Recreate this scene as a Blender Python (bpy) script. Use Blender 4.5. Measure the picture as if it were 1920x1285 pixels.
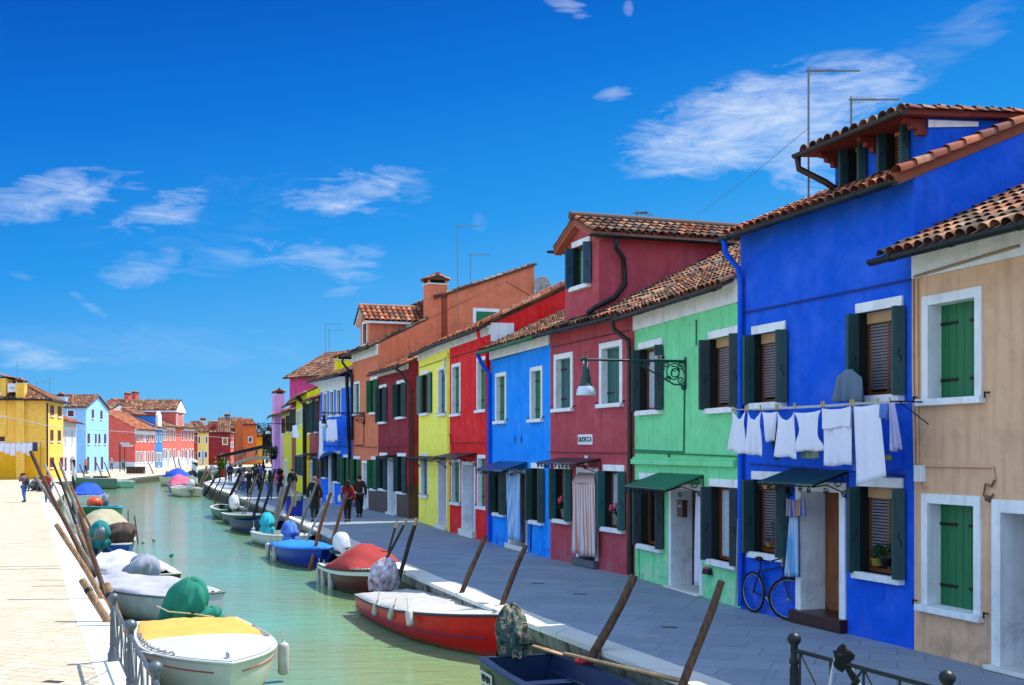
import bpy, math, random
from mathutils import Vector, Matrix
R = math.radians
random.seed(7)
for o in list(bpy.data.objects): bpy.data.objects.remove(o)
SC = bpy.context.scene
COL = SC.collection
# ------------------------------------------------------------------ camera
F = 2300.0; HC = 2.7; HY = 845.0
cd = bpy.data.cameras.new("camera"); cam = bpy.data.objects.new("camera", cd); COL.objects.link(cam)
cam.location = (0, 0, HC); cam.rotation_euler = (R(90), 0, 0)
cd.sensor_width = 36; cd.lens = F/1920*36; cd.shift_y = (HY-642.5)/1920
cd.clip_start = .1; cd.clip_end = 6000
SC.camera = cam
# ------------------------------------------------------------------ sun, sky, exposure
SUN_AZ = (0.84, 0.54); SUN_EL = 58; SKYK = 3.05; SKY_FILL = (2.7, 3.9, 5.6, 1)
sl = bpy.data.lights.new("sun", 'SUN'); so = bpy.data.objects.new("sun", sl); COL.objects.link(so)
sl.energy = 3.5; sl.angle = R(.5); sl.color = (1, .95, .86)
_h = Vector((SUN_AZ[0], SUN_AZ[1], 0)).normalized()*math.cos(R(SUN_EL)); _h.z = math.sin(R(SUN_EL))
so.rotation_euler = _h.to_track_quat('Z', 'Y').to_euler(); so.location = (30, 20, 60)
SC.view_settings.view_transform = 'Standard'; SC.view_settings.look = 'None'
SC.view_settings.exposure = 1.15; SC.view_settings.gamma = 1
w = bpy.data.worlds.new("World"); SC.world = w; w.use_nodes = True
def build_world():
    nt = w.node_tree; N = nt.nodes; L = nt.links; N.clear()
    def nd(t, **k):
        n = N.new(t)
        for a, b in k.items(): setattr(n, a, b)
        return n
    def M(op, a, b=None, c=None, clamp=False):
        n = nd('ShaderNodeMath', operation=op); n.use_clamp = clamp
        for i, x in enumerate((a, b, c)):
            if x is None: continue
            if isinstance(x, (int, float)): n.inputs[i].default_value = x
            else: L.new(x, n.inputs[i])
        return n.outputs[0]
    out = nd('ShaderNodeOutputWorld'); bg = nd('ShaderNodeBackground'); L.new(bg.outputs[0], out.inputs[0])
    sky = nd('ShaderNodeTexSky', sky_type='NISHITA'); sky.sun_disc = False
    sky.sun_elevation = R(SUN_EL); sky.sun_rotation = math.atan2(SUN_AZ[0], SUN_AZ[1])
    sky.air_density = 1.0; sky.dust_density = .35; sky.ozone_density = 3.0
    hs = nd('ShaderNodeHueSaturation'); hs.inputs['Saturation'].default_value = 1.38; hs.inputs['Value'].default_value = 1.0
    L.new(sky.outputs[0], hs.inputs['Color'])
    tc = nd('ShaderNodeTexCoord'); sp = nd('ShaderNodeSeparateXYZ'); L.new(tc.outputs['Generated'], sp.inputs[0])
    az = M('ARCTAN2', sp.outputs[0], sp.outputs[1]); el = M('ARCSINE', sp.outputs[2])
    # wispy cirrus, placed by azimuth / elevation (radians)
    def noise(rot, sx, sy, scale, det, rough, dist, off=0):
        cb = nd('ShaderNodeCombineXYZ'); L.new(az, cb.inputs[0]); L.new(el, cb.inputs[1]); cb.inputs[2].default_value = off
        mp = nd('ShaderNodeMapping'); mp.inputs['Rotation'].default_value = (0, 0, rot); mp.inputs['Scale'].default_value = (sx, sy, 1)
        L.new(cb.outputs[0], mp.inputs[0])
        n = nd('ShaderNodeTexNoise'); n.inputs['Scale'].default_value = scale; n.inputs['Detail'].default_value = det
        n.inputs['Roughness'].default_value = rough; n.inputs['Distortion'].default_value = dist
        L.new(mp.outputs[0], n.inputs['Vector']); return n.outputs[0]
    nA = noise(R(-38), 1, 3.2, 16, 8, .62, .6); nB = noise(R(62), 1, 3.6, 22, 9, .66, 1.1, 3); nC = noise(0, 1, 1.3, 9, 5, .55, .8, 7)
    fib = M('ADD', M('MULTIPLY', nA, .38), M('ADD', M('MULTIPLY', nB, .42), M('MULTIPLY', nC, .2)))
    tot = None
    def px(x, y):
        a = math.atan2(x-960, F); d = math.hypot(x-960, F); return a, math.atan2(HY-y, d)
    for (x, y, rx, ry, rot, st, thr) in (
        (1430, 225, 300, 95, 12, .95, .32), (1570, 180, 180, 62, 12, .95, .34), (1490, 300, 150, 70, -20, .85, .38),
        (650, 365, 170, 52, 12, .95, .40), (770, 350, 70, 40, -20, .35, .42), (300, 400, 120, 44, 20, .85, .40), (130, 362, 170, 52, 12, .9, .41), (40, 390, 100, 44, 0, .7, .41),
        (590, 488, 160, 40, -12, .6, .41), (265, 500, 110, 42, 14, .5, .43), (430, 490, 120, 40, 6, .3, .42), (50, 520, 50, 24, -10, .55, .42), (690, 468, 50, 22, 0, .45, .44),
        (1150, 178, 45, 18, 12, .6, .4), (1060, 12, 62, 20, -18, .75, .4), (1178, 14, 14, 20, 0, .6, .4), (35, 665, 150, 30, -6, .62, .38),
        (640, 548, 50, 14, 14, .4, .42), (170, 575, 50, 12, -35, .35, .42), (1760, 90, 240, 60, 28, .22, .4), (250, 650, 400, 50, 0, .12, .36),
        (900, 415, 24, 22, 0, .22, .4), (480, 400, 500, 120, 8, .1, .46)):
        a0, e0 = px(x, y); k = 1/F; rx *= k; ry *= k; c, s = math.cos(R(rot)), math.sin(R(rot))
        da = M('SUBTRACT', az, a0); de = M('SUBTRACT', el, e0)
        p = M('DIVIDE', M('ADD', M('MULTIPLY', da, c), M('MULTIPLY', de, s)), rx)
        q = M('DIVIDE', M('SUBTRACT', M('MULTIPLY', de, c), M('MULTIPLY', da, s)), ry)
        m = M('SUBTRACT', 1, M('ADD', M('MULTIPLY', p, p), M('MULTIPLY', q, q)), clamp=True)
        m = M('POWER', m, .75)
        f = M('MULTIPLY', M('SUBTRACT', fib, M('ADD', M('MULTIPLY', M('SUBTRACT', 1, m), .22), thr)), 2.5, clamp=True)
        v = M('MULTIPLY', M('MULTIPLY', f, M('MINIMUM', M('MULTIPLY', m, 2.2), 1)), st)
        tot = v if tot is None else M('MAXIMUM', tot, v)
    # clear sky colour: pale at the horizon, deep cobalt overhead, lighter towards the sun side
    gr = nd('ShaderNodeValToRGB'); L.new(M('ADD', M('MULTIPLY', el, 1/1.57), M('MULTIPLY', M('MINIMUM', M('MAXIMUM', az, -.6), .6), -.1)), gr.inputs[0]); e = gr.color_ramp.elements
    while len(e) < 6: e.new(.5)
    for i, (p, c) in enumerate(((0, (.23, .58, .93)), (.05, (.11, .47, .90)), (.12, (.014, .30, .82)), (.19, (.0, .17, .68)), (.27, (.0, .065, .46)), (1, (.0, .06, .36)))):
        e[i].position = p; e[i].color = (*c, 1)
    sc = nd('ShaderNodeMixRGB', blend_type='MULTIPLY'); sc.inputs[0].default_value = 1; L.new(gr.outputs[0], sc.inputs[1]); sc.inputs[2].default_value = (SKYK, SKYK, SKYK, 1)
    bl = nd('ShaderNodeMixRGB'); bl.inputs[0].default_value = .98; L.new(hs.outputs[0], bl.inputs[1]); L.new(sc.outputs[0], bl.inputs[2])
    # brighter unseen sky, added to the sides and behind to lift the shade
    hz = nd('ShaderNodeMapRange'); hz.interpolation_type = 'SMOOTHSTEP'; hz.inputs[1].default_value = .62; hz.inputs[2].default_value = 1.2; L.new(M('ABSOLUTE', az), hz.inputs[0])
    hm = nd('ShaderNodeMixRGB'); L.new(M('MULTIPLY', hz.outputs[0], .85), hm.inputs[0]); L.new(bl.outputs[0], hm.inputs[1]); hm.inputs[2].default_value = SKY_FILL
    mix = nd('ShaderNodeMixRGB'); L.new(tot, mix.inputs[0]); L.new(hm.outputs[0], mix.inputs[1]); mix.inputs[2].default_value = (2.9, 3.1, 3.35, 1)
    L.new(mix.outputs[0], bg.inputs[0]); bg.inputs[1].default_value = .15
build_world()
# ------------------------------------------------------------------ materials
def lin(h):
    h = h.lstrip('#'); r = []
    for i in (0, 2, 4):
        c = int(h[i:i+2], 16)/255; r.append(c/12.92 if c <= .04045 else ((c+.055)/1.055)**2.4)
    return (*r, 1)
MC = {}
def mat(key, hexc='#888888', rough=.6, metal=0, var=.12, scale=6, bump=.0, bscale=60, spec=.4, kind='noise', hex2=None, coat=0, stretch=(1, 1, 1), trans=0):
    if key in MC: return MC[key]
    m = bpy.data.materials.new(key); m.use_nodes = True; nt = m.node_tree; N = nt.nodes; L = nt.links
    b = N['Principled BSDF']; b.inputs['Roughness'].default_value = rough; b.inputs['Metallic'].default_value = metal
    b.inputs['Specular IOR Level'].default_value = spec; b.inputs['Coat Weight'].default_value = coat
    tc = N.new('ShaderNodeTexCoord'); mp = N.new('ShaderNodeMapping'); L.new(tc.outputs['Object'], mp.inputs[0]); mp.inputs['Scale'].default_value = stretch
    oi = N.new('ShaderNodeObjectInfo'); ad = N.new('ShaderNodeVectorMath'); ad.operation = 'ADD'; L.new(mp.outputs[0], ad.inputs[0])
    n = N.new('ShaderNodeTexNoise'); n.inputs['Scale'].default_value = scale; n.inputs['Detail'].default_value = 6; n.inputs['Roughness'].default_value = .6
    L.new(mp.outputs[0], n.inputs['Vector'])
    c = lin(hexc); c2 = lin(hex2) if hex2 else tuple(max(0, x*(1-var*2)) for x in c[:3])+(1,)
    r = N.new('ShaderNodeValToRGB'); r.color_ramp.elements[0].position = .3; r.color_ramp.elements[1].position = .68
    r.color_ramp.elements[0].color = c2; r.color_ramp.elements[1].color = c
    L.new(n.outputs[0], r.inputs[0]); L.new(r.outputs[0], b.inputs['Base Color'])
    if bump:
        n2 = N.new('ShaderNodeTexNoise'); n2.inputs['Scale'].default_value = bscale; n2.inputs['Detail'].default_value = 5; L.new(mp.outputs[0], n2.inputs['Vector'])
        bp = N.new('ShaderNodeBump'); bp.inputs['Strength'].default_value = bump; bp.inputs['Distance'].default_value = .02
        L.new(n2.outputs[0], bp.inputs['Height']); L.new(bp.outputs[0], b.inputs['Normal'])
    MC[key] = m; return m
def plaster(key, hexc, foot='#8a9a90', footamt=.35, streak=.10, fade=None):
    """painted lime plaster: mottled paint, rain streaks, salt patches near the ground (local z=0)"""
    if key in MC: return MC[key]
    m = bpy.data.materials.new(key); m.use_nodes = True; nt = m.node_tree; N = nt.nodes; L = nt.links
    b = N['Principled BSDF']; b.inputs['Roughness'].default_value = .85; b.inputs['Specular IOR Level'].default_value = .2
    tc = N.new('ShaderNodeTexCoord'); c = lin(hexc)
    def nz(scale, det, st=(1, 1, 1), rough=.6, dist=0):
        mp = N.new('ShaderNodeMapping'); mp.inputs['Scale'].default_value = st; L.new(tc.outputs['Object'], mp.inputs[0])
        n = N.new('ShaderNodeTexNoise'); n.inputs['Scale'].default_value = scale; n.inputs['Detail'].default_value = det; n.inputs['Roughness'].default_value = rough
        n.inputs['Distortion'].default_value = dist; L.new(mp.outputs[0], n.inputs['Vector']); return n.outputs[0]
    def ramp(src, p0, p1):
        r = N.new('ShaderNodeMapRange'); r.inputs[1].default_value = p0; r.inputs[2].default_value = p1; L.new(src, r.inputs[0]); return r.outputs[0]
    def mul(a, k):
        x = N.new('ShaderNodeMath'); x.operation = 'MULTIPLY'; L.new(a, x.inputs[0])
        if isinstance(k, float): x.inputs[1].default_value = k
        else: L.new(k, x.inputs[1])
        return x.outputs[0]
    def mixc(f, a, colr):
        x = N.new('ShaderNodeMixRGB'); L.new(f, x.inputs[0])
        if isinstance(a, tuple): x.inputs[1].default_value = a
        else: L.new(a, x.inputs[1])
        x.inputs[2].default_value = colr; return x.outputs[0]
    dark = tuple(v*.58 for v in c[:3])+(1,); light = tuple(min(.9, v*1.12+.05) for v in c[:3])+(1,)
    s = mixc(mul(ramp(nz(1.6, 6, dist=.5), .42, .72), .55), c, light)
    s = mixc(mul(ramp(nz(3.0, 7), .5, .75), .5), s, dark)
    s = mixc(mul(ramp(nz(2.2, 6, (3.5, 3.5, .22)), .48, .8), streak*5.5), s, dark)
    s = mixc(mul(ramp(nz(26, 4), .6, .75), .22), s, dark)
    # stains creeping up from the paving
    sp = N.new('ShaderNodeSeparateXYZ'); L.new(tc.outputs['Object'], sp.inputs[0])
    g = N.new('ShaderNodeMapRange'); g.inputs[1].default_value = 1.5; g.inputs[2].default_value = .0; L.new(sp.outputs[2], g.inputs[0])
    pt = ramp(nz(2.4, 8, rough=.7, dist=.4), .50, .62)
    s = mixc(mul(mul(g.outputs[0], pt), footamt), s, lin(foot))
    L.new(s, b.inputs['Base Color'])
    bp = N.new('ShaderNodeBump'); bp.inputs['Strength'].default_value = .35; bp.inputs['Distance'].default_value = .012
    L.new(nz(34, 6, rough=.65), bp.inputs['Height'])
    bp2 = N.new('ShaderNodeBump'); bp2.inputs['Strength'].default_value = .3; bp2.inputs['Distance'].default_value = .06
    L.new(nz(1.8, 3), bp2.inputs['Height']); L.new(bp.outputs[0], bp2.inputs['Normal']); L.new(bp2.outputs[0], b.inputs['Normal'])
    MC[key] = m; return m
def tilemat(key, cols):
    if key in MC: return MC[key]
    m = bpy.data.materials.new(key); m.use_nodes = True; nt = m.node_tree; N = nt.nodes; L = nt.links
    b = N['Principled BSDF']; b.inputs['Roughness'].default_value = .9; b.inputs['Specular IOR Level'].default_value = .15
    g = N.new('ShaderNodeNewGeometry'); r = N.new('ShaderNodeValToRGB'); r.color_ramp.interpolation = 'CONSTANT'
    e = r.color_ramp.elements
    while len(e) < len(cols): e.new(.5)
    for i, (p, h) in enumerate(cols): e[i].position = p; e[i].color = lin(h)
    L.new(g.outputs['Random Per Island'], r.inputs[0])
    tc = N.new('ShaderNodeTexCoord')
    n = N.new('ShaderNodeTexNoise'); n.inputs['Scale'].default_value = 14; n.inputs['Detail'].default_value = 6; L.new(tc.outputs['Object'], n.inputs['Vector'])
    n3 = N.new('ShaderNodeTexNoise'); n3.inputs['Scale'].default_value = 1.1; n3.inputs['Detail'].default_value = 4; L.new(tc.outputs['Object'], n3.inputs['Vector'])
    ad = N.new('ShaderNodeMath'); ad.operation = 'ADD'; L.new(n.outputs[0], ad.inputs[0]); L.new(n3.outputs[0], ad.inputs[1])
    mr = N.new('ShaderNodeMapRange'); mr.inputs[1].default_value = .98; mr.inputs[2].default_value = 1.3; mr.inputs[4].default_value = .75; L.new(ad.outputs[0], mr.inputs[0])
    mx = N.new('ShaderNodeMixRGB'); L.new(mr.outputs[0], mx.inputs[0]); L.new(r.outputs[0], mx.inputs[1]); mx.inputs[2].default_value = lin('#5a4c44')
    L.new(mx.outputs[0], b.inputs['Base Color'])
    MC[key] = m; return m
T_OLD = tilemat('roof_tiles_old', [(0, '#5c463c'), (.15, '#84543f'), (.3, '#6e5c50'), (.42, '#a06848'), (.56, '#8e7e6c'), (.64, '#7a4634'), (.78, '#ac8060'), (.86, '#4c3a32')])
T_NEW = tilemat('roof_tiles_orange', [(0, '#96543a'), (.2, '#ae6848'), (.45, '#84442f'), (.6, '#bc7c58'), (.75, '#74463a'), (.9, '#a47258')])
T_UND = mat('tile_channels', '#5c3d30', .95, var=.3, scale=9)
M_WHITE = plaster('white_trim', '#dcdde0', '#8a8478', .5, .10)
M_STONE = mat('istrian_stone', '#d8d6cf', .7, var=.10, scale=5, bump=.2, bscale=30)
M_DGREEN = mat('dark_green_paint', '#123f3a', .45, var=.2, scale=5, stretch=(6, 6, .6))
M_BGREEN = mat('bottle_green_paint', '#1c4446', .5, var=.2, scale=5, stretch=(6, 6, .6))
M_MGREEN = mat('bright_green_paint', '#0c6b3c', .5, var=.16, scale=4, stretch=(8, 8, .4), bump=.1)
M_TEAL = mat('teal_green_paint', '#1f5c58', .5, var=.16, scale=4, stretch=(8, 8, .4))
M_BLACK = mat('black_iron', '#15191a', .5, .4, var=.2)
M_GUT = mat('dark_gutter_metal', '#22292c', .45, .5, var=.2)
M_GUTB = mat('brown_gutter_metal', '#3d302c', .5, .4, var=.2)
M_WOOD = mat('varnished_wood', '#7a4320', .4, var=.25, scale=3, stretch=(6, 6, .5))
M_DWOOD = mat('dark_wood', '#4a2614', .45, var=.3, scale=3, stretch=(8, 8, .4))
M_BLIND = mat('blind_slats', '#8a8088', .5, var=.1)
M_GLASS = mat('window_glass', '#0e1416', .08, spec=.8, var=.1)
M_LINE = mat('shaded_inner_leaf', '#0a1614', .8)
M_DARK = mat('dark_interior', '#0a0b0c', .9, var=.1)
M_LACE = mat('lace_curtain', '#aeb6c4', .9, var=.12, scale=12)
M_DOORW = mat('white_door_paint', '#a9aec0', .5, var=.06, scale=2)
M_CLOTH = mat('white_cotton', '#d6d6e6', .9, var=.04, scale=3, bump=.2, bscale=14)
M_STEEL = mat('steel', '#9aa0a4', .3, .9, var=.1)
M_GRAY = mat('grey_plastic', '#6d7074', .5)
M_SKIN = mat('skin', '#c08a6a', .6, var=.05)
# ------------------------------------------------------------------ mesh builder
class MB:
    def __init__(s): s.v = []; s.f = []; s.m = []; s.s = []; s.cm = 0; s.sm = False
    def face(s, pts):
        i = len(s.v); s.v += [tuple(p) for p in pts]; s.f.append(tuple(range(i, i+len(pts)))); s.m.append(s.cm); s.s.append(s.sm)
    def add(s, vs, fs, smooth=None):
        i = len(s.v); s.v += [tuple(p) for p in vs]
        for f in fs: s.f.append(tuple(i+k for k in f)); s.m.append(s.cm); s.s.append(s.sm if smooth is None else smooth)
    def box(s, x0, x1, y0, y1, z0, z1):
        s.add([(x0, y0, z0), (x1, y0, z0), (x1, y1, z0), (x0, y1, z0), (x0, y0, z1), (x1, y0, z1), (x1, y1, z1), (x0, y1, z1)],
              [(0, 3, 2, 1), (4, 5, 6, 7), (0, 1, 5, 4), (1, 2, 6, 5), (2, 3, 7, 6), (3, 0, 4, 7)], False); return s
    def obox(s, p, q, t, z0, z1, off=0):
        """upright slab from p to q (xy), thickness t"""
        d = Vector((q[0]-p[0], q[1]-p[1])); d.normalize(); n = Vector((-d.y, d.x))*t/2; o = Vector((-d.y, d.x))*off
        c = [Vector(p)+o-n, Vector(q)+o-n, Vector(q)+o+n, Vector(p)+o+n]
        s.add([(a.x, a.y, z0) for a in c]+[(a.x, a.y, z1) for a in c], [(0, 3, 2, 1), (4, 5, 6, 7), (0, 1, 5, 4), (1, 2, 6, 5), (2, 3, 7, 6), (3, 0, 4, 7)], False); return s
    def prism(s, pts, d):
        """pts: 3D polygon, extruded by vector d"""
        n = len(pts); d = Vector(d); a = [Vector(p) for p in pts]
        s.add(a+[p+d for p in a], [tuple(range(n))[::-1], tuple(range(n, 2*n))]+[(i, (i+1) % n, n+(i+1) % n, n+i) for i in range(n)], False); return s
    def path(s, pts, r, n=6, cap=True):
        P = [Vector(p) for p in pts]; rs = r if isinstance(r, (list, tuple)) else [r]*len(P)
        rings = []; up = None
        for i, p in enumerate(P):
            t = (P[min(i+1, len(P)-1)]-P[max(i-1, 0)]); 
            if t.length < 1e-9: t = Vector((0, 0, 1))
            t.normalize()
            if up is None: up = Vector((0, 0, 1)) if abs(t.z) < .9 else Vector((1, 0, 0))
            a = t.cross(up)
            if a.length < 1e-4: a = t.cross(Vector((1, 0, 0)))
            a.normalize(); b = a.cross(t); up = b
            rings.append([p+(a*math.cos(2*math.pi*k/n)+b*math.sin(2*math.pi*k/n))*rs[i] for k in range(n)])
        vs = [q for g in rings for q in g]; fs = []
        for i in range(len(P)-1):
            for k in range(n): k2 = (k+1) % n; fs.append((i*n+k, i*n+k2, (i+1)*n+k2, (i+1)*n+k))
        s.add(vs, fs, True)
        if cap:
            s.add(rings[0], [tuple(range(n))], False); s.add(rings[-1], [tuple(range(n))[::-1]], False)
        return s
    def tube(s, p, q, r0, r1=None, n=8): return s.path([p, q], [r0, r0 if r1 is None else r1], n)
    def lathe(s, prof, c=(0, 0, 0), n=12):
        c = Vector(c); vs = []; fs = []
        for r, z in prof:
            for k in range(n): a = 2*math.pi*k/n; vs.append(c+Vector((r*math.cos(a), r*math.sin(a), z)))
        for i in range(len(prof)-1):
            for k in range(n): k2 = (k+1) % n; fs.append((i*n+k, i*n+k2, (i+1)*n+k2, (i+1)*n+k))
        s.add(vs, fs, True); return s
    def blob(s, c, r, seed=0, amp=.0, n=12, m=8, squash=None):
        c = Vector(c); rr = (r, r, r) if isinstance(r, (int, float)) else r; rnd = random.Random(seed); ph = [rnd.uniform(0, 6.28) for _ in range(6)]
        vs = []; fs = []
        for i in range(m+1):
            th = math.pi*i/m
            for k in range(n):
                a = 2*math.pi*k/n; x, y, z = math.sin(th)*math.cos(a), math.sin(th)*math.sin(a), math.cos(th)
                d = 1+amp*(math.sin(4*x+ph[0]+3*y)+math.sin(5*y+ph[1]+4*z)+math.sin(6*z+ph[2]+5*x)+.7*math.sin(11*x+9*z+ph[3]))/2
                vs.append(c+Vector((x*rr[0]*d, y*rr[1]*d, z*rr[2]*d)))
        for i in range(m):
            for k in range(n): k2 = (k+1) % n; fs.append((i*n+k, (i+1)*n+k, (i+1)*n+k2, i*n+k2))
        s.add(vs, fs, True); return s
    def grid(s, fn, nu, nv, smooth=True):
        vs = [fn(i/nu, j/nv) for j in range(nv+1) for i in range(nu+1)]
        s.add(vs, [(j*(nu+1)+i, j*(nu+1)+i+1, (j+1)*(nu+1)+i+1, (j+1)*(nu+1)+i) for j in range(nv) for i in range(nu)], smooth); return s
    def build(s, name, mats, parent=None, bevel=0, solid=0):
        me = bpy.data.meshes.new(name); me.from_pydata(s.v, [], s.f)
        for m in (mats if isinstance(mats, (list, tuple)) else [mats]): me.materials.append(m)
        me.polygons.foreach_set('material_index', s.m); me.polygons.foreach_set('use_smooth', s.s); me.update()
        o = bpy.data.objects.new(name, me); COL.objects.link(o)
        if parent is not None: o.parent = parent
        if solid: md = o.modifiers.new('solid', 'SOLIDIFY'); md.thickness = solid; md.offset = 0
        if bevel: md = o.modifiers.new('bevel', 'BEVEL'); md.width = bevel; md.segments = 2; md.limit_method = 'ANGLE'
        return o
def tag(o, label, cat=None, group=None, kind=None):
    o['label'] = label
    if cat: o['category'] = cat
    if group: o['group'] = group
    if kind: o['kind'] = kind
    return o
def thing(name, label, cat, loc=(0, 0, 0), rz=0, group=None):
    o = bpy.data.objects.new(name, None); COL.objects.link(o); o.location = loc; o.rotation_euler = (0, 0, rz); o.empty_display_size = .2
    return tag(o, label, cat, group)
def copy_tree(o, parent=None):
    c = o.copy(); COL.objects.link(c); c.parent = parent
    for ch in list(o.children): copy_tree(ch, c)
    return c
def at(px, py, Y): return Vector(((px-960)/F*Y, Y, HC+(HY-py)/F*Y))
def ground(px, py, z=0.0):
    Y = F*(HC-z)/(py-HY); return Vector(((px-960)/F*Y, Y, z))
# ------------------------------------------------------------------ roof tiles
def tile_patch(mb, O, E, S, W, L, pitch=.2, row=.33, seg=5, seed=1, clip=None, mi=0, ui=1):
    O = Vector(O); E = Vector(E).normalized(); S = Vector(S).normalized(); N = E.cross(S).normalized()
    if N.z < 0: N = -N
    rnd = random.Random(seed); nc = max(1, int(W/pitch)); p = W/nc
    mb.cm = ui
    if clip is None: mb.face([O, O+E*W, O+E*W+S*L, O+S*L])
    else:
        K = 24; q = [O]
        for i in range(K): x = W*(i+.5)/K
        poly = [O+E*x+S*y for x, y in clip['poly']]; mb.face(poly)
    mb.cm = mi
    for i in range(nc):
        x = (i+.5)*p; s0, s1 = (0, L) if clip is None else clip['f'](x)
        if s1-s0 < .15: continue
        nr = max(1, int(round((s1-s0)/row))); rw = (s1-s0)/nr
        for j in range(nr):
            a = s0+j*rw-.01+rnd.uniform(-.012, .012); b = a+rw*1.18; dx = rnd.uniform(-.012, .012); h0 = .035+rnd.uniform(-.004, .006); h1 = .012
            r0 = p*.47; r1 = p*.38; vs = []
            for (t, r, h, d) in ((a, r0, h0, dx), (b, r1, h1, dx+rnd.uniform(-.008, .008))):
                for k in range(seg+1):
                    an = math.pi*k/seg; vs.append(O+E*(x+d+math.cos(an)*r)+S*t+N*(h+math.sin(an)*r*.85-.01))
            mb.add(vs, [(k, k+1, seg+2+k, seg+1+k) for k in range(seg)], True)
# ------------------------------------------------------------------ houses
def leaf(mb, p, q, z0, z1, style='panel', t=.035):
    mb.obox(p, q, t, z0, z1)
    d = Vector((q[0]-p[0], q[1]-p[1])); L = d.length; d /= L; P = Vector(p)
    if style == 'panel':
        for (a, b) in ((.06, L-.06),):
            if b-a < .03: continue
            zs = [z0+.07, z0+(z1-z0)*.52, z0+(z1-z0)*.58, z1-.07]
            for (c, e) in ((zs[0], zs[1]), (zs[2], zs[3])):
                for o in (1, -1): mb.obox(P+d*(a+.0), P+d*(b-.0), .006, c, e, off=o*(t/2+.003))
            for zc in (z0+.02, (zs[1]+zs[2])/2): pass
    elif style == 'plank':
        n = 6
        for k in range(1, n): z = z0+(z1-z0)*k/n; [mb.obox(P, P+d*L, .006, z-.012, z+.004, off=o*(t/2+.003)) for o in (1, -1)]
class House:
    def __init__(s, name, label, *AB, group=None, z=0):
        AB = [x for x in AB if not isinstance(x, str)]; A, B = AB; cat = 'house'
        s.A = Vector(A); s.B = Vector(B); d = s.B-s.A; s.W = d.length; s.U = d/s.W; s.V = Vector((-s.U.y, s.U.x)); s.z = z
        s.root = thing(name, label, cat, (s.A.x, s.A.y, z), math.atan2(s.U.y, s.U.x), group)
        s.holes = []; s.seed = int(abs(s.A.x*91+s.A.y*17)) % 9973
    def uz(s, px, py, v=0.0):
        k = (px-960)/F
        u = (k*(s.A.y+v*s.V.y)-s.A.x-v*s.V.x)/(s.U.x-k*s.U.y)
        Y = s.A.y+u*s.U.y+v*s.V.y
        return u, HC+(HY-py)/F*Y-s.z
    def local(s, P):
        d = Vector((P[0], P[1]))-s.A; return Vector((d.dot(s.U), d.dot(s.V), (P[2] if len(P) > 2 else 0)-s.z))
    def world(s, u, v, z=0): p = s.A+s.U*u+s.V*v; return Vector((p.x, p.y, z+s.z))
    # windows ------------------------------------------------
    def closed(s, xl, xr, yt, yb, mt=None, fw=.11, frame=True, half=False, depth=.2, straps=True):
        u0, zt = s.uz(xl, yt); u1, _ = s.uz(xr, yt); _, zb = s.uz(xl, yb)
        return s.closed_uz(u0, u1, zb, zt, mt, fw, frame, depth, straps)
    def closed_uz(s, u0, u1, zb, zt, mt=None, fw=.11, frame=True, depth=.2, straps=True):
        mt = mt or M_MGREEN
        if depth == .2: depth = .19 if s.A.y < 24 else .13 if s.A.y < 33 else .1
        if frame:
            f = MB(); f.box(u0, u0+fw, -.03, depth+.05, zb+.09, zt); f.box(u1-fw, u1, -.03, depth+.05, zb+.09, zt); f.box(u0+fw, u1-fw, -.028, depth+.05, zt-fw, zt)
            w = f.build('window', M_WHITE, s.root, bevel=.006)
            a, b, c, d = u0+fw, u1-fw, zb+.09, zt-fw
        else:
            f = MB(); f.box(u0-.04, u1+.04, -.03, .03, zt, zt+.12); w = f.build('window', M_WHITE, s.root, bevel=.006)
            a, b, c, d = u0, u1, zb+.09, zt
        s.holes.append((a, b, c, d, not frame))
        q = MB(); q.box(u0-.06, u1+.05, -.1, depth+.04, zb, zb+.09); q.build('sill', M_WHITE, w, bevel=.008)
        m = (a+b)/2
        for (x0, x1) in ((a, m-.004), (m+.004, b)):
            g = MB(); g.box(x0, x1, depth, depth+.04, c, d)
            n = 3
            for k in range(1, n): x = x0+(x1-x0)*k/n; g.box(x-.004, x+.004, depth-.004, depth, c+.02, d-.02)
            sh = g.build('shutter', mt, w)
            if straps:
                for zz in (c+(d-c)*.2, c+(d-c)*.8):
                    h = MB()
                    if x0 == a: h.box(x0, x0+(x1-x0)*.75, depth-.014, depth-.004, zz-.02, zz+.02)
                    else: h.box(x1-(x1-x0)*.75, x1, depth-.014, depth-.004, zz-.02, zz+.02)
                    h.build('hinge', M_BLACK, sh)
        for x in (u0-.16, u1+.08): st = MB(); st.box(x, x+.08, -.05, -.035, zb+.12, zb+.135); st.box(x+.03, x+.045, -.05, 0, zb+.115, zb+.13); st.box(x, x+.012, -.052, -.033, zb+.06, zb+.14); st.build('shutter_stay', M_BLACK, w)
        return w
    def open(s, xl, xr, yt, yb, mt=None, inner='glass', style='panel', lw=.14, wood=M_WOOD, fold=True, sill=True, lintel=True, fk=1):
        u0, zt = s.uz(xl, yt); u1, _ = s.uz(xr, yt); _, zb = s.uz(xl, yb)
        return s.open_uz(u0, u1, zb, zt, mt, inner, style, lw, wood, fold, sill, lintel, fk)
    def open_uz(s, u0, u1, zb, zt, mt=None, inner='glass', style='panel', lw=.14, wood=M_WOOD, fold=True, sill=True, lintel=True, fk=1):
        mt = mt or M_BGREEN; c = zb+.1; fk *= random.uniform(.84, 1.12)
        s.holes.append((u0, u1, c, zt, True)); f = MB()
        if lintel: f.box(u0-.05, u1+.05, -.03, .02, zt, zt+lw)
        else: f.box(u0, u1, .1, .12, zt-.03, zt)
        w = f.build('window', M_WHITE, s.root, bevel=.006)
        if sill: q = MB(); q.box(u0-.07, u1+.07, -.11, .2, zb, c); q.build('sill', M_WHITE, w, bevel=.008)
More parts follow.
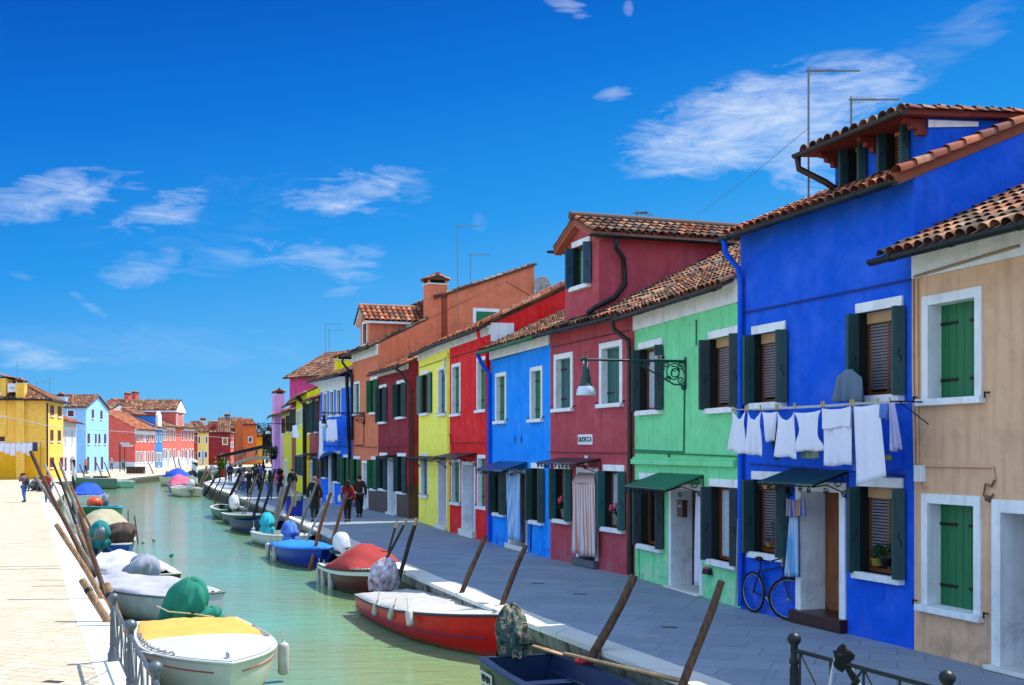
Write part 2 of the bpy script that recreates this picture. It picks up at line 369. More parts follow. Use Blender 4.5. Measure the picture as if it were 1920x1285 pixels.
        g = MB(); t = .06
        for (a, b, cc, d) in ((u0, u0+t, c, zt), (u1-t, u1, c, zt), (u0+t, u1-t, c, c+t), (u0+t, u1-t, zt-t, zt), ((u0+u1)/2-.025, (u0+u1)/2+.025, c+t, zt-t)):
            g.box(a, b, .15, .2, cc, d)
        g.build('casement', wood, w)
        p = MB(); p.box(u0+t, u1-t, .185, .19, c+t, zt-t); p.build('pane', M_GLASS if inner != 'lace' else M_LACE, w)
        if inner == 'blind':
            b = MB(); n = int((zt-c-.22)/.045)
            for k in range(n): z = c+.1+k*.045; b.prism([(u0+t, .17, z), (u1-t, .17, z), (u1-t, .155, z+.028), (u0+t, .155, z+.028)], (0, .003, .003))
            b.build('blind', M_BLIND, w)
            b = MB(); b.box(u0+t, u1-t, .1, .16, zt-.16, zt-.002); b.build('blind_box', mat('blind_box_wood', '#b08a5c', .5), w)
        for sg, u in ((-1, u0), (1, u1)):
            if fold:
                for k, (p0, p1) in enumerate((((u+sg*.0, -.005), (u+sg*.025, -.19*fk)), ((u+sg*.055, -.19*fk), (u+sg*.13*fk, -.03)))):
                    l = MB(); leaf(l, p0, p1, c-.02, zt-.01, style); sh = l.build('shutter', mt, w)
                    if k == 1 and sg == 1 or k == 0 and sg == -1:
                        h = MB(); mid = (Vector(p0)+Vector(p1))/2; zc = c+(zt-c)*.42
                        dd = (Vector(p1)-Vector(p0)).normalized(); nn = Vector((-dd.y, dd.x)); 
                        if nn.y > 0: nn = -nn
                        mid = mid+nn*.03; h.path([(mid.x, mid.y, zc-.08), (mid.x+dd.x*.03, mid.y+dd.y*.03, zc-.03), (mid.x-dd.x*.03, mid.y-dd.y*.03, zc+.04), (mid.x, mid.y, zc+.1)], .006, 4)
                        h.build('shutter_latch', M_BLACK, sh)
            else:
                l = MB(); wd = (u1-u0)/2; leaf(l, (u+sg*.02, -.04), (u+sg*(wd+.0), -.06), c-.02, zt-.01, style); l.build('shutter', mt, w)
        # a lining leaf inside the far jamb, its shade painted in as near-black
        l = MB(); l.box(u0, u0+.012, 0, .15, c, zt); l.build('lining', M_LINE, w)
        return w
    def door(s, xl, xr, yt, yb=None, mt=M_DOORW, fw=.12, depth=.32, step=.12, style='panel', stepm=None, fm=None, zb=0.0, hm=None):
        u0, zt = s.uz(xl, yt); u1, _ = s.uz(xr, yt); fm = fm or M_WHITE
        s.holes.append((u0+fw, u1-fw, 0, zt-fw, False))
        f = MB(); f.box(u0, u0+fw, -.03, depth+.06, 0, zt); f.box(u1-fw, u1, -.03, depth+.06, 0, zt); f.box(u0+fw, u1-fw, -.028, depth+.06, zt-fw, zt)
        fr = f.build('door_frame', fm, s.root, bevel=.006)
        a, b, c, d = u0+fw, u1-fw, step, zt-fw
        g = MB(); g.box(a, b, depth, depth+.05, c, d)
        if style == 'panel':
            m = a+(b-a)*.42
            for (x0, x1) in ((a+.05, m-.03), (m+.03, b-.05)):
                if x1-x0 < .06: continue
                z = c+.08; hs = (d-c-.16)/4
                for k in range(4): g.box(x0, x1, depth-.012, depth, z+k*hs+.02, z+(k+1)*hs-.03); g.box(x0+.03, x1-.03, depth-.02, depth-.012, z+k*hs+.05, z+(k+1)*hs-.06)
            g.box(m-.006, m+.006, depth-.016, depth, c, d)
        dr = g.build('door', mt, s.root, bevel=.004)
        if hm != 0:
            h = MB(); h.blob((b-.1, depth-.05, c+.95), .025); h.tube((b-.1, depth-.05, c+.95), (b-.2, depth-.06, c+.95), .012); h.build('handle', mat('brass', '#b08a40', .3, .9), dr)
        q = MB(); q.box(u0-.03, u1+.03, -.14, depth+.02, 0.004, step); q.build('doorstep', stepm or M_STONE, fr, bevel=.01)
        return u0, u1, zt
    # body ----------------------------------------------------
    def walls(s, m, eave, D=7, slope=.4, rv=None, sidem=None, dado=None, roof=True, oh=.35, tiles=T_OLD, gut=M_GUT, cornice=0, cm=None, soffit=None, ridge_v=None, seg=5, gutter=True, uext=(0.0, 0.0), pitch=.2, row=.33, pipes=(), vmax=None, gable=False):
        s.eave = eave; s.slope = slope; s.D = D; rd = ridge_v or D/2; W = s.W; s.rd = rd
        mb = MB()
        us = sorted(set([0, W]+[min(max(h[0], 0), W) for h in s.holes]+[min(max(h[1], 0), W) for h in s.holes]))
        top = eave if not gable else eave
        zs = sorted(set([-.02, top]+[h[2] for h in s.holes]+[h[3] for h in s.holes]+([dado[0]] if dado else [])))
        for i in range(len(us)-1):
            for j in range(len(zs)-1):
                cu = (us[i]+us[i+1])/2; cz = (zs[j]+zs[j+1])/2
                if any(h[0] < cu < h[1] and h[2] < cz < h[3] for h in s.holes): continue
                mb.cm = 1 if dado and cz < dado[0] else 0
                mb.face([(us[i], 0, zs[j]), (us[i+1], 0, zs[j]), (us[i+1], 0, zs[j+1]), (us[i], 0, zs[j+1])])
        mb.cm = 0
        for (a, b, c, d, rev) in s.holes:
            if rev:
                for q in ([(a, 0, c), (a, .25, c), (a, .25, d), (a, 0, d)], [(b, 0, c), (b, .25, c), (b, .25, d), (b, 0, d)], [(a, 0, d), (b, 0, d), (b, .25, d), (a, .25, d)], [(a, 0, c), (b, 0, c), (b, .25, c), (a, .25, c)]): mb.face(q)
        rz = eave+slope*rd
        if gable:
            rz = eave+slope*W/2; mb.face([(0, 0, eave), (W, 0, eave), (W/2, 0, rz)]); mb.face([(0, D, eave), (W, D, eave), (W/2, D, rz)])
            for u in (.006, W-.006): mb.face([(u, 0, -.02), (u, D, -.02), (u, D, eave), (u, 0, eave)])
        else:
            for u in (.006, W-.006):
                if dado:
                    mb.cm = 1; mb.face([(u, 0, -.02), (u, D, -.02), (u, D, dado[0]), (u, 0, dado[0])]); mb.cm = 0
                mb.face([(u, 0, dado[0] if dado else -.02), (u, D, dado[0] if dado else -.02), (u, D, rz-slope*(D-rd)), (u, rd, rz), (u, 0, eave)])
        mb.face([(0, D, -.02), (W, D, -.02), (W, D, eave), (0, D, eave)])
        ms = [m]+([dado[1]] if dado else [])
        s.wall = mb.build('wall', ms, s.root)
        if not roof: return
        e0, e1 = uext; rb = MB(); k = math.sqrt(1+slope*slope); zoff = .05
        if gable:
            for sg in (0, 1):
                O = (-.3, -.25, eave-slope*.3+zoff) if sg == 0 else (W+.3, -.25, eave-slope*.3+zoff)
                S = (1, 0, slope) if sg == 0 else (-1, 0, slope)
                tile_patch(rb, O, (0, 1, 0), S, D+.4, (W/2+.3)*k, seg=seg, seed=s.seed+sg, pitch=pitch, row=row)
            rb.cm = 1; rb.prism([(-.3, -.25, eave-slope*.3-.02), (W/2, -.25, rz-.02), (W+.3, -.25, eave-slope*.3-.02), (W+.3, -.25, eave-slope*.3+.045), (W/2, -.25, rz+.045), (-.3, -.25, eave-slope*.3+.045)], (0, D+.4, 0))
            rb.cm = 0; rb.path([(W/2, y*.4-.2, rz+.11) for y in range(int(D/.4)+2)], .09, 6)
            s.roof = rb.build('roof', [tiles, T_UND], s.root); return
        tile_patch(rb, (-e0, -oh, eave-slope*oh+zoff), (1, 0, 0), (0, 1, slope), W+e0+e1, (rd+oh)*k, seg=seg, seed=s.seed, pitch=pitch, row=row)
        rb.cm = 1
        rb.prism([(-e0, -oh, eave-slope*oh-.01), (-e0, rd, rz-.01), (-e0, D+.3, rz-slope*(D+.3-rd)-.01), (-e0, D+.3, rz-slope*(D+.3-rd)+.045), (-e0, rd, rz+.045), (-e0, -oh, eave-slope*oh+.045)], (W+e0+e1, 0, 0))
        rb.cm = 0; rb.path([(-e0+x*.4, rd, rz+.1) for x in range(int((W+e0+e1)/.4)+1)], .09, 6)
        s.roof = rb.build('roof', [tiles, T_UND], s.root)
        if cornice:
            c = MB(); c.box(0.0, W, -.05, 0, eave-cornice, eave-.012*0-.004); c.box(0, W, -.12, -.05, eave-.1, eave-.006); c.build('cornice', cm or M_WHITE, s.root, bevel=.01)
        if gutter:
            g = MB(); zg = eave-slope*oh-.0; y = -oh-.07; pts = []
            g.grid(lambda a, b: (-e0-.05+(W+e0+e1+.1)*a, y+.075*math.cos(math.pi*b), zg-.075*math.sin(math.pi*b)+.02), int(W*2), 6)
            for xx in range(int(W/1.2)+1): g.grid(lambda a, b: (xx*1.2+.3+.03*a, y+.082*math.cos(math.pi*b), zg-.082*math.sin(math.pi*b)+.02), 1, 6)
            s.gut = g.build('gutter', gut, s.root, solid=.008); s.zg = zg
        for (u, side, pm, z1) in pipes:
            p = MB(); zg = eave-slope*oh
            p.path([(u, -oh-.07, zg-.03), (u, -oh-.06, zg-.15), (u+side*.02, -.12, zg-.45), (u+side*.02, -.07, zg-.6), (u+side*.02, -.07, z1)], .045, 8)
            z = z1+.3
            while z < zg-.7: p.lathe([(.055, 0), (.055, .03)], (u+side*.02, -.07, z), 8); z += 1.5
            p.build('downpipe', pm, s.root)
    def awning(s, xl, xr, py, out=.6, drop=.16, m=None, im=M_BLACK):
        u0, z = s.uz(xl, py); u1, _ = s.uz(xr, py)
        a = MB(); a.prism([(u0, -.01, z), (u1, -.01, z), (u1, -out, z-drop), (u0, -out, z-drop)], (0, 0, .02))
        aw = a.build('awning', m or M_DGREEN, s.root)
        b = MB()
        def scroll(c, r, ax, turns=1.6, n=18, flip=1):
            pts = []
            for i in range(n+1):
                t = i/n; an = flip*t*turns*2*math.pi; rr = r*(1-.8*t)
                du, dz = math.cos(an)*rr, math.sin(an)*rr
                pts.append((c[0]+(du if ax == 'u' else 0), c[1]+(du if ax == 'v' else 0), c[2]+dz))
            b.path(pts, .009, 4)
        for u in (u0+.02, u1-.02):
            b.path([(u, -.01, z-.02), (u, -out, z-drop-.02)], .012, 4); b.path([(u, -.01, z-.02), (u, -.01, z-.42)], .012, 4)
            b.path([(u, -.01, z-.42), (u, -.12, z-.3), (u, -out*.6, z-.2), (u, -out, z-drop-.03)], .01, 4)
            scroll((u, -.17, z-.16), .1, 'v'); scroll((u, -out*.62, z-drop-.08), .05, 'v', flip=-1); scroll((u, -.07, z-.34), .06, 'v')
        n = max(3, int((u1-u0)/.22))
        for k in range(n):
            c = u0+(u1-u0)*(k+.5)/n; scroll((c, -out, z-drop-.07), .05, 'u', flip=1 if k % 2 else -1)
        b.path([(u0, -out, z-drop-.02), (u1, -out, z-drop-.02)], .012, 4)
        b.build('bracket', im, aw); return aw
    def cable(s, pts, m, r=.012, v=-.02, name='cable'):
        b = MB(); b.path([(*s.uz(x, y)[:1], v, s.uz(x, y)[1]) for x, y in pts], r, 5); return b.build(name, m, s.root)
class Sub(House):
    """a dormer or roof block: a part of its house"""
    def __init__(s, P, u0, u1, v0, name='dormer'):
        s.P = P; a = P.world(u0, v0); b = P.world(u1, v0); s.A = Vector((a.x, a.y)); s.B = Vector((b.x, b.y)); s.W = u1-u0; s.U = P.U; s.V = P.V; s.z = P.z
        s.root = MB().build(name, M_WHITE, P.root); s.root.location = (u0, v0, 0); s.holes = []; s.seed = P.seed+5
    def finish(s, mb, mats):
        t = mb.build('tmp', mats); s.root.data = t.data; bpy.data.objects.remove(t); s.flat()
    def flat(s):
        def kids(o):
            r = []
            for c in o.children: r.append(c); r += kids(c)
            return r
        for c in kids(s.root): c.parent = s.root
    def front(s, z0, z1, gable=0):
        mb = MB(); W = s.W
        us = sorted(set([0, W]+[h[0] for h in s.holes]+[h[1] for h in s.holes])); zs = sorted(set([z0, z1]+[h[2] for h in s.holes]+[h[3] for h in s.holes]))
        for i in range(len(us)-1):
            for j in range(len(zs)-1):
                cu = (us[i]+us[i+1])/2; cz = (zs[j]+zs[j+1])/2
                if any(h[0] < cu < h[1] and h[2] < cz < h[3] for h in s.holes): continue
                mb.face([(us[i], 0, zs[j]), (us[i+1], 0, zs[j]), (us[i+1], 0, zs[j+1]), (us[i], 0, zs[j+1])])
        for (a, b, c, d, rev) in s.holes:
            for q in ([(a, 0, c), (a, .25, c), (a, .25, d), (a, 0, d)], [(b, 0, c), (b, .25, c), (b, .25, d), (b, 0, d)], [(a, 0, d), (b, 0, d), (b, .25, d), (a, .25, d)]): mb.face(q)
        if gable: mb.face([(0, 0, z1), (W, 0, z1), (W/2, 0, z1+gable)])
        return mb
def eaveg(H, px, py, oh, slope): return H.uz(px, py, -oh-.07)[1]+slope*oh
def chimney(name, parent, u, v, wu, wv, z0, z1, m, tiles=T_NEW, cap=True):
    b = MB(); b.box(u-wu/2, u+wu/2, v-wv/2, v+wv/2, z0, z1); b.cm = 1; b.box(u-wu/2-.04, u+wu/2+.04, v-wv/2-.04, v+wv/2+.04, z1, z1+.06)
    b.cm = 0
    for du in (-1, 1):
        for dv in (-1, 1): x = u+du*(wu/2-.06); y = v+dv*(wv/2-.06); b.box(x-.05, x+.05, y-.05, y+.05, z1+.06, z1+.24)
    ch = b.build(name, [m, M_STONE, M_DARK], parent)
    b = MB(); b.box(u-wu/2+.1, u+wu/2-.1, v-wv/2+.1, v+wv/2-.1, z1+.06, z1+.2); b.build('flue', M_DARK, ch)
    if cap:
        c = MB(); hw = wu/2+.1; hv = wv/2+.1; sl = .35; 
        for sg in (0, 1):
            O = (u-hw, v-hv if sg == 0 else v+hv, z1+.22); tile_patch(c, O, (1, 0, 0), (0, 1 if sg == 0 else -1, sl), wu+.2, hv*math.sqrt(1+sl*sl), pitch=.17, row=.3, seed=sg+3)
        c.cm = 1; c.prism([(u-hw, v-hv, z1+.2), (u-hw, v, z1+.2+hv*sl), (u-hw, v+hv, z1+.2)], (wu+.2, 0, 0))
        c.cm = 0; c.path([(u-hw, v, z1+.3+hv*sl), (u+hw, v, z1+.3+hv*sl)], .08, 6)
        c.build('chimney_cap', [tiles, T_UND], ch)
    return ch
# facade corner nodes, from the near right corner of the street to its far end
B = [(5.46, 16.65), (3.92, 21.05), (2.62, 26.2), (.96, 30.7), (-.62, 35.9), (-2.08, 40.9), (-3.55, 46.7)]
# ---- beige house
C_BEIGE = plaster('beige_plaster', '#cfa584', '#8a7a66', .5, .12)
H = House('beige_house', 'beige plastered house with green board shutters, nearest on the right bank', 'house', B[0], (7.35, 10.8))
H1 = H
H.closed(1731, 1843, 557, 762, M_MGREEN, fw=.13); H.closed(1730, 1841, 925, 1145, M_MGREEN, fw=.13)
u0, u1, zt = H.door(1862, 2020, 936, mt=mat('oxblood_paint', '#3c1214', .5), fw=.16, depth=.4, step=.06)
ev = eaveg(H, 1664, 484, .5, .46)
H.closed_uz(u1+.9, u1+2.1, 3.35, 5.0, M_MGREEN, fw=.13)
H.walls(C_BEIGE, ev, D=8, slope=.46, oh=.5, cornice=.46, uext=(.12, .3), seg=6)
H.cable([(1722, 520), (1919, 462)], mat('old_cable', '#9a8468', .7), .02, -.07)
H.cable([(1714, 512), (1714, 700), (1717, 874), (1864, 876), (1868, 900)], C_BEIGE, .016, name='conduit')
H.cable([(1722, 520), (1724, 873)], C_BEIGE, .012, name='conduit')
u, z = H.uz(1868, 905); b = MB(); b.path([(u, -.02, z+.05), (u-.05, -.03, z-.05), (u-.16, -.03, z-.02), (u-.2, -.03, z-.16), (u-.08, -.03, z-.24), (u-.02, -.03, z-.14)], .014, 5); b.blob((u-.12, -.03, z-.2), .04); b.build('iron_hook', mat('rusty_iron', '#7a5a40', .8), H.root)
u, z = H.uz(1730, 888); b = MB(); b.box(u-.08, u+.08, -.09, 0, z-.11, z+.11); b.build('meter_box', M_WHITE, H.root, bevel=.01)
b = MB(); b.path([(u-.02, -.02, z-.1), (u+.02, -.02, z-.2), (u+.1, -.02, z-.18)], .01, 4); b.build('cable', C_BEIGE, H.root)
# ---- cobalt blue house
C_COB = plaster('cobalt_plaster', '#0052cc', '#2c4aa0', .25, .06)
H = House('cobalt_house', 'cobalt blue house with a wide roof dormer and a brown panelled door', 'house', B[1], B[0]); H2 = H
H.open(1414, 1471, 628, 768, inner='blind'); H.open(1610, 1690, 588, 757, inner='blind')
H.open(1414, 1472, 899, 1045, inner='blind'); H.open(1612, 1690, 912, 1084, inner='blind')
H.door(1494, 1587, 902, mt=mat('panelled_door_wood', '#94562a', .4, var=.25, scale=3, stretch=(6, 6, .5)), fw=.15, depth=.42, step=.2, stepm=mat('brown_marble', '#3a1c14', .35))
sl = .42; ev = eaveg(H, 1722, 326, .3, sl)
H.walls(C_COB, ev, D=8, slope=sl, oh=.3, uext=(.0, .0), seg=6, tiles=T_NEW, pipes=((.14, 0, M_GUT, 5),) if 0 else ())
b = MB(); zg = ev-sl*.3; b.path([(.1, -.37, zg-.04), (.1, -.35, zg-.25), (.12, -.12, zg-.5), (.12, -.07, zg-.7), (.12, -.07, .05)], .05, 8)
for k in range(5): b.lathe([(.06, 0), (.06, .04)], (.12, -.07, .6+k*1.15), 8)
b.build('downpipe', C_COB, H.root)
b = MB(); rd = 4.0; L = rd+.3; n = 16
for k in range(n):
    a = -.3+L*k/n; c = a+L/n*1.12; z0 = ev+sl*a+.13; z1 = ev+sl*c+.11; i0 = len(b.v)
    vs = [(H.W+.0+math.cos(math.pi*j/6)*r, y, z+math.sin(math.pi*j/6)*r) for (y, z, r) in ((a, z0, .12), (c, z1, .1)) for j in range(7)]
    b.add(vs, [(j, j+1, 8+j, 7+j) for j in range(6)], True)
b.build('verge_tiles', T_NEW, H.root)
b = MB(); b.prism([(H.W-.03, -.3, ev-sl*.3-.03), (H.W-.03, 4, ev+sl*4-.03), (H.W-.03, 4, ev+sl*4+.13), (H.W-.03, -.3, ev-sl*.3+.13)], (.045, 0, 0)); b.build('verge', mat('terracotta_edge', '#8a4a34', .8, bump=.2), H.root)
H.cable([(1392, 588), (1712, 524)], mat('blue_cable', '#0a2270', .6), .014, -.03)
H.cable([(1408, 870), (1700, 893)], mat('blue_cable'), .012, -.03)
u, z = H.uz(1680, 859); b = MB(); b.box(u-.13, u+.13, -.12, 0, z-.16, z+.16); b.cm = 1; b.box(u-.06, u+.06, -.125, -.12, z-.03, z+.04); b.build('meter_box', [C_COB, mat('yellow_sticker', '#b0a030')], H.root, bevel=.006)
u, z = H.uz(1650, 1108); b = MB(); b.box(u-.1, u+.1, -.012, 0, z-.1, z+.1); [b.box(u-.08, u+.08, -.018, -.012, z-.08+k*.035, z-.06+k*.035) for k in range(5)]; b.build('vent', C_COB, H.root)
H.awning(1484, 1592, 881, out=.62, drop=.2, m=mat('awning_green', '#12403c', .5))
# its dormer
v0 = 1.0; ul = H.uz(1566, 340, v0)[0]; ur = H.uz(1741, 300, v0)[0]; zt = H.uz(1741, 222, v0)[1]; DM = Sub(H, ul, ur, v0)
zb = ev+sl*v0-.05
for xl, xr, yt, yb in ((1590, 1620, 268, 348), (1662, 1700, 238, 322)):
    u0, z1 = DM.uz(xl, yt); u1, _ = DM.uz(xr, yt); z0 = max(DM.uz(xl, yb)[1], zb+.02); DM.open_uz(u0, u1, z0-.1, z1, inner='blind', sill=False, lintel=False, fk=.72)
mb = DM.front(zb, zt); vb = (zt-zb)/(sl-.06)
for u in (.0, DM.W): mb.cm = 1 if u == 0 else 0; mb.face([(u, 0, zb-.2), (u, vb, zb-.2+sl*vb), (u, vb, zt+.06*vb), (u, 0, zt)])
DM.finish(mb, [C_COB, C_COB])
M_RED = mat('red_brown_eaves', '#7a2a20', .7, var=.2)
b = MB(); tile_patch(b, (-.25, -.5, zt+.05), (1, 0, 0), (0, 1, .06), DM.W+.4, vb+.5, seg=6, seed=4, pitch=.22); b.cm = 1; b.prism([(-.25, -.5, zt-.02), (-.25, vb, zt+.06*(vb+.5)-.02), (-.25, vb, zt+.06*(vb+.5)+.05), (-.25, -.5, zt+.05)], (DM.W+.4, 0, 0)); b.build('dormer_roof', [T_OLD, M_RED], DM.root)
for u in (.12, DM.W*.5, DM.W-.08):
    b = MB(); b.prism([(u-.05, 0, zt-.24), (u-.05, -.14, zt-.24), (u-.05, -.15, zt-.17), (u-.05, -.26, zt-.16), (u-.05, -.27, zt-.1), (u-.05, -.38, zt-.09), (u-.05, -.38, zt-.02), (u-.05, 0, zt-.02)], (.1, 0, 0)); b.build('corbel', M_RED, DM.root)
b = MB(); b.grid(lambda a, c: (-.3+(DM.W+.5)*a, -.57+.07*math.cos(math.pi*c), zt+.02-.07*math.sin(math.pi*c)), 8, 6); b.path([(-.22, -.57, zt-.05), (-.22, -.55, zt-.22), (-.05, -.15, zt-.45), (.12, -.02, zt-.62)], .05, 8); b.build('dormer_gutter', M_GUTB, DM.root, solid=.008)
b = MB(); n = 11; L = vb+.5
for k in range(n):
    y0 = -.5+L*k/n; y1 = y0+L/n*1.12; vs = [(DM.W+.13+math.cos(math.pi*j/6)*r, y, zt+.06*y+h+math.sin(math.pi*j/6)*r*.6) for (y, r, h) in ((y0, .1, .1), (y1, .085, .08)) for j in range(7)]; b.add(vs, [(j, j+1, 8+j, 7+j) for j in range(6)], True)
b.build('verge_tiles', T_NEW, DM.root); b = MB(); b.prism([(DM.W+.02, -.02, zt-.14), (DM.W+.02, vb-1.2, zt-.05), (DM.W+.02, vb-1.2, zt+.02), (DM.W+.02, -.02, zt-.03)], (.006, 0, 0)); b.build('flaked_band', M_WHITE, DM.root)
# ---- pale green house
M_SLATE = mat('slate_shutter_paint', '#2c3c44', .6, var=.22, scale=5, stretch=(6, 6, .6))
C_GRN = plaster('mint_plaster', '#74cf94', '#b9cfae', .85, .08)
H = House('mint_house', 'mint green house with dark folding shutters and a green canopy', 'house', B[2], B[1]); H3 = H
H.open(1200, 1241, 656, 780, mt=M_SLATE, inner='lace', style='plank'); H.open(1331, 1385, 637, 777, mt=M_SLATE, inner='blind', style='plank')
H.open(1202, 1242, 899, 1028, mt=M_SLATE, inner='glass', style='plank'); H.open(1334, 1385, 912, 1058, mt=M_SLATE, inner='lace', style='plank')
H.door(1256, 1318, 905, mt=M_DWOOD, fw=.12, depth=.42, step=.05)
H.walls(C_GRN, eaveg(H, 1181, 590, .35, .5), D=8, slope=.5, oh=.35, cornice=.42, uext=(.0, .0), gut=M_GUTB, seg=6)
zl = H.uz(1192, 866)[1]; b = MB(); b.box(-.02, H.W-.12, -.09, 0, zl-.05, zl+.06); b.box(-.02, H.W-.12, -.05, 0, zl+.06, zl+.1); b.build('ledge', C_GRN, H.root, bevel=.01)
M_GP = mat('green_pipe', '#1e7a4c', .7)
H.cable([(1190, 844), (1284, 848), (1285, 720)], M_GP, .016, name='conduit'); H.cable([(1190, 848), (1386, 856)], M_GP, .014); H.cable([(1256, 850), (1256, 870)], M_GP, .03); H.cable([(1307, 600), (1307, 648)], M_GP, .014)
H.cable([(1198, 1018), (1199, 1092)], C_GRN, .03, name='conduit')
u, z = H.uz(1228, 1034); u2, _ = H.uz(1254, 1034); z2 = H.uz(1228, 1078)[1]; b = MB(); b.box(u, u2, -.015, 0, z2, z); b.box(u-.02, u-.005, -.02, 0, z2-.02, z+.02); b.build('gas_hatch', C_GRN, H.root, bevel=.004)
H.awning(1236, 1320, 888, out=.75, drop=.26, m=mat('canopy_green', '#17694f', .45))
u, z = H.uz(1270, 940); b = MB(); b.box(u-.02, u+.26, .0, .1, z-.3, z); b.box(u-.03, u+.27, -.01, .11, z, z+.03); b.cm = 1; b.box(u+.06, u+.18, -.004, 0, z-.1, z-.08); b.build('mailbox', [mat('mailbox_brown', '#4a3018', .5), M_WHITE], H.root, bevel=.006)
# ---- dusty red house
C_ROSE = plaster('dusty_red_plaster', '#a8434e', '#8a6468', .6, .14)
H = House('rose_house', 'dusty red house with a tall gabled dormer and a striped door curtain', 'house', B[3], B[2]); H4 = H
H.closed(1040, 1075, 666, 774, M_TEAL, fw=.13); H.closed(1125, 1168, 645, 766, M_TEAL, fw=.13)
H.open(1042, 1069, 879, 980, M_TEAL, inner='lace', style='plank'); H.open(1134, 1170, 883, 996, M_TEAL, inner='lace', style='plank')
H.door(1082, 1122, 876, mt=M_DWOOD, fw=.13, depth=.3, step=.18, stepm=mat('grey_slab', '#5a5a62'))
ev = eaveg(H, 1012, 628, .35, .5)
H.walls(C_ROSE, ev, D=8, slope=.5, oh=.35, seg=6, tiles=T_OLD)
b = MB(); b.path([(H.W-.25, -.42, H.zg-.04), (H.W-.25, -.38, H.zg-.25), (H.W-.1, -.1, H.zg-.5), (H.W-.08, -.08, H.zg-.8), (H.W-.08, -.08, .8)], .055, 8); b.path([(H.W-.08, -.08, .8), (H.W-.08, -.08, .05)], .07, 8); b.build('downpipe', M_GUTB, H.root)
H.cable([(1034, 652), (1180, 620)], mat('red_cable', '#5a2630'), .014); H.cable([(1030, 848), (1176, 850)], mat('red_cable'), .01)
H.awning(1050, 1127, 860, out=.62, drop=.1, m=mat('awning_plum', '#4a3340', .5))
u, z = H.uz(1100, 864); b = MB(); b.box(u-.08, u+.08, -.02, 0, z-.1, z+.12); b.build('number_plate', M_WHITE, H.root)
u, z = H.uz(1098, 824.5); b = MB(); b.box(u-.42, u+.42, -.02, 0, z-.12, z+.12); b.build('name_plate', M_WHITE, H.root, bevel=.005)
def text(s, size, parent, loc, rot, m, name='lettering'):
    c = bpy.data.curves.new(name, 'FONT'); c.body = s; c.size = size; c.align_x = 'CENTER'; c.align_y = 'CENTER'; c.extrude = .003; c.offset = .003
    o = bpy.data.objects.new(name, c); COL.objects.link(o); dg = bpy.context.evaluated_depsgraph_get(); me = bpy.data.meshes.new_from_object(o.evaluated_get(dg)); bpy.data.objects.remove(o)
    me.materials.clear(); me.materials.append(m); o = bpy.data.objects.new(name, me); COL.objects.link(o); o.location = loc; o.rotation_euler = rot; o.parent = parent; return o
plate = [c for c in H.root.children if c.name.startswith('name_plate')][0]
text('GIUDECCA', .155, plate, (u, -.024, z), (R(90), 0, 0), mat('letter_blue', '#1c2436'))
# white flake where the plaster is gone
def patch(H, px, py, w, h, m, name='bare_patch', seed=1):
    u, z = H.uz(px, py); rnd = random.Random(seed); b = MB(); n = 12
    b.prism([(u+math.cos(6.283*k/n)*w*rnd.uniform(.7, 1), -.001, z+math.sin(6.283*k/n)*h*rnd.uniform(.75, 1)) for k in range(n)], (0, -.006, 0)); return b.build(name, m, H.root)
patch(H, 1100, 689, .11, .3, M_WHITE); patch(H, 1096, 678, .1, .06, M_WHITE, seed=4)
# its dormer
ul = H.uz(1061, 600)[0]; ur = H.uz(1125, 590)[0]; z1 = H.uz(1125, 434)[1]; DM = Sub(H, ul, ur, -.02); g = .42
u0, zt = DM.uz(1075, 466); u1, _ = DM.uz(1106, 466); zb = DM.uz(1075, 548)[1]
DM.open_uz(u0, u1, zb, zt, mat('shutter_blue_green', '#12405c', .45), inner='lace', style='plank', wood=M_MGREEN)
zl = ev-.15; mb = DM.front(zl, z1, g); vb = (z1-ev)/.5+.6
for u in (0, DM.W): mb.face([(u, 0, zl), (u, vb, ev+.5*vb-.1), (u, vb, z1), (u, 0, z1)])
DM.finish(mb, [C_ROSE])
b = MB(); k = g/(DM.W/2); oh = .22
for sg in (0, 1):
    O = (-oh, -.24, z1-k*oh+.05) if sg == 0 else (DM.W+oh, -.24, z1-k*oh+.05); S = (1, 0, k) if sg == 0 else (-1, 0, k)
    tile_patch(b, O, (0, 1, 0), S, vb+1.5, (DM.W/2+oh)*math.sqrt(1+k*k), seg=6, seed=sg+9)
b.path([(DM.W/2, -.3+y*.4, z1+g+.1) for y in range(int((vb+1.4)/.4)+1)], .1, 8)
b.cm = 2; b.prism([(-oh, -.22, z1-k*oh-.05), (DM.W/2, -.22, z1+g-.05), (DM.W+oh, -.22, z1-k*oh-.05), (DM.W+oh, -.22, z1-k*oh+.05), (DM.W/2, -.22, z1+g+.05), (-oh, -.22, z1-k*oh+.05)], (0, vb+1.4, 0))
b.build('dormer_roof', [T_OLD, T_UND, mat('terracotta_edge')], DM.root)
b = MB(); e = .1
for sg in (-1, 1):
    c = DM.W/2; x = c+sg*(c+oh); b.prism([(x, -.2, z1-k*oh-.02), (c, -.2, z1+g-.02), (c, -.2, z1+g-.13), (x, -.2, z1-k*oh-.13)], (0, .2, 0))
b.build('bargeboard', mat('terracotta_board', '#a4563a', .8), DM.root)
b = MB(); b.grid(lambda a, c: (DM.W+oh+.05+.07*math.cos(math.pi*c), -.35+(vb+1.5)*a, z1-k*oh-.02-.07*math.sin(math.pi*c)), 6, 6); b.grid(lambda a, c: (-oh-.05+.06*math.cos(math.pi*c), -.35+(vb+1.5)*a, z1-k*oh-.02-.06*math.sin(math.pi*c)), 6, 6)
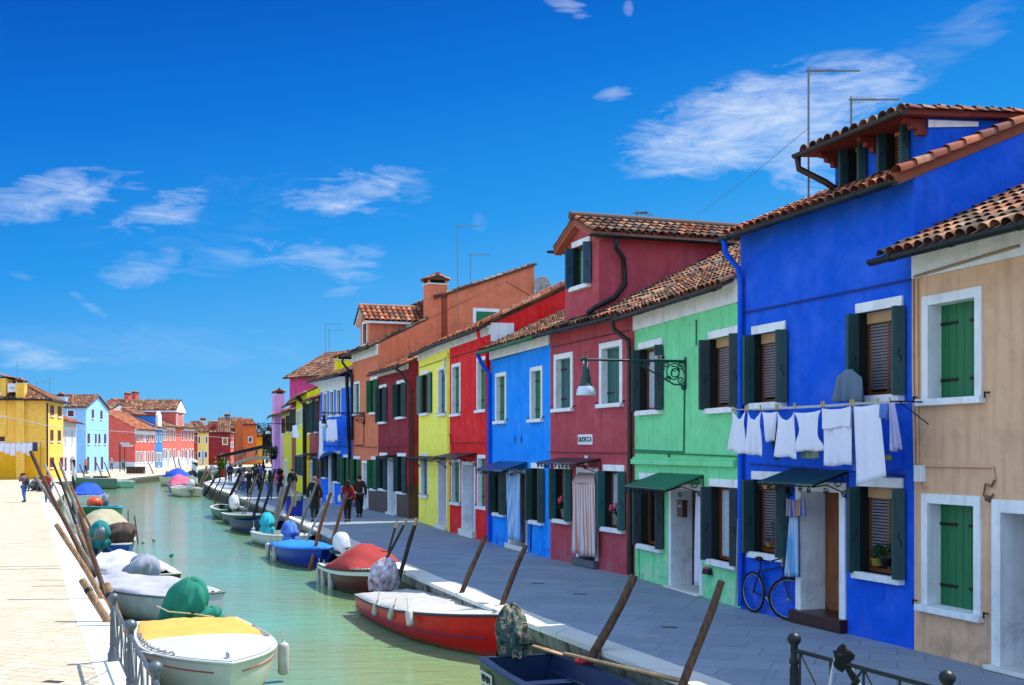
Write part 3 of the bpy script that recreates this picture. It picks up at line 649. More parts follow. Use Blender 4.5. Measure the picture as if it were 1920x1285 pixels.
zz = z1-k*oh-.1; b.path([(DM.W+oh+.05, .3, zz), (DM.W+oh, .32, zz-.2), (DM.W+.1, .55, zz-.4), (DM.W+.08, .6, zz-.7), (DM.W+.08, .6, ev+.75), (DM.W+.06, .35, ev+.45), (DM.W+.0, -.1, ev+.22), (DM.W-.2, -.2, ev+.1)], .055, 8)
b.build('dormer_gutter', M_GUT, DM.root, solid=.008)
# ---- sky blue house
C_SKY = plaster('sky_blue_plaster', '#0088ee', '#0a3fb0', .6, .1)
H = House('azure_house', 'azure blue house with a green gutter and a pale blue door curtain', 'house', B[4], B[3]); H5 = H
H.closed(930, 950, 701, 796, M_MGREEN); H.closed(995, 1018, 690, 793, M_MGREEN)
H.open(929, 948, 884, 967, M_DGREEN, style='plank'); H.open(998, 1019, 878, 982, M_DGREEN, style='plank')
H.door(955, 989, 880, mt=M_DWOOD, fw=.12, depth=.3, step=.14)
H.walls(C_SKY, eaveg(H, 914, 657, .35, .48), D=8, slope=.48, oh=.35, cornice=.36, uext=(.0, .0), gut=mat('green_gutter', '#14683a', .5))
H.cable([(926, 676), (1032, 646)], mat('blue_cable'), .014); H.cable([(997, 980), (996, 1034)], mat('blue_cable'), .02)
b = MB(); b.path([(.1, -.42, H.zg-.05), (.08, -.3, H.zg-.3), (.1, -.08, H.zg-.6), (.1, -.08, .05)], .06, 8); b.build('downpipe', C_COB, H.root)
H.awning(936, 989, 866, out=.7, drop=.22, m=mat('awning_blue', '#1a4f80', .5))
for px in (966, 978):
    u, z = H.uz(px, 824); b = MB(); b.prism([(u-.07, -.012, z), (u, -.012, z-.12), (u+.07, -.012, z), (u, -.012, z+.12)], (0, .012, 0)); b.build('vent', mat('vent_blue', '#0c2f78'), H.root)
# ---- scarlet house and yellow house
C_RED = plaster('scarlet_plaster', '#dc1c1e', '#8a2a2a', .3, .1)
H = House('scarlet_house', 'scarlet house with white framed windows between the azure and the yellow house', 'house', B[5], B[4]); H6 = H
H.closed(848, 864, 684, 782, M_MGREEN); H.closed(895, 914, 672, 775, M_MGREEN); H.closed(847, 864, 860, 946, M_MGREEN); H.closed(896, 915, 853, 954, M_MGREEN)
H.door(867, 892, 865, mt=M_DOORW, fw=.11, depth=.3, step=.22, style='plain')
H.walls(C_RED, eaveg(H, 905, 614, .3, .48), D=8, slope=.48, oh=.3, cornice=.3, tiles=T_NEW)
H.cable([(844, 672), (918, 650)], mat('red_cable2', '#7a1418'), .016); H.cable([(852, 831), (914, 830)], mat('red_cable2'), .014); H.cable([(844, 815), (852, 843)], mat('red_cable2'), .02)
b = MB(); b.path([(H.W-.16, -.37, H.zg-.03), (H.W-.16, -.3, H.zg-.3), (H.W-.14, -.07, H.zg-.5), (H.W-.14, -.07, .05)], .06, 8); b.build('downpipe', C_RED, H.root)
H.awning(848, 894, 850, out=.6, drop=.12, m=mat('awning_plum'))
u, z = H.uz(884, 900); b = MB(); b.box(u-.2, u+.25, .27, .31, z-.3, z+.3); b.cm = 1; b.box(u-.08, u+.1, .262, .27, z+.04, z+.1); b.build('mail_panel', [M_BLACK, M_WHITE], H.root)
b = MB(); b.box(H.W-.006, H.W+.02, .0, .7, H.eave-.5, H.eave+.05); b.build('rendered_end', M_WHITE, H.root)
b = MB(); L = 4.3
for k in range(14):
    a = -.3+L*k/14; c = a+L/14*1.1; vs = [(H.W+math.cos(math.pi*j/5)*r, y, H.eave+.48*y+.13+math.sin(math.pi*j/5)*r) for (y, r) in ((a, .12), (c, .1)) for j in range(6)]; b.add(vs, [(j, j+1, 7+j, 6+j) for j in range(5)], True)
b.build('verge_tiles', T_NEW, H.root)
C_YEL = plaster('lemon_plaster', '#f4e65c', '#c8c010', .3, .08)
H = House('lemon_house', 'lemon yellow house with teal shutters beside the alley', 'house', B[6], B[5]); H7 = H
H.open(791, 804, 704, 781, M_TEAL, style='plank', fold=False, inner='glass'); H.closed(822, 837, 690, 782, M_TEAL)
H.closed(790, 803, 850, 932, M_TEAL); H.door(822, 839, 860, mt=mat('taupe_door', '#8a7a80', .6), fw=.1, depth=.25, step=.15, style='plain')
H.walls(C_YEL, eaveg(H, 783, 662, .3, .48), D=8, slope=.48, oh=.3, cornice=.3, tiles=T_NEW, sidem=M_WHITE)
H.cable([(787, 690), (834, 674), (842, 664)], mat('ochre_cable', '#8a7a20'), .014); b = MB(); b.path([(H.W-.1, -.05, 6), (H.W-.1, -.05, .1)], .03, 6); b.build('conduit', C_YEL, H.root)
H.awning(788, 840, 856, out=.5, drop=.05, m=M_BLACK)
u, z = H.uz(838, 686); b = MB(); b.prism([(u-.1, -.02, z+.25), (u+.12, -.02, z+.1), (u+.12, -.02, z-.3), (u+.02, -.02, z-.1)], (0, -.1, 0)); b.build('cable_hood', M_STONE, H.root)
# ---- beyond the alley
def node(px, Y): return ((px-960)/F*Y, Y)
Mn = [node(766, 48.7), node(709, 54.2), node(661, 59), node(601, 65.4), node(580, 70.6)]
C_MAR = plaster('maroon_plaster', '#84202e', '#5a2020', .3, .14); M_DADO = mat('brown_marble_dado', '#4a302c', .5, var=.2, scale=8, bump=.05)
H = House('maroon_house', 'narrow maroon house on the far corner of the alley', 'house', Mn[1], Mn[0]); H8 = H
H.open(712, 725, 729, 796, M_BGREEN, style='plank'); H.open(745, 761, 721, 787, M_BGREEN, style='plank')
H.open(713, 726, 855, 920, M_BGREEN, style='plank'); H.open(746, 761, 856, 926, M_BGREEN, style='plank'); H.door(728, 744, 858, mt=M_DOORW, fw=.12, step=.1, style='plain')
H.walls(C_MAR, eaveg(H, 704, 700, .4, .45), D=9, slope=.45, oh=.4, cornice=.25, tiles=T_NEW, dado=(1.28, M_DADO), uext=(.0, .3))
H.cable([(712, 840), (764, 836)], mat('red_cable'), .014); H.awning(726, 746, 854, out=.5, drop=.1, m=M_BLACK)
b = MB(); b.path([(H.W-.4, -.5, H.zg), (H.W-.1, -.3, H.zg-.2), (H.W+.05, .1, H.zg-.9), (H.W+.06, .15, 1.0)], .06, 8); b.build('downpipe', M_GUTB, H.root)
C_SAL = plaster('salmon_plaster', '#cf7250', '#7a4a3a', .3, .12)
H = House('salmon_house', 'tall salmon house with a big square chimney and a small gabled dormer', 'house', Mn[2], Mn[1]); H9 = H
H.closed(664, 675, 717, 780, M_MGREEN); H.open(696, 708, 714, 778, M_MGREEN, style='plank'); H.open(664, 675, 861, 925, M_MGREEN, style='plank'); H.open(697, 707, 862, 920, M_MGREEN, style='plank')
H.door(680, 691, 864, mt=M_DOORW, fw=.12, step=.1, style='plain')
ev = eaveg(H, 655, 664, .4, .5); H.walls(C_SAL, ev, D=9, slope=.5, oh=.4, cornice=.5, tiles=T_OLD, dado=(1.28, M_DADO), ridge_v=6)
b = MB(); b.path([(.1, -.47, H.zg-.03), (.0, -.5, H.zg-.3), (.25, -.1, H.zg-.9), (.25, -.08, 3.2)], .06, 8); b.build('downpipe', M_GUT, H.root)
H.cable([(683, 780), (683, 834), (664, 836)], mat('brown_cable', '#5a2a20'), .02); H.cable([(664, 836), (708, 840)], mat('brown_cable'), .016)
uc, zc = H.uz(839, 560, 3.0)
# upper storey block set back, with a window in its side
v0 = 2.9; DM = Sub(H, 0, H.W, v0, name='upper_storey'); zt = 2.7+(845-545)*54/F-.1; mb = DM.front(ev+.3, zt); Dd = 4.5; s2 = .36
for u in (0, DM.W-.0): mb.face([(u, 0, ev), (u, Dd, ev), (u, Dd, zt+s2*Dd), (u, 0, zt)])
mb.face([(0, Dd, ev), (DM.W, Dd, ev), (DM.W, Dd, zt+s2*Dd), (0, Dd, zt+s2*Dd)])
DM.finish(mb, [C_SAL])
b = MB(); tile_patch(b, (-.1, -.35, zt-s2*.35+.05), (1, 0, 0), (0, 1, s2), DM.W+.2, (Dd+.35)*math.sqrt(1+s2*s2), seg=4, seed=3); b.cm = 1; b.prism([(-.1, -.35, zt-s2*.35-.03), (-.1, Dd+.1, zt+s2*Dd+.01), (-.1, Dd+.1, zt+s2*Dd+.09), (-.1, -.35, zt-s2*.35+.045)], (DM.W+.2, 0, 0)); b.build('upper_roof', [T_OLD, T_UND], DM.root)
va = 5.05-v0; f = MB(); f.box(DM.W-.01, DM.W+.04, va-.65, va+.65, ev+.2, ev+1.75); f.cm = 1; f.box(DM.W+.04, DM.W+.05, va-.5, va+.5, ev+.35, ev+1.6); f.build('side_window', [M_WHITE, M_MGREEN], DM.root)
chimney('chimney', H.roof, H.W-.4, 2.75, .8, .9, 6.5, 2.7+(845-527)*54/F, C_SAL)
# gabled dormer on its front slope
ul = H.uz(676, 640, .0)[0]; ur = H.uz(692.5, 640, .0)[0]; z1 = H.uz(692, 598)[1]; g = H.uz(683, 578)[1]-z1; DM = Sub(H, ul, ur, .0)
zb = ev-.05; DM.closed_uz(DM.W*.25, DM.W*.8, zb+.12, z1-.05, M_MGREEN, fw=.1); mb = DM.front(zb, z1, g); vb = (z1-ev)/.5
for u in (0, DM.W): mb.face([(u, 0, zb), (u, vb, zb+.5*vb), (u, vb, z1), (u, 0, z1)])
DM.finish(mb, [C_SAL]); b = MB(); k = g/(DM.W/2); oh = .25
for sg in (0, 1):
    O = (-oh, -.3, z1-k*oh+.06) if sg == 0 else (DM.W+oh, -.3, z1-k*oh+.06); S = (1, 0, k) if sg == 0 else (-1, 0, k); tile_patch(b, O, (0, 1, 0), S, vb+2.2, (DM.W/2+oh)*math.sqrt(1+k*k), seg=5, seed=sg, pitch=.24)
b.path([(DM.W/2, -.3+y*.4, z1+g+.1) for y in range(int((vb+2)/.4)+1)], .1, 6)
b.cm = 2; b.prism([(-oh, -.22, z1-k*oh-.05), (DM.W/2, -.22, z1+g-.05), (DM.W+oh, -.22, z1-k*oh-.05), (DM.W+oh, -.22, z1-k*oh+.05), (DM.W/2, -.22, z1+g+.05), (-oh, -.22, z1-k*oh+.05)], (0, vb+2, 0))
b.build('dormer_roof', [T_NEW, T_UND, M_WHITE], DM.root)
# blue house with tall white cornice
C_BL2 = plaster('royal_blue_plaster', '#046ae8', '#0a3a98', .3, .08)
H = House('royal_blue_house', 'bright blue house under a deep curved white cornice', 'house', Mn[3], Mn[2]); H10 = H
for a, c, t, b_ in ((606, 614, 736, 786), (618, 626.5, 732, 783), (631, 640, 729, 782)): H.closed(a, c, t, b_, M_DGREEN, straps=False)
H.open(607, 614, 852, 898, M_DGREEN, style='plank'); H.open(628, 638, 851, 906, M_DGREEN, style='plank'); H.open(645, 655, 858, 915, M_MGREEN, style='plank'); H.door(617, 627, 853, mt=M_DOORW, fw=.12, step=.4, style='plain')
ev = eaveg(H, 585, 715, .7, .35); zc = H.uz(603, 736)[1]
H.walls(C_BL2, ev, D=8, slope=.35, oh=.7, tiles=T_OLD)
b = MB(); n = 8; prof = [(0, zc)]+[(-.65*(1-math.cos(math.pi/2*i/n)), zc+(ev-.3-zc)*math.sin(math.pi/2*i/n)) for i in range(1, n+1)]+[(0, ev-.3)]; b.prism([(0, y, z) for y, z in prof], (H.W, 0, 0)); b.build('cornice', M_WHITE, H.root)
H.cable([(603, 836), (658, 838)], mat('blue_cable'), .02); H.awning(612, 632, 848, out=.8, drop=.3, m=mat('awning_blue'))
b = MB(); b.path([(H.W+.05, -.3, ev-.2), (H.W+.05, -.08, .2)], .09, 8); b.build('downpipe', M_BLACK, H.root)
C_PR = plaster('brick_red_plaster', '#9a4444', '#6a3a3a', .3, .12)
H = House('brick_red_house', 'low brick red house between the bright blue and the acid yellow house', 'house', Mn[4], Mn[3]); H11 = H
H.open(580, 585, 757, 815, M_BGREEN, style='plank'); H.open(592, 597, 753, 813, M_BGREEN, style='plank'); H.open(592, 598, 860, 900, M_DGREEN, style='plank'); H.door(582, 589, 862, mt=M_DOORW, fw=.14, step=.1, style='plain')
H.walls(C_PR, eaveg(H, 577, 751, .35, .4), D=8, slope=.4, oh=.35, tiles=T_NEW); H.awning(580, 594, 850, out=.8, drop=.15, m=M_DGREEN)
C_AY = plaster('acid_yellow_plaster', '#e2da18', '#6a6a20', .3, .1)
Nn = [node(575, 73.2), node(555, 83), node(547, 87), node(530, 96), node(518, 103), node(513, 108)]
H = House('acid_yellow_house', 'acid yellow house at the second alley, closed green shutters', 'house', Nn[1], Nn[0]); H12 = H
for a, c, t, b_ in ((557, 560.5, 770, 802), (561.5, 564.5, 768, 800), (566, 569.5, 765, 798)): H.closed(a, c, t, b_, M_DGREEN, straps=False)
H.open(558, 563, 856, 892, M_BGREEN, style='plank'); H.open(566, 570, 856, 894, M_BGREEN, style='plank')
ev = eaveg(H, 541, 752, .5, .3); H.walls(C_AY, ev, D=8, slope=.45, oh=.5, tiles=T_NEW)
b = MB(); b.path([(H.W-.2, -.55, H.zg), (H.W-.1, -.1, H.zg-.5), (H.W-.1, -.1, .05)], .14, 8); b.build('downpipe', M_BLACK, H.root)
chimney('chimney', H.roof, H.W-.8, 2.5, 1.0, 1.4, 6, 2.7+(845-678)*75/F, C_AY)
C_MG = plaster('magenta_plaster', '#c4407c', '#7a2a50', .3, .08)
H = House('magenta_house', 'tall magenta house rising behind the acid yellow one', 'house', node(543, 91), node(640, 87)); H13 = H
H.walls(C_MG, 2.7+(845-706)*91/F, D=7, slope=.52, oh=.4, tiles=T_OLD, uext=(.3, 0), gutter=False)
C_RU = plaster('rust_plaster', '#8a4a3c', '#6a3a3a', .3, .1)
H = House('rust_house', 'narrow rust brown house left of the acid yellow one', 'house', Nn[2], Nn[1]); H14 = H
H.open(548, 549.8, 770, 812, M_BGREEN, style='plank'); H.open(551, 553, 768, 810, M_BGREEN, style='plank'); H.walls(C_RU, 2.7+(845-756)*85/F, D=8, slope=.4, oh=.6, tiles=T_NEW)
C_Y3 = plaster('canary_plaster', '#cfc43a', '#8a8a40', .3, .08)
H = House('canary_house', 'canary yellow house between the rust and the lilac house', 'house', Nn[3], Nn[2]); H15 = H
H.open(532, 534.5, 785, 815, M_DWOOD, style='plank'); H.open(540, 542.5, 780, 812, M_DWOOD, style='plank'); H.door(535, 539, 862, fw=.14, style='plain'); H.walls(C_Y3, 2.7+(845-772)*90/F, D=8, slope=.4, oh=.4, tiles=T_NEW)
C_LI = plaster('lilac_plaster', '#d09cd0', '#8a6a8a', .3, .08)
H = House('lilac_house', 'pale lilac house with a tall lilac chimney breast', 'house', Nn[4], Nn[3]); H16 = H
H.closed(524, 526, 800, 826, M_DGREEN, straps=False); H.walls(C_LI, 2.7+(845-773)*96/F, D=8, slope=.4, oh=.7, tiles=T_NEW, gut=M_GUT)
b = MB(); b.box(H.W*.18, H.W*.62, -.45, .3, 0, 2.7+(845-741)*100/F); b.build('chimney', C_LI, H.root); chimney('chimney', H.roof, H.W*.4, .0, 1.9, .8, 5, 2.7+(845-741)*100/F, C_LI, cap=True)
C_NV = plaster('navy_plaster', '#16245a', '#101838', .3, .08)
H = House('navy_house', 'dark navy house at the far end of the right bank', 'house', Nn[5], Nn[4]); H17 = H
H.walls(C_NV, 2.7+(845-800)*104/F, D=8, slope=.4, oh=.5, tiles=T_OLD)
# ------------------------------------------------------------------ ground, banks, water
ZW = -.75
RB = [(9, -8), (5.4, 4), (4.0, 8.4), (2.08, 14.2), (.02, 20.0), (-2.0, 26.2), (-4.9, 36), (-7.8, 45.7), (-12.5, 60.9), (-18.6, 80), (-21.2, 87.5), (-26, 103.5), (-31, 135), (-35.5, 170), (-37.5, 196), (-38, 204)]
LB = [(3, -4), (.2, 3.2), (-4.28, 14.44), (-7.63, 22.7), (-15.4, 42.5), (-23.6, 63), (-29.2, 80), (-35, 95), (-40.2, 107), (-40, 113), (-37, 117.5), (-38.4, 124), (-39.6, 136), (-42, 160), (-44, 200), (-44, 204)]
def stone_mat(key, c1, c2, mortar, bw, bh, off=.5, rough=.8, tint='#806a50', rot=0, bump=.25, ms=.012, spec=.3):
    m = bpy.data.materials.new(key); m.use_nodes = True; nt = m.node_tree; N = nt.nodes; L = nt.links; b = N['Principled BSDF']; b.inputs['Roughness'].default_value = rough; b.inputs['Specular IOR Level'].default_value = spec
    tc = N.new('ShaderNodeTexCoord'); mp = N.new('ShaderNodeMapping'); mp.inputs['Rotation'].default_value = (0, 0, rot); L.new(tc.outputs['Object'], mp.inputs[0])
    nw = N.new('ShaderNodeTexNoise'); nw.inputs['Scale'].default_value = 2.2; nw.inputs['Detail'].default_value = 3; L.new(mp.outputs[0], nw.inputs['Vector'])
    ad = N.new('ShaderNodeMixRGB'); ad.blend_type = 'ADD'; ad.inputs[0].default_value = .04; L.new(mp.outputs[0], ad.inputs[1]); L.new(nw.outputs[1], ad.inputs[2])
    br = N.new('ShaderNodeTexBrick'); br.inputs['Scale'].default_value = 1; br.inputs['Brick Width'].default_value = bw; br.inputs['Row Height'].default_value = bh; br.inputs['Mortar Size'].default_value = ms
    br.inputs['Mortar Smooth'].default_value = .3; br.offset = off; br.offset_frequency = 2; br.squash = .7; br.squash_frequency = 3
    br.inputs['Color1'].default_value = lin(c1); br.inputs['Color2'].default_value = lin(c2); br.inputs['Mortar'].default_value = lin(mortar); br.inputs['Bias'].default_value = .1; L.new(ad.outputs[0], br.inputs[0])
    n = N.new('ShaderNodeTexNoise'); n.inputs['Scale'].default_value = .9; n.inputs['Detail'].default_value = 8; n.inputs['Roughness'].default_value = .65; L.new(mp.outputs[0], n.inputs['Vector'])
    mr = N.new('ShaderNodeMapRange'); mr.inputs[1].default_value = .45; mr.inputs[2].default_value = .75; mr.inputs[4].default_value = .45; L.new(n.outputs[0], mr.inputs[0])
    mx = N.new('ShaderNodeMixRGB'); L.new(mr.outputs[0], mx.inputs[0]); L.new(br.outputs[0], mx.inputs[1]); mx.inputs[2].default_value = lin(tint)
    n2 = N.new('ShaderNodeTexNoise'); n2.inputs['Scale'].default_value = 30; n2.inputs['Detail'].default_value = 5; L.new(mp.outputs[0], n2.inputs['Vector'])
    mr2 = N.new('ShaderNodeMapRange'); mr2.inputs[1].default_value = .35; mr2.inputs[2].default_value = .7; mr2.inputs[3].default_value = .82; mr2.inputs[4].default_value = 1.1; L.new(n2.outputs[0], mr2.inputs[0])
    mm = N.new('ShaderNodeMixRGB'); mm.blend_type = 'MULTIPLY'; mm.inputs[0].default_value = 1; L.new(mx.outputs[0], mm.inputs[1]); L.new(mr2.outputs[0], mm.inputs[2])
    L.new(mm.outputs[0], b.inputs['Base Color'])
    bp = N.new('ShaderNodeBump'); bp.inputs['Strength'].default_value = bump; bp.inputs['Distance'].default_value = .02; bp.invert = True; L.new(br.outputs['Fac'], bp.inputs['Height'])
    bp2 = N.new('ShaderNodeBump'); bp2.inputs['Strength'].default_value = .15; bp2.inputs['Distance'].default_value = .01; L.new(n2.outputs[0], bp2.inputs['Height']); L.new(bp.outputs[0], bp2.inputs['Normal']); L.new(bp2.outputs[0], b.inputs['Normal'])
    return m
M_PAVR = stone_mat('grey_trachyte_paving', '#909ba8', '#848e9b', '#727c88', 1.0, .55, rot=R(17.5), tint='#6c7784', rough=.75, bump=.12)
M_PAVL = stone_mat('pale_trachyte_paving', '#aca18e', '#bdb29f', '#6c6454', .52, .23, rot=R(21.8), tint='#b5a68e', rough=.85, bump=.2, ms=.008, spec=.1)
M_KERB = stone_mat('white_kerb_stone', '#c9c5bb', '#d4d1c9', '#77746c', 2.4, 3.0, rot=R(17.5), tint='#bab5a8', bump=.1, ms=.008, spec=.15)
M_KERBL = stone_mat('white_kerb_stone_left', '#ccc8be', '#d6d3cb', '#8a877f', 2.4, 3.0, rot=R(21.8), tint='#c6c0b2', bump=.1, ms=.008, spec=.1)
def struct(o, label, name=None): o['label'] = label; o['kind'] = 'structure'; return o
def offset(P, d):
    out = []
    for i, p in enumerate(P):
        a = Vector(P[max(i-1, 0)]); b = Vector(P[min(i+1, len(P)-1)]); t = (b-a).normalized(); out.append((p[0]-t.y*d, p[1]+t.x*d))
    return out
def land(name, line, far, m, label, z=-.004):
    b = MB(); b.face([(*p, z) for p in line]+[(*p, z) for p in far])
    o = b.build(name, m); 
    import bmesh as bm_
    bm = bm_.new(); bm.from_mesh(o.data); bm_.ops.triangulate(bm, faces=bm.faces); bm_.ops.recalc_face_normals(bm, faces=bm.faces)
    for f in bm.faces:
        if f.normal.z < 0: f.normal_flip()
    bm.to_mesh(o.data); bm.free(); return struct(o, label)
LBi = offset(LB, .55); RBi = offset(RB, -.42)
land('pavement', LBi+[(-44.5, 3000)], [(-3000, 3000), (-3000, -300), (3, -300)], M_PAVL, 'pale stone paving of the sunlit left bank')
land('pavement', RBi+[(-37.5, 3000)], [(3000, 3000), (3000, -300), (9, -300)], M_PAVR, 'grey stone paving of the right bank')
def kerb(line, side, w, m, label):
    inn = offset(line, side*w); b = MB(); n = len(line)
    lip = offset(line, -side*.04)
    for i in range(n-1):
        b.face([(*lip[i], .0), (*lip[i+1], .0), (*inn[i+1], .0), (*inn[i], .0)])
        b.face([(*lip[i], .0), (*lip[i+1], .0), (*lip[i+1], -.07), (*lip[i], -.07)]); b.cm = 1
        b.face([(*lip[i], -.07), (*lip[i+1], -.07), (*line[i+1], -.26), (*line[i], -.26)]); b.cm = 0
    return struct(b.build('kerb', [m, plaster('mossy_kerb_face', '#7c7c70', '#2c3a24', 1.0, .3)]), label)
kerb(LB, 1, .55, M_KERBL, 'white stone kerb of the left bank'); kerb(RB, -1, .42, M_KERB, 'white stone kerb of the right bank')
M_QW = plaster('quay_wall_brick', '#4a4438', '#2c3a20', .9, .2)
for line, lb in ((LB, 'dark brick quay wall of the left bank'), (RB, 'weedy brick quay wall of the right bank')):
    b = MB()
    for i in range(len(line)-1): b.face([(*line[i], -.2), (*line[i+1], -.2), (*line[i+1], -2.5), (*line[i], -2.5)])
    struct(b.build('quay_wall', M_QW), lb)
b = MB(); b.face([(-44.6, 204, 0), (-37.2, 204, 0), (-37.2, 204, -2.5), (-44.6, 204, -2.5)]); b.face([(-44.6, 204, 0), (-37.2, 204, 0), (-37, 3000, 0), (-44.6, 3000, 0)]); struct(b.build('ground', M_PAVL), 'far ground beyond the bridge')
# white stone cross bands in the right paving
b = MB()
for px, py in ((600, 991), (560, 935)):
    pass
def water():
    m = bpy.data.materials.new('canal_water'); m.use_nodes = True; nt = m.node_tree; N = nt.nodes; L = nt.links; b = N['Principled BSDF']
    b.inputs['Roughness'].default_value = .06; b.inputs['IOR'].default_value = 1.33; b.inputs['Specular IOR Level'].default_value = .5
    tc = N.new('ShaderNodeTexCoord'); n = N.new('ShaderNodeTexNoise'); n.inputs['Scale'].default_value = .16; n.inputs['Detail'].default_value = 4; L.new(tc.outputs['Object'], n.inputs['Vector'])
    r = N.new('ShaderNodeValToRGB'); r.color_ramp.elements[0].position = .35; r.color_ramp.elements[1].position = .7; r.color_ramp.elements[0].color = lin('#75865a'); r.color_ramp.elements[1].color = lin('#6a9a78'); L.new(n.outputs[0], r.inputs[0]); L.new(r.outputs[0], b.inputs['Base Color'])
    def nz(sc, st, det, rot=0, dist=0):
        mp = N.new('ShaderNodeMapping'); mp.inputs['Scale'].default_value = st; mp.inputs['Rotation'].default_value = (0, 0, rot); L.new(tc.outputs['Object'], mp.inputs[0])
        x = N.new('ShaderNodeTexNoise'); x.inputs['Scale'].default_value = sc; x.inputs['Detail'].default_value = det; x.inputs['Distortion'].default_value = dist; L.new(mp.outputs[0], x.inputs['Vector']); return x.outputs[0]
    prev = None
    for (h, d, s) in ((nz(1.1, (1, 2.2, 1), 3, R(20), .4), .05, .4), (nz(5, (1, 2.4, 1), 4, R(-12), .5), .014, .45), (nz(18, (1, 1.8, 1), 3, R(8)), .004, .5)):
        bp = N.new('ShaderNodeBump'); bp.inputs['Distance'].default_value = d; bp.inputs['Strength'].default_value = s; L.new(h, bp.inputs['Height'])
        if prev: L.new(prev, bp.inputs['Normal'])
        prev = bp.outputs[0]
    L.new(prev, b.inputs['Normal']); return m
b = MB(); b.face([(-60, -30, ZW), (40, -30, ZW), (40, 206, ZW), (-60, 206, ZW)]); struct(b.build('water', water()), 'green water of the canal')
# ------------------------------------------------------------------ far buildings on the left bank
M_SHR = mat('brown_shutter', '#5a2426', .6); M_SHV = mat('plum_shutter', '#5a2a48', .6); M_SHG = mat('grey_green_shutter', '#5f7a6c', .6)
def fwin(H, u0, u1, z0, z1, sm=None, v=0.0, side=None, trim=M_WHITE, fr=True, leafs=False, parent=None):
    """small far window, frame proud of the wall; side='L': on the near side wall (u=0, faces the camera) at v=u0..u1"""
    sm = sm or M_DGREEN
    def B(mb, a, b, c, d, p0, p1):
        if side: mb.box(-p1, -p0, a, b, c, d)
        else: mb.box(a, b, -p1, -p0, c, d)
    w = MB()
    if fr:
        t = .13; B(w, u0-t, u0, z0-t, z1+t, -.01, .06); B(w, u1, u1+t, z0-t, z1+t, -.01, .06); B(w, u0, u1, z1, z1+t, -.01, .06); B(w, u0, u1, z0-t, z0, -.01, .09)
    else: B(w, u0-.08, u1+.08, z0-.12, z0, -.01, .12)
    o = w.build('window', trim, H.root)
    p = MB(); B(p, u0, u1, z0, z1, -.01, .03); p.build('pane', M_GLASS if leafs else sm, o)
    if leafs:
        for a, c in ((u0-(u1-u0)*.5, u0), (u1, u1+(u1-u0)*.5)): s_ = MB(); B(s_, a, c, z0, z1, .0, .06); s_.build('shutter', sm, o)
    else:
        s_ = MB(); m = (u0+u1)/2; B(s_, m-.02, m+.02, z0, z1, .03, .04); s_.build('mullion', M_BLACK, o)
    return o
def fh(name, label, A, B, eave, m, D=8, **k):
    H = House(name, label, A, B, 'house'); H.m = m; H.args = (eave, D, k); return H
def pxw(H, pxl, pxr, yt, yb): u0, zt = H.uz(pxl, yt); u1, _ = H.uz(pxr, yt); return u0, u1, H.uz(pxl, yb)[1], zt
# yellow house
C_GOLD = plaster('golden_plaster', '#f2b850', '#c9a010', .5, .08)
A = node(87, 115); Bn = node(118.5, 123.5); H = House('golden_house', 'large golden yellow house with brown shutters at the far left', A, Bn); G1 = H
for a, b_, t, c in ((94, 101, 760, 779), (108, 115, 762, 781), (94, 100, 806, 827), (108, 114, 807, 827), (93, 101, 858, 877), (112, 118, 858, 877)): fwin(H, *pxw(H, a, b_, t, c), M_SHR, fr=False)
ev = 2.7+(845-750)*115/F; H.walls(C_GOLD, ev, D=14, slope=.0, oh=.5, roof=False)
b = MB(); q = 4.6; sl = .5; kk = math.sqrt(1+sl*sl); O = (-.5, -.5, ev+.02)
tile_patch(b, O, (0, 1, 0), (1, 0, sl), 14, q*kk, seg=4, seed=1, clip=dict(poly=[(0, 0), (14, 0), (14, q*kk), (q, q*kk)], f=lambda x: (0, min(q, x)*kk)))
tile_patch(b, O, (1, 0, 0), (0, 1, sl), H.W+.8, q*kk, seg=4, seed=2, clip=dict(poly=[(0, 0), (H.W+.8, 0), (H.W+.8, q*kk), (q, q*kk)], f=lambda x: (0, min(q, x)*kk)))
b.cm = 1; b.prism([(-.5, -.5, ev-.08), (H.W+.3, -.5, ev-.08), (H.W+.3, 14, ev-.08), (-.5, 14, ev-.08)], (0, 0, .08)); b.cm = 0
b.path([(-.5+.4*i, -.5+.4*i, ev+.1+.4*i*sl) for i in range(12)], .1, 6); H.roof = b.build('roof', [T_OLD, T_UND], H.root)
b = MB(); b.path([(-.6, -.6, ev-.02), (-.6, 13.9, ev-.02)], .08, 6); b.path([(-.6, -.6, ev-.02), (H.W+.3, -.6, ev-.02)], .08, 6); b.build('gutter', M_GUT, H.root)
def vside(H, px):  # v of the near side wall at pixel column
    k = (px-960)/F; return (k*H.A.y-H.A.x)/(H.V.x-k*H.V.y)
def sidew(H, pxl, pxr, yt, yb, **k):
    v1 = vside(H, pxl); v0 = vside(H, pxr); Y = H.A.y+v0*H.V.y; return fwin(H, v0, v1, HC+(HY-yb)/F*Y, HC+(HY-yt)/F*Y, side='L', **k)
for a in ((-3, 9, 760, 780), (-3, 9, 808, 828), (-3, 3, 725, 737)): sidew(H, *a, sm=M_SHR, fr=False)
v1 = vside(H, 31); v0 = vside(H, 47); b = MB(); b.box(-.35, .0, v0, v1, 0, ev+.9); b.build('chimney_breast', C_GOLD, H.root)
ch = chimney('chimney', H.roof, .35, (v0+v1)/2, 1.2, v1-v0, 6, ev+1.5, C_GOLD)
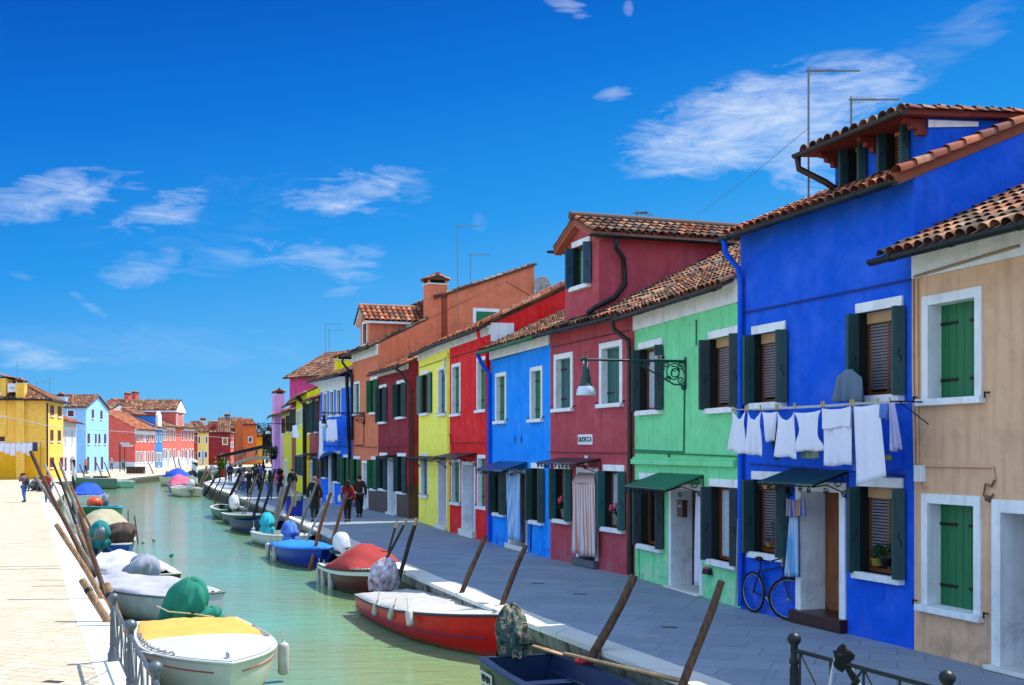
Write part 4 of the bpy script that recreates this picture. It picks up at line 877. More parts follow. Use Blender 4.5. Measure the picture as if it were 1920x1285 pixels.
v2 = vside(H, 12); b = MB(); b.box(-.1, 5, v2, 13.9, 4, ev+2.0); b.build('upper_wall', C_GOLD, H.root); b = MB(); tile_patch(b, (-.4, v2-.4, ev+2.05), (1, 0, 0), (0, 1, .3), 5.6, 7, seed=2, seg=4); b.cm = 1; b.prism([(-.4, v2-.4, ev+1.95), (-.4, 14, ev+1.95+.3*(14-v2+.4)), (-.4, 14, ev+2.02+.3*(14.4-v2))], (5.6, 0, 0)); b.build('upper_roof', [T_NEW, T_UND], H.root)
b = MB(); b.box(-.05, .55, v2-.9, v2-.1, ev+.7, ev+1.5); b.cm = 1; b.lathe([(.26, 0), (.26, .02), (.05, .03)], (-.05, v2-.5, ev+1.1), 12); b.build('air_conditioner', [M_WHITE, M_GRAY], H.root, bevel=.03)
b = MB(); b.path([(.0, -.08, ev-.3), (.0, -.08, .1)], .08, 6); b.build('downpipe', M_GUT, H.root); b = MB(); b.box(-.012, 0, .2, 13.9, 0, 3.0); b.build('painted_dado', plaster('deep_yellow_plaster', '#dca010', '#c9a010', .4, .06), H.root)
# white low house
H = House('white_house', 'low white house with an orange tiled canopy roof by the golden house', node(118.7, 123.6), node(143, 132)); G2 = H
for a, b_, t, c in ((121, 123, 808, 832), (133, 136, 808, 832), (120, 124, 858, 884), (131, 134, 858, 884)): fwin(H, *pxw(H, a, b_, t, c), M_SHR if t > 850 else M_DOORW, fr=True)
H.walls(plaster('white_plaster', '#cfcbd0', '#9a9690', .5, .08), 2.7+(845-789)*128/F, D=7, slope=.4, oh=.7, tiles=T_NEW, seg=3)
# pale blue house, gable to the canal
H = House('powder_blue_house', 'powder blue house with its gable end to the canal and a blue chimney', node(161, 148), node(203.5, 157.5)); G3 = H; C_PB = plaster('powder_blue_plaster', '#8cbcec', '#a0a8a8', .7, .06)
for a, b_, t, c in ((172, 176, 768, 784), (188, 192, 770, 786), (164, 168.5, 813, 832), (178, 181, 814, 832), (184.5, 188, 814, 832), (195, 199, 814, 832), (163, 167, 857, 883), (177, 180.5, 857, 883), (189, 193, 857, 881)): fwin(H, *pxw(H, a, b_, t, c), M_SHV, fr=False)
ev = 2.7+(845-763)*148/F; H.walls(C_PB, ev, D=12, slope=(2.7+(845-742)*152/F-ev)/(H.W/2)*1.0, gable=True, tiles=T_OLD, seg=4, pitch=.3, row=.4)
sidew(H, 127.5, 138.5, 770, 781, sm=M_SHV); v = vside(H, 114); chimney('chimney', H.roof, .5, v, .9, 1.0, 5, 2.7+(845-745)*148/F, C_PB)
# red house with side wall
H = House('coral_house', 'coral red house with a big blank side wall and a white base', node(253, 182), node(290.5, 192)); G4 = H; C_CO = plaster('coral_plaster', '#d05a4e', '#d8c8c0', .4, .08); M_DADW = plaster('white_dado', '#c8c6cc', '#a0a0a0', .4, .08)
for k in range(5):
    x = 255+k*7.2; sm = M_SHG if k != 2 else M_DOORW
    fwin(H, *pxw(H, x, x+3.0, 811, 828), sm); fwin(H, *pxw(H, x, x+3.0, 848, 867), sm)
H.walls(C_CO, 2.7+(845-803)*182/F, D=11, slope=.5, oh=.5, ridge_v=5.5, tiles=T_NEW, dado=(1.0, M_DADW), cornice=.9, seg=3, pitch=.3, row=.5)
# bright blue narrow
H = House('cerulean_house', 'narrow cerulean blue house with a white dormer', node(290.6, 192.2), node(304.5, 197)); G5 = H; C_CE = plaster('cerulean_plaster', '#2f78c8', '#8aa8c8', .4, .06)
for a in ((291.5, 294, 813, 828), (299, 301.5, 813, 828), (292, 294, 850, 865), (296, 299, 850, 874), (300, 302, 850, 865)): fwin(H, *pxw(H, *a), M_SHG)
ev = 2.7+(845-800)*192/F; H.walls(C_CE, ev, D=11, slope=.4, oh=.5, tiles=T_OLD, cornice=.5, seg=3, pitch=.3, row=.5)
b = MB(); w0 = H.W*.35; w1 = H.W*.8; b.prism([(w0, -.1, ev-.3), (w1, -.1, ev-.3), (w1, -.1, ev+1.9), ((w0+w1)/2, -.1, ev+2.5), (w0, -.1, ev+1.9)], (0, .4, 0)); b.cm = 1; b.box(w0+.02, w1-.02, .3, 6, ev-.2, ev+1.7); b.cm = 2; b.box(w0-.1, w1+.1, .3, 6, ev+1.7, ev+1.95); b.build('dormer', [M_WHITE, C_CE, T_NEW], H.root)
# long pink red house with pediment tower
H = House('brick_pink_house', 'long brick pink house with a pedimented tower over its middle', node(304.6, 197.2), node(363.5, 217)); G6 = H; C_BP = plaster('brick_pink_plaster', '#cc6456', '#d8c8c0', .4, .08)
for k, x in enumerate((305.5, 310, 317, 325, 340, 347, 354, 359.5)):
    fwin(H, *pxw(H, x, x+2.6, 808, 825), M_SHG if k < 4 else M_SHV); fwin(H, *pxw(H, x, x+2.6, 843, 860), M_SHG if k < 5 else M_SHV)
for x in (313, 333, 350): fwin(H, *pxw(H, x, x+3.2, 847, 873), M_DOORW)
ev = 2.7+(845-799)*202/F; H.walls(C_BP, ev, D=12, slope=.42, oh=.6, tiles=T_OLD, dado=(1.6, M_DADW), cornice=.6, seg=3, pitch=.3, row=.5)
u0 = H.uz(328, 790)[0]; u1 = H.uz(343, 790)[0]; z1 = 2.7+(845-771)*207/F; b = MB(); b.box(u0, u1, -.15, 9, ev-.6, z1); b.build('tower', C_BP, H.root)
zp = 2.7+(845-753)*207/F; b = MB(); b.prism([(u0-.4, -.4, z1), (u1+.4, -.4, z1), ((u0+u1)/2, -.4, zp)], (0, .5, 0)); b.box(u0-.4, u1+.4, -.4, 9, z1-.25, z1); b.build('pediment', M_WHITE, H.root)
b = MB(); k = (zp-z1)/((u1-u0)/2)
for sg in (0, 1): tile_patch(b, (u0-.4 if sg == 0 else u1+.4, -.4, z1+.08), (0, 1, 0), (1 if sg == 0 else -1, 0, k), 9.4, ((u1-u0)/2+.3)*math.sqrt(1+k*k), pitch=.3, row=.5, seg=3, seed=sg)
b.build('tower_roof', [T_OLD, T_UND], H.root)
for a in (u0+.35, u1-.95): fwin(H, a, a+.6, z1-2.3, z1-.7, M_SHG, v=0).location.y = -.15
# taller roofs behind
H = House('pedimented_house', 'dark red house with a broad pediment behind the coral house', node(203, 205), node(245, 212)); G7 = H
ev = 2.7+(845-769)*205/F; H.U  # front turned to the camera
H.walls(plaster('dark_coral_plaster', '#98302c', '#a08080', .3, .08), ev, D=9, slope=.35, gable=True, tiles=T_OLD, seg=3, pitch=.3, row=.5)
b = MB(); b.box(.1, H.W-.1, -.08, 0, ev-.35, ev); b.prism([(.2, -.08, ev), (H.W-.2, -.08, ev), (H.W/2, -.08, ev+.33*H.W/2)], (0, .08, 0)); b.build('pediment', M_STONE, H.root); fwin(H, H.W*.42, H.W*.6, ev-1.3, ev-.5, M_MGREEN)
H = House('long_roofed_house', 'tall red house with a long mottled roof and red chimneys behind the pink row', node(248, 222), node(328, 232)); G8 = H
ev = 2.7+(845-770)*225/F; H.walls(C_BP, ev, D=10, slope=.42, oh=.4, tiles=T_OLD, seg=3, pitch=.32, row=.5)
for px, h in ((263, 1.6), (277, 1.9), (281, .2)): chimney('chimney', H.roof, H.uz(px, 760)[0], 3, .9, .9, ev, ev+1.2+h, C_CO)
# row closing the view, facing the camera
def facing(name, label, pl, pr, Y, yt, m, slope=.4, D=9, wins=(), tiles=T_OLD, yb=None, sm=None, **k):
    H = House(name, label, node(pl, Y), node(pr, Y+1)); 
    for w in wins: fwin(H, *pxw(H, *w[:4]), w[4] if len(w) > 4 else (sm or M_DGREEN))
    H.walls(m, 2.7+(845-yt)*Y/F, D=D, slope=slope, oh=.4, tiles=tiles, seg=3, pitch=.32, row=.5, **k); return H
facing('small_red_house', 'small red house in the gap before the little yellow house', 363, 371, 222, 812, C_CO, wins=((366, 369, 818, 829), (366, 370, 850, 862)))
facing('small_yellow_house', 'little pale yellow house near the bridge', 371, 391, 222, 809, plaster('pale_yellow_plaster', '#e8cc78', '#c0a060', .4, .06), wins=((372, 375, 819, 831), (386, 388.5, 819, 831), (371.5, 375.5, 848, 858), (378, 382, 846, 872, M_DOORW), (384, 388, 848, 858)))
H = facing('wine_red_house', 'wine red house with one shuttered window above the bridge steps', 391, 432, 228, 810, plaster('wine_plaster', '#7c2030', '#4a1420', .3, .1), wins=((418, 426, 822, 833, mat('ochre_shutter', '#8a6a30')),), slope=.5, D=8)
chimney('chimney', H.roof, H.uz(402, 800)[0], 1, .9, .9, 5, 2.7+(845-795)*228/F, C_MAR); chimney('chimney', H.roof, H.uz(381, 800)[0], 4, 1, 1, 5, 2.7+(845-788)*228/F, M_STONE)
H = facing('narrow_pink_house', 'narrow pink house edge right of the wine red house', 432, 438.5, 229, 812, C_BP, wins=((433.5, 436, 830, 838),)); H = facing('grey_gabled_house', 'weathered grey gabled house with one small dark window', 408, 455, 245, 803, plaster('grey_cement', '#74787e', '#5a5a5a', .3, .15), slope=.6, D=7, wins=((409, 415, 806-16, 806-11+2),) if 0 else ())
fwin(H, H.W*.08, H.W*.22, H.eave-1.2, H.eave-.3, M_GLASS); b = MB(); b.box(H.W*.78, H.W, -.2, 0, 0, H.eave-.3); b.build('whitewashed_strip', M_WHITE, H.root); chimney('chimney', H.roof, H.W*.38, .8, 1.1, 1, 7, 2.7+(845-781)*245/F, plaster('grey_cement', ''))
facing('tangerine_house', 'orange house with one white framed square window', 455, 481, 236, 796, plaster('tangerine_plaster', '#c8642c', '#a05a30', .3, .06), wins=((466, 472, 820.5, 829, M_GLASS),), tiles=T_NEW, slope=.25)
facing('marigold_house', 'marigold yellow house behind the orange one', 478, 492, 246, 817, plaster('marigold_plaster', '#d89a14', '#a08020', .3, .06), tiles=T_NEW)
# ------------------------------------------------------------------ boats
def drape(mb, c, rad, seed=1, folds=7, n=48, m=26, tilt=.25, tie=None):
    """cloth bundled over a motor: domed top, folds that deepen towards a gathered hem"""
    rnd = random.Random(seed); ph = [rnd.uniform(0, 6.28) for _ in range(8)]; c = Vector(c); rx, ry, rz = rad
    def f(a, b):
        an = 6.2832*a; th = b*2.35; s_ = math.sin(min(th, 1.75))*(1 if th < 1.75 else 1-.22*(th-1.75)); z = math.cos(th) if th < 1.9 else math.cos(1.9)-(th-1.9)*.9
        fo = 1.7*(b**1.3)*(.10*math.sin(folds*an+ph[0]+2*b)+.06*math.sin((folds+5)*an+ph[1]-3*b)+.03*math.sin((2*folds+3)*an+ph[2]))
        cr = 1.6*(.05*math.sin(3*an+ph[3]+5*b)+.03*math.sin(8*b+2*an+ph[4])+.045*abs(math.sin(2.5*an+7*b+ph[5]))+.03*math.sin(13*an+9*b+ph[6]))
        if tie: s_ *= 1-.28*math.exp(-((b-tie)/.06)**2)
        k = 1+fo+cr
        if b == 0: return (c.x+tilt*rx, c.y, c.z+rz)
        return (c.x+rx*s_*k*math.cos(an)+tilt*rx*z, c.y+ry*s_*k*math.sin(an), c.z+rz*z*(1+cr*.6))
    mb.grid(f, n, m); return mb
def cloth(key, h='#888888', **k): return mat(key, h, .85, var=.12, scale=3, bump=.6, bscale=7, **k)
def boat(label, S, Bw, beam, fs, fb, hull, top=None, inner=None, deck=None, td=.62, cover=None, ct=(0, 1), ch=.15, motor=None, mcov=None, seats=3, band=None, rail=None, stripes=(), name='motorboat', sidedeck=.13, wrinkle=.02, mh=1.0, coverpow=1.0, transom_w=.84, flat=False, group=None, mlift=0):
    S = Vector(S); Bv = Vector(Bw); d = Bv-S; L = d.length; rz = math.atan2(d.y, d.x); top = top or M_WHITEP; inner = inner or M_WHITEP
    r = thing(name, label, 'boat', (S.x, S.y, ZW), rz, group); hb = beam/2; rake = .42
    def half(t): return hb*((transom_w+(1-transom_w)*math.sin(math.pi/2*min(t/.42, 1))) if t < .42 else (1-max(0, (t-.42)/.58)**2.6)*(1 if t < 1 else 0))
    def sh(t): return fs+(fb-fs)*t**2
    def X(t, q): return t*L-rake*(1-q)*t**4
    NT = 22; T = [i/NT for i in range(NT+1)]
    sec = [(1.0, 1.0), (.985, .8), (.95, .45), (.86, .08), (.62, -.2), (0, -.32)]
    def P(t, k, sg, ins=0, dz=0):
        w, q = sec[k]; z = sh(t)*q if q > 0 else q*.55; return (X(t, max(q, 0)), sg*max(0, half(t)*w*(1 if q > .3 else (1-.25*t**3))-ins), z+dz)
    h = MB()
    for sg in (-1, 1):
        h.grid(lambda a, b: P(a, int(round(b*5)), sg), NT, 5)
    for k in range(5): h.add([P(0, k, -1), P(0, k, 1), P(0, k+1, 1), P(0, k+1, -1)], [(0, 1, 2, 3)], False)
    h.build('hull', hull, r)
    if band:
        h = MB()
        for sg in (-1, 1): h.grid(lambda a, b: (X(a, 1-.22*b), sg*(half(a)*(1-.003*b)+.006), sh(a)*(1-.2*b)), NT, 1)
        h.box(-.012, -.004, -hb*transom_w, hb*transom_w, sh(0)*.8, sh(0)); h.build('top_band', band, r)
    for q_, sm_ in stripes:
        zs_ = [s_[1] for s_ in sec]; k_ = next(i_ for i_ in range(5) if zs_[i_] >= q_ > zs_[i_+1]); f_ = (zs_[k_]-q_)/(zs_[k_]-zs_[k_+1]); h = MB()
        for sg in (-1, 1):
            pts = []
            for t in T[:-1]:
                A_, B_ = Vector(P(t, k_, sg)), Vector(P(t, k_+1, sg)); v_ = A_.lerp(B_, f_); v_.y += sg*.004; pts.append(v_)
            h.path(pts, .009, 5)
        h.build('stripe', sm_, r)
    g = MB(); tk = .022
    g.path([(X(t, 1), -half(t)-.01, sh(t)-.005) for t in T]+[(X(t, 1), half(t)+.01, sh(t)-.005) for t in T[::-1]]+[(0, -half(0)-.01, sh(0)-.005)], tk, 6, cap=False); g.build('rub_rail', rail or (top if not band else M_GUT), r)
    sd = sidedeck; g = MB()
    for sg in (-1, 1): g.grid(lambda a, b: (X(a, 1)-(.06*a*b), sg*max(0, half(a)-sd*b), sh(a)+.012), NT, 1, False)
    g.grid(lambda a, b: (sd*b, -half(0)+2*half(0)*a, sh(0)+.012), 4, 1, False); g.build('gunwale', top, r)
    i = MB(); zf = .02 if fs > .3 else .01
    tm = .9
    def IW(t, b): return max(0, half(t)*(1-.3*b)*(1-.2*b*t**3)-sd)
    for sg in (-1, 1): i.grid(lambda a, b: (X(.02+a*(tm-.02), 1-b)+.03-.1*b*a, sg*IW(.02+a*(tm-.02), b), (sh(.02+a*(tm-.02))+.01)*(1-b)+zf*b), NT, 3, False)
    i.grid(lambda a, b: (X(.02+a*(tm-.02), 0)+.03-.1*a, IW(.02+a*(tm-.02), 1)*(2*b-1), zf), NT, 1, False)
    i.add([(sd, -half(0)+sd, sh(0)), (sd, half(0)-sd, sh(0)), (sd, half(0)-sd, zf), (sd, -half(0)+sd, zf)], [(0, 1, 2, 3)], False); i.build('interior', inner, r)
    for k in range(seats):
        t = .2+.24*k; q = MB(); q.box(X(t, 1)-.12, X(t, 1)+.12, -half(t)+sd-.02, half(t)-sd+.02, sh(t)*.62, sh(t)*.62+.03); q.build('seat', inner, r, bevel=.006)
    if deck:
        q = MB(); q.grid(lambda a, b: (X(td+(1-td)*a, 1)-.01, (half(td+(1-td)*a)-.02)*(2*b-1), sh(td+(1-td)*a)+.02+.05*(1-(2*b-1)**2)*(1-a)), 12, 10)
        q.prism([(X(td, 1), -half(td)+.05, sh(td)+.02), (X(td, 1), 0, sh(td)+.07), (X(td, 1), half(td)-.05, sh(td)+.02), (X(td, 1), half(td)-.05, sh(td)-.1), (X(td, 1), -half(td)+.05, sh(td)-.1)], (.02, 0, 0))
        dk = q.build('foredeck', deck, r); q = MB(); x = X(.93, 1); q.box(x-.05, x+.05, -.02, .02, sh(.93)+.03, sh(.93)+.07); q.box(x-.09, x+.09, -.012, .012, sh(.93)+.07, sh(.93)+.09); q.build('cleat', M_STEEL if hull != 1 else M_BLACK, dk)
    if cover:
        c0, c1 = ct; rnd = random.Random(len(label)); ph = [rnd.uniform(0, 6) for _ in range(4)]
        def cf(a, b):
            t = c0+(c1-c0)*a; y = 2*b-1; e = (1-abs(y)**2.2); s_ = math.sin(math.pi*min(1, max(0, a)))**coverpow if not flat else min(1, a*8, (1-a)*8)
            w_ = wrinkle*(math.sin(9*a+ph[0]+5*y)+math.sin(17*a+ph[1]-9*y)+.6*math.sin(31*y+ph[2]+12*a))*(e**.3)
            hh = sh(t)+.03+ch*e*s_+w_*(.4+e)-(.05 if abs(y) > .98 else 0); return (X(t, 1), y*(half(t)+.02), hh)
        q = MB(); q.grid(cf, 28, 18); q.build('cover', cover, r, solid=.008)
    if motor:
        m = MB(); zt = sh(0)+.28*mh+mlift; tl = -.5
        def cow(a, b):
            th = math.pi*b; an = 2*math.pi*a; rx, ry, rz_ = .3*mh, .19*mh, .27*mh; x = math.sin(th)*math.cos(an); y = math.sin(th)*math.sin(an); z = math.cos(th)
            k = (abs(x)**3+abs(y)**3+abs(z)**3)**(-1/3) if (abs(x)+abs(y)+abs(z)) > 0 else 1; x, y, z = x*rx*k, y*ry*k, z*rz_*k
            return (x*math.cos(tl)+z*math.sin(tl)-.16, y, -x*math.sin(tl)*.6+z+zt)
        m.grid(cow, 20, 14); mo = m.build('outboard_motor', motor, r)
        m = MB(); m.prism([(-.3, -.06, zt-.2*mh), (-.05, -.06, zt-.15*mh), (-.1, -.06, -.2), (-.38, -.06, -.2)], (0, .12, 0)); m.box(-.08, .06, -.1, .1, sh(0)-.2, sh(0)+.06); m.build('motor_leg', M_GRAY, mo)
        m = MB(); m.tube((.0, 0, zt-.12), (.42, .06, zt-.05), .018); m.build('tiller', M_BLACK, mo)
    if mcov:
        m = MB(); drape(m, (-.1, 0, sh(0)+.24*mh+mlift), (.34*mh, .26*mh, .42*mh), seed=len(label), tilt=-.25, tie=.72); m.build('motor_cover', mcov, r, solid=.006)
    r['L'] = L; return r
M_WHITEP = mat('white_gelcoat', '#ccccc6', .3, var=.07, scale=2.5, coat=.1, bump=.04, bscale=6)
def paint(key, h='#888888', r=.38):
    """boat paint with scum creeping up from the waterline (local z=0)"""
    if key in MC: return MC[key]
    m = mat(key, h, r, var=.14, scale=3.5, spec=.25, bump=.08, bscale=9); nt = m.node_tree; N = nt.nodes; L = nt.links; bs = N['Principled BSDF']; src = bs.inputs['Base Color'].links[0].from_socket
    tc = N.new('ShaderNodeTexCoord'); sp = N.new('ShaderNodeSeparateXYZ'); L.new(tc.outputs['Object'], sp.inputs[0]); n = N.new('ShaderNodeTexNoise'); n.inputs['Scale'].default_value = 5; n.inputs['Detail'].default_value = 6; L.new(tc.outputs['Object'], n.inputs['Vector'])
    ad = N.new('ShaderNodeMath'); ad.operation = 'MULTIPLY_ADD'; L.new(n.outputs[0], ad.inputs[0]); ad.inputs[1].default_value = -.22; L.new(sp.outputs[2], ad.inputs[2]); mr = N.new('ShaderNodeMapRange'); mr.inputs[1].default_value = .02; mr.inputs[2].default_value = -.1; mr.inputs[4].default_value = .8; L.new(ad.outputs[0], mr.inputs[0])
    mx = N.new('ShaderNodeMixRGB'); L.new(mr.outputs[0], mx.inputs[0]); L.new(src, mx.inputs[1]); mx.inputs[2].default_value = lin('#4a4a34'); L.new(mx.outputs[0], bs.inputs['Base Color']); return m
W_CAN = cloth('white_canvas', '#c8c6c4')
Bt = {}
Bt['R1'] = boat('dark navy open work boat with a camouflage covered outboard, cut by the bottom edge', (.08, 17.15), (1.66, 12.4), 1.34, .58, .68, paint('bottle_green_hull', '#142a28'), paint('navy_gunwale', '#1b2d48'), paint('navy_inside', '#14284a', .4), seats=3, sidedeck=.1, motor=M_BLACK, mcov=None, mh=.62, mlift=.1)
Bt['R2'] = boat('bright red motorboat with a white deck and canvas cover, moored pointing right', (-2.6, 26.1), (-.12, 20.0), 1.85, .42, .76, paint('red_hull', '#d00c12'), M_WHITEP, deck=M_WHITEP, td=.55, cover=cloth('grey_white_canvas', '#aaa8a4'), ct=(0.02, .56), ch=.09, rail=mat('navy_rub_rail', '#1c2436', .5), seats=0, sidedeck=.1, wrinkle=.008, flat=True, stripes=((.45, mat('violet_stripe', '#3a2a6a', .4)),))
Bt['R3'] = boat('dark maroon motorboat with a half round red canopy and white fenders', (-4.45, 32.3), (-2.62, 28.0), 1.65, .5, .72, paint('maroon_hull', '#561218'), M_WHITEP, deck=M_WHITEP, td=.55, cover=cloth('red_canvas', '#9a2a28'), ct=(.22, .72), ch=.55, seats=0, band=M_WHITEP, motor=mat('white_navy_cowl', '#cfd2d6', .25), mh=1.1, wrinkle=.012, mlift=.16)
Bt['R4'] = boat('blue boat under a flat sky blue cover, with two grey fenders', (-7.25, 40.2), (-5.45, 35.2), 1.65, .46, .62, paint('ultramarine_hull', '#0a2c9c'), paint('blue_gunwale', '#1a5cb0'), cover=cloth('sky_blue_cover', '#0f78d8'), ct=(.08, .97), ch=.1, flat=True, seats=0, motor=M_GRAY, mcov=cloth('blue_white_bag', '#5a86c8', hex2='#1a3a9a'), wrinkle=.008)
Bt['R5'] = boat('white dinghy with a white inside between the navy boat and the blue boat', (-9.2, 46.2), (-6.95, 41.7), 1.55, .42, .55, paint('pale_hull', '#b8c4c0'), M_WHITEP, M_WHITEP, deck=M_WHITEP, td=.7, seats=2, motor=M_GRAY, mcov=cloth('turquoise_bag', '#18a0b0'))
Bt['R6'] = boat('deep navy boat with a big white outboard behind the turquoise bag', (-11.7, 53.6), (-9.3, 48.9), 1.6, .48, .66, paint('deep_navy_hull', '#0c1a50'), paint('navy_gunwale'), paint('navy_inside'), seats=2, deck=paint('deep_navy_hull'), td=.65)
Bt['R7'] = boat('dark olive boat with a white outboard tipped up at its stern', (-13.4, 59.3), (-11.3, 54.9), 1.55, .46, .56, paint('olive_hull', '#2a3a2c'), M_WHITEP, M_WHITEP, seats=2, motor=mat('white_cowl', '#d0d0cc', .3), mh=1.2, mlift=.15)
Bt['R8'] = boat('light grey open boat carrying a dark green bag', (-13.9, 61.2), (-15.7, 66.0), 1.6, .5, .56, paint('grey_green_hull', '#3a6a58'), M_WHITEP, paint('grey_inside', '#4a5258'), seats=3, mcov=cloth('green_bag', '#1e3a1c'), motor=M_GRAY)
Bt['R9'] = boat('small white boat with a white wrapped outboard showing its square stern', (-23.8, 91), (-26.2, 96.2), 1.95, .62, .7, paint('cream_hull', '#c8c4a8'), M_WHITEP, deck=M_WHITEP, motor=M_WHITEP, mcov=W_CAN, seats=2)
Bt['R10'] = boat('blue boat under a peaked pink canopy', (-27.0, 101), (-29.2, 106.5), 2.0, .6, .7, paint('bright_blue_hull', '#1450b0'), M_WHITEP, cover=cloth('pink_canopy', '#d05a78'), ct=(.1, .85), ch=.75, seats=1)
Bt['R11'] = boat('white cabin boat with a bright blue cover beside the striped post', (-33.9, 121), (-30.9, 117.2), 2.2, .85, 1.0, paint('cream_hull'), M_WHITEP, deck=M_WHITEP, td=.55, cover=cloth('royal_blue_cover', '#0a48c0'), ct=(.12, .75), ch=.8, motor=M_GRAY, seats=0)
Bt['R12'] = boat('dark green work boat moored beyond the striped post', (-33.2, 130), (-32.6, 139), 2.6, 1.3, 1.6, paint('forest_hull', '#14402e'), M_WHITEP, paint('grey_inside'), seats=2)
Bt['R13'] = boat('small teal boat with a turquoise cover at the far left bank', (-37.9, 137), (-38.6, 141), 1.7, .5, .6, paint('teal_hull', '#0c4a44'), cover=cloth('turquoise_bag'), ct=(.1, .8), ch=.5, seats=1)
Bt['L1'] = boat('white motorboat with a yellow cover and a wide white foredeck, nearest on the left', (-5.55, 21.0), (-3.6, 15.75), 1.95, .55, .72, M_WHITEP, M_WHITEP, deck=M_WHITEP, td=.45, cover=cloth('yellow_cover', '#cfa04a'), ct=(0.02, .46), ch=.06, flat=True, seats=0, motor=M_GRAY, mh=.8, wrinkle=.006, sidedeck=.16, stripes=((.78, mat('red_stripe', '#a03028', .4)), (.14, mat('red_stripe'))))
Bt['L2'] = boat('pale grey motorboat under a white sagging cover, second from the railing', (-6.35, 24.7), (-9.15, 27.4), 1.85, .55, .68, paint('light_grey_hull', '#b4b8be'), paint('grey_gunwale', '#a6acb6'), rail=mat('slate_rub_rail', '#5a626e', .5), cover=cloth('off_white_cover', '#a6a6ae'), ct=(0, .97), ch=.1, seats=0, wrinkle=.03, transom_w=.7)
Bt['L3'] = boat('green boat wrapped in a white cover with a grey bag on its stern', (-8.75, 29.9), (-10.95, 32.8), 1.7, .42, .55, paint('dark_green_hull', '#2c4a34'), cover=W_CAN, ct=(0, 1), ch=.3, seats=0, wrinkle=.03, coverpow=.4)
Bt['L4'] = boat('blue and white open boat with brown and teal tarps over its outboard', (-12.45, 37.1), (-14.2, 42.8), 2.0, .6, .7, paint('blue_side_hull', '#124c9c'), M_WHITEP, M_WHITEP, deck=paint('blue_deck', '#2a80cc'), td=.8, seats=1, motor=M_GRAY, mcov=cloth('teal_tarp', '#0a7478'), mh=1.1)
Bt['L5'] = boat('boat under an arched beige tent cover', (-15.1, 45.6), (-16.9, 50.6), 1.9, .5, .6, paint('beige_hull', '#8a8268'), cover=cloth('beige_tent', '#a09a80'), ct=(0, .9), ch=.6, seats=0, coverpow=.5, wrinkle=.012)
Bt['L6'] = boat('green wooden boat with a cyan rim and an orange buoy inside', (-20.1, 60.6), (-18.85, 54.8), 2.0, .7, .95, paint('emerald_hull', '#0e6a44'), paint('cyan_gunwale', '#2a9cc0'), paint('cyan_inside', '#3a9ab0'), seats=2, sidedeck=.2, motor=M_GRAY)
Bt['L7'] = boat('white boat with a blue ridged cover at the left bank', (-26.9, 77.6), (-28.6, 83.2), 2.0, .6, .7, M_WHITEP, cover=cloth('royal_blue_cover'), ct=(.1, .9), ch=.7, seats=0)
Bt['L8'] = boat('long grey green work boat loaded with crates and bags', (-35.6, 110.2), (-38.9, 108.6), 2.0, .95, 1.1, paint('grey_green_hull2', '#5a7a70'), M_WHITEP, paint('grey_inside'), seats=2)
Bt['L9'] = boat('light mint boat with white deck beyond the grey green work boat', (-35.5, 113.2), (-37.2, 115.8), 1.7, .6, .7, paint('mint_hull', '#7ab89c'), M_WHITEP, deck=M_WHITEP, seats=1)
def child(o, n): return [c for c in o.children if c.name.split('.')[0] == n][0]
# details on the nearest boats
def camo():
    m = mat('camouflage_cloth', '#3a3428', .7, bump=.5, bscale=8); nt = m.node_tree; N = nt.nodes; L = nt.links; b = N['Principled BSDF']; tc = N.new('ShaderNodeTexCoord')
    n = N.new('ShaderNodeTexNoise'); n.inputs['Scale'].default_value = 9; n.inputs['Detail'].default_value = 2; L.new(tc.outputs['Object'], n.inputs['Vector']); r = N.new('ShaderNodeValToRGB'); r.color_ramp.interpolation = 'CONSTANT'; e = r.color_ramp.elements
    for i, (p, h) in enumerate(((0, '#0f1412'), (.42, '#13433a'), (.5, '#4a3a30'), (.57, '#8a8070'), (.62, '#1a1c18'), (.7, '#0f6a50'))):
        if i < 2: e[i].position = p
        else: e.new(p)
        e[i].color = lin(h)
    L.new(n.outputs[0], r.inputs[0]); L.new(r.outputs[0], b.inputs['Base Color']); return m
r = Bt['R1']; m = MB(); drape(m, (-.2, 0, .86), (.25, .22, .38), seed=3, folds=6, tilt=-.6); o = m.build('motor_cover', camo(), r)
m = MB(); m.cm = 0; m.box(.28, .8, -.6625, -.6585, .3, .47); pl = m.build('number_panel', M_WHITEP, r); pl.location = (0, .03, 0)
text('VI9404', .14, pl, (.54, -.667, .385), (R(90), 0, 0), M_BLACK)
for y in (-.42, .42): m = MB(); m.box(.3, 3.9, y-.025, y+.025, .36, .41); m.build('stringer', paint('navy_gunwale'), r)
r = Bt['R3']; mo = child(r, 'outboard_motor'); m = MB(); m.path([(-.52, .0, .9), (-.2, .28, .82), (.1, .24, .78), (.1, -.24, .78), (-.2, -.28, .82), (-.52, 0, .9)], .05, 6, cap=False); m.build('cowling_band', mat('navy_band', '#14203c', .4), mo)
def tarp(label, c, rad, m, seed=1, amp=.08, cat='tarp', name='tarp', two=None, rot=0, group=None):
    b = MB(); (b.blob((0, 0, 0), rad, seed=seed, amp=amp, n=26, m=18) if amp == 0 else drape(b, (0, 0, 0), rad, seed=seed, folds=5+seed % 4, tilt=.15)); two and drape(b, two[0], two[1], seed=seed+7, folds=6, tilt=.5); o = b.build(name, m); o.location = c; o.rotation_euler = (0, 0, rot); return tag(o, label, cat, group)
tarp('emerald green tarp bundled over the outboard behind the yellow cover', (-5.62, 21.15, .02), (.36, .3, .46), cloth('emerald_tarp', '#0a7460'), 5, .09, two=((.28, -.1, -.2), (.3, .2, .2)))
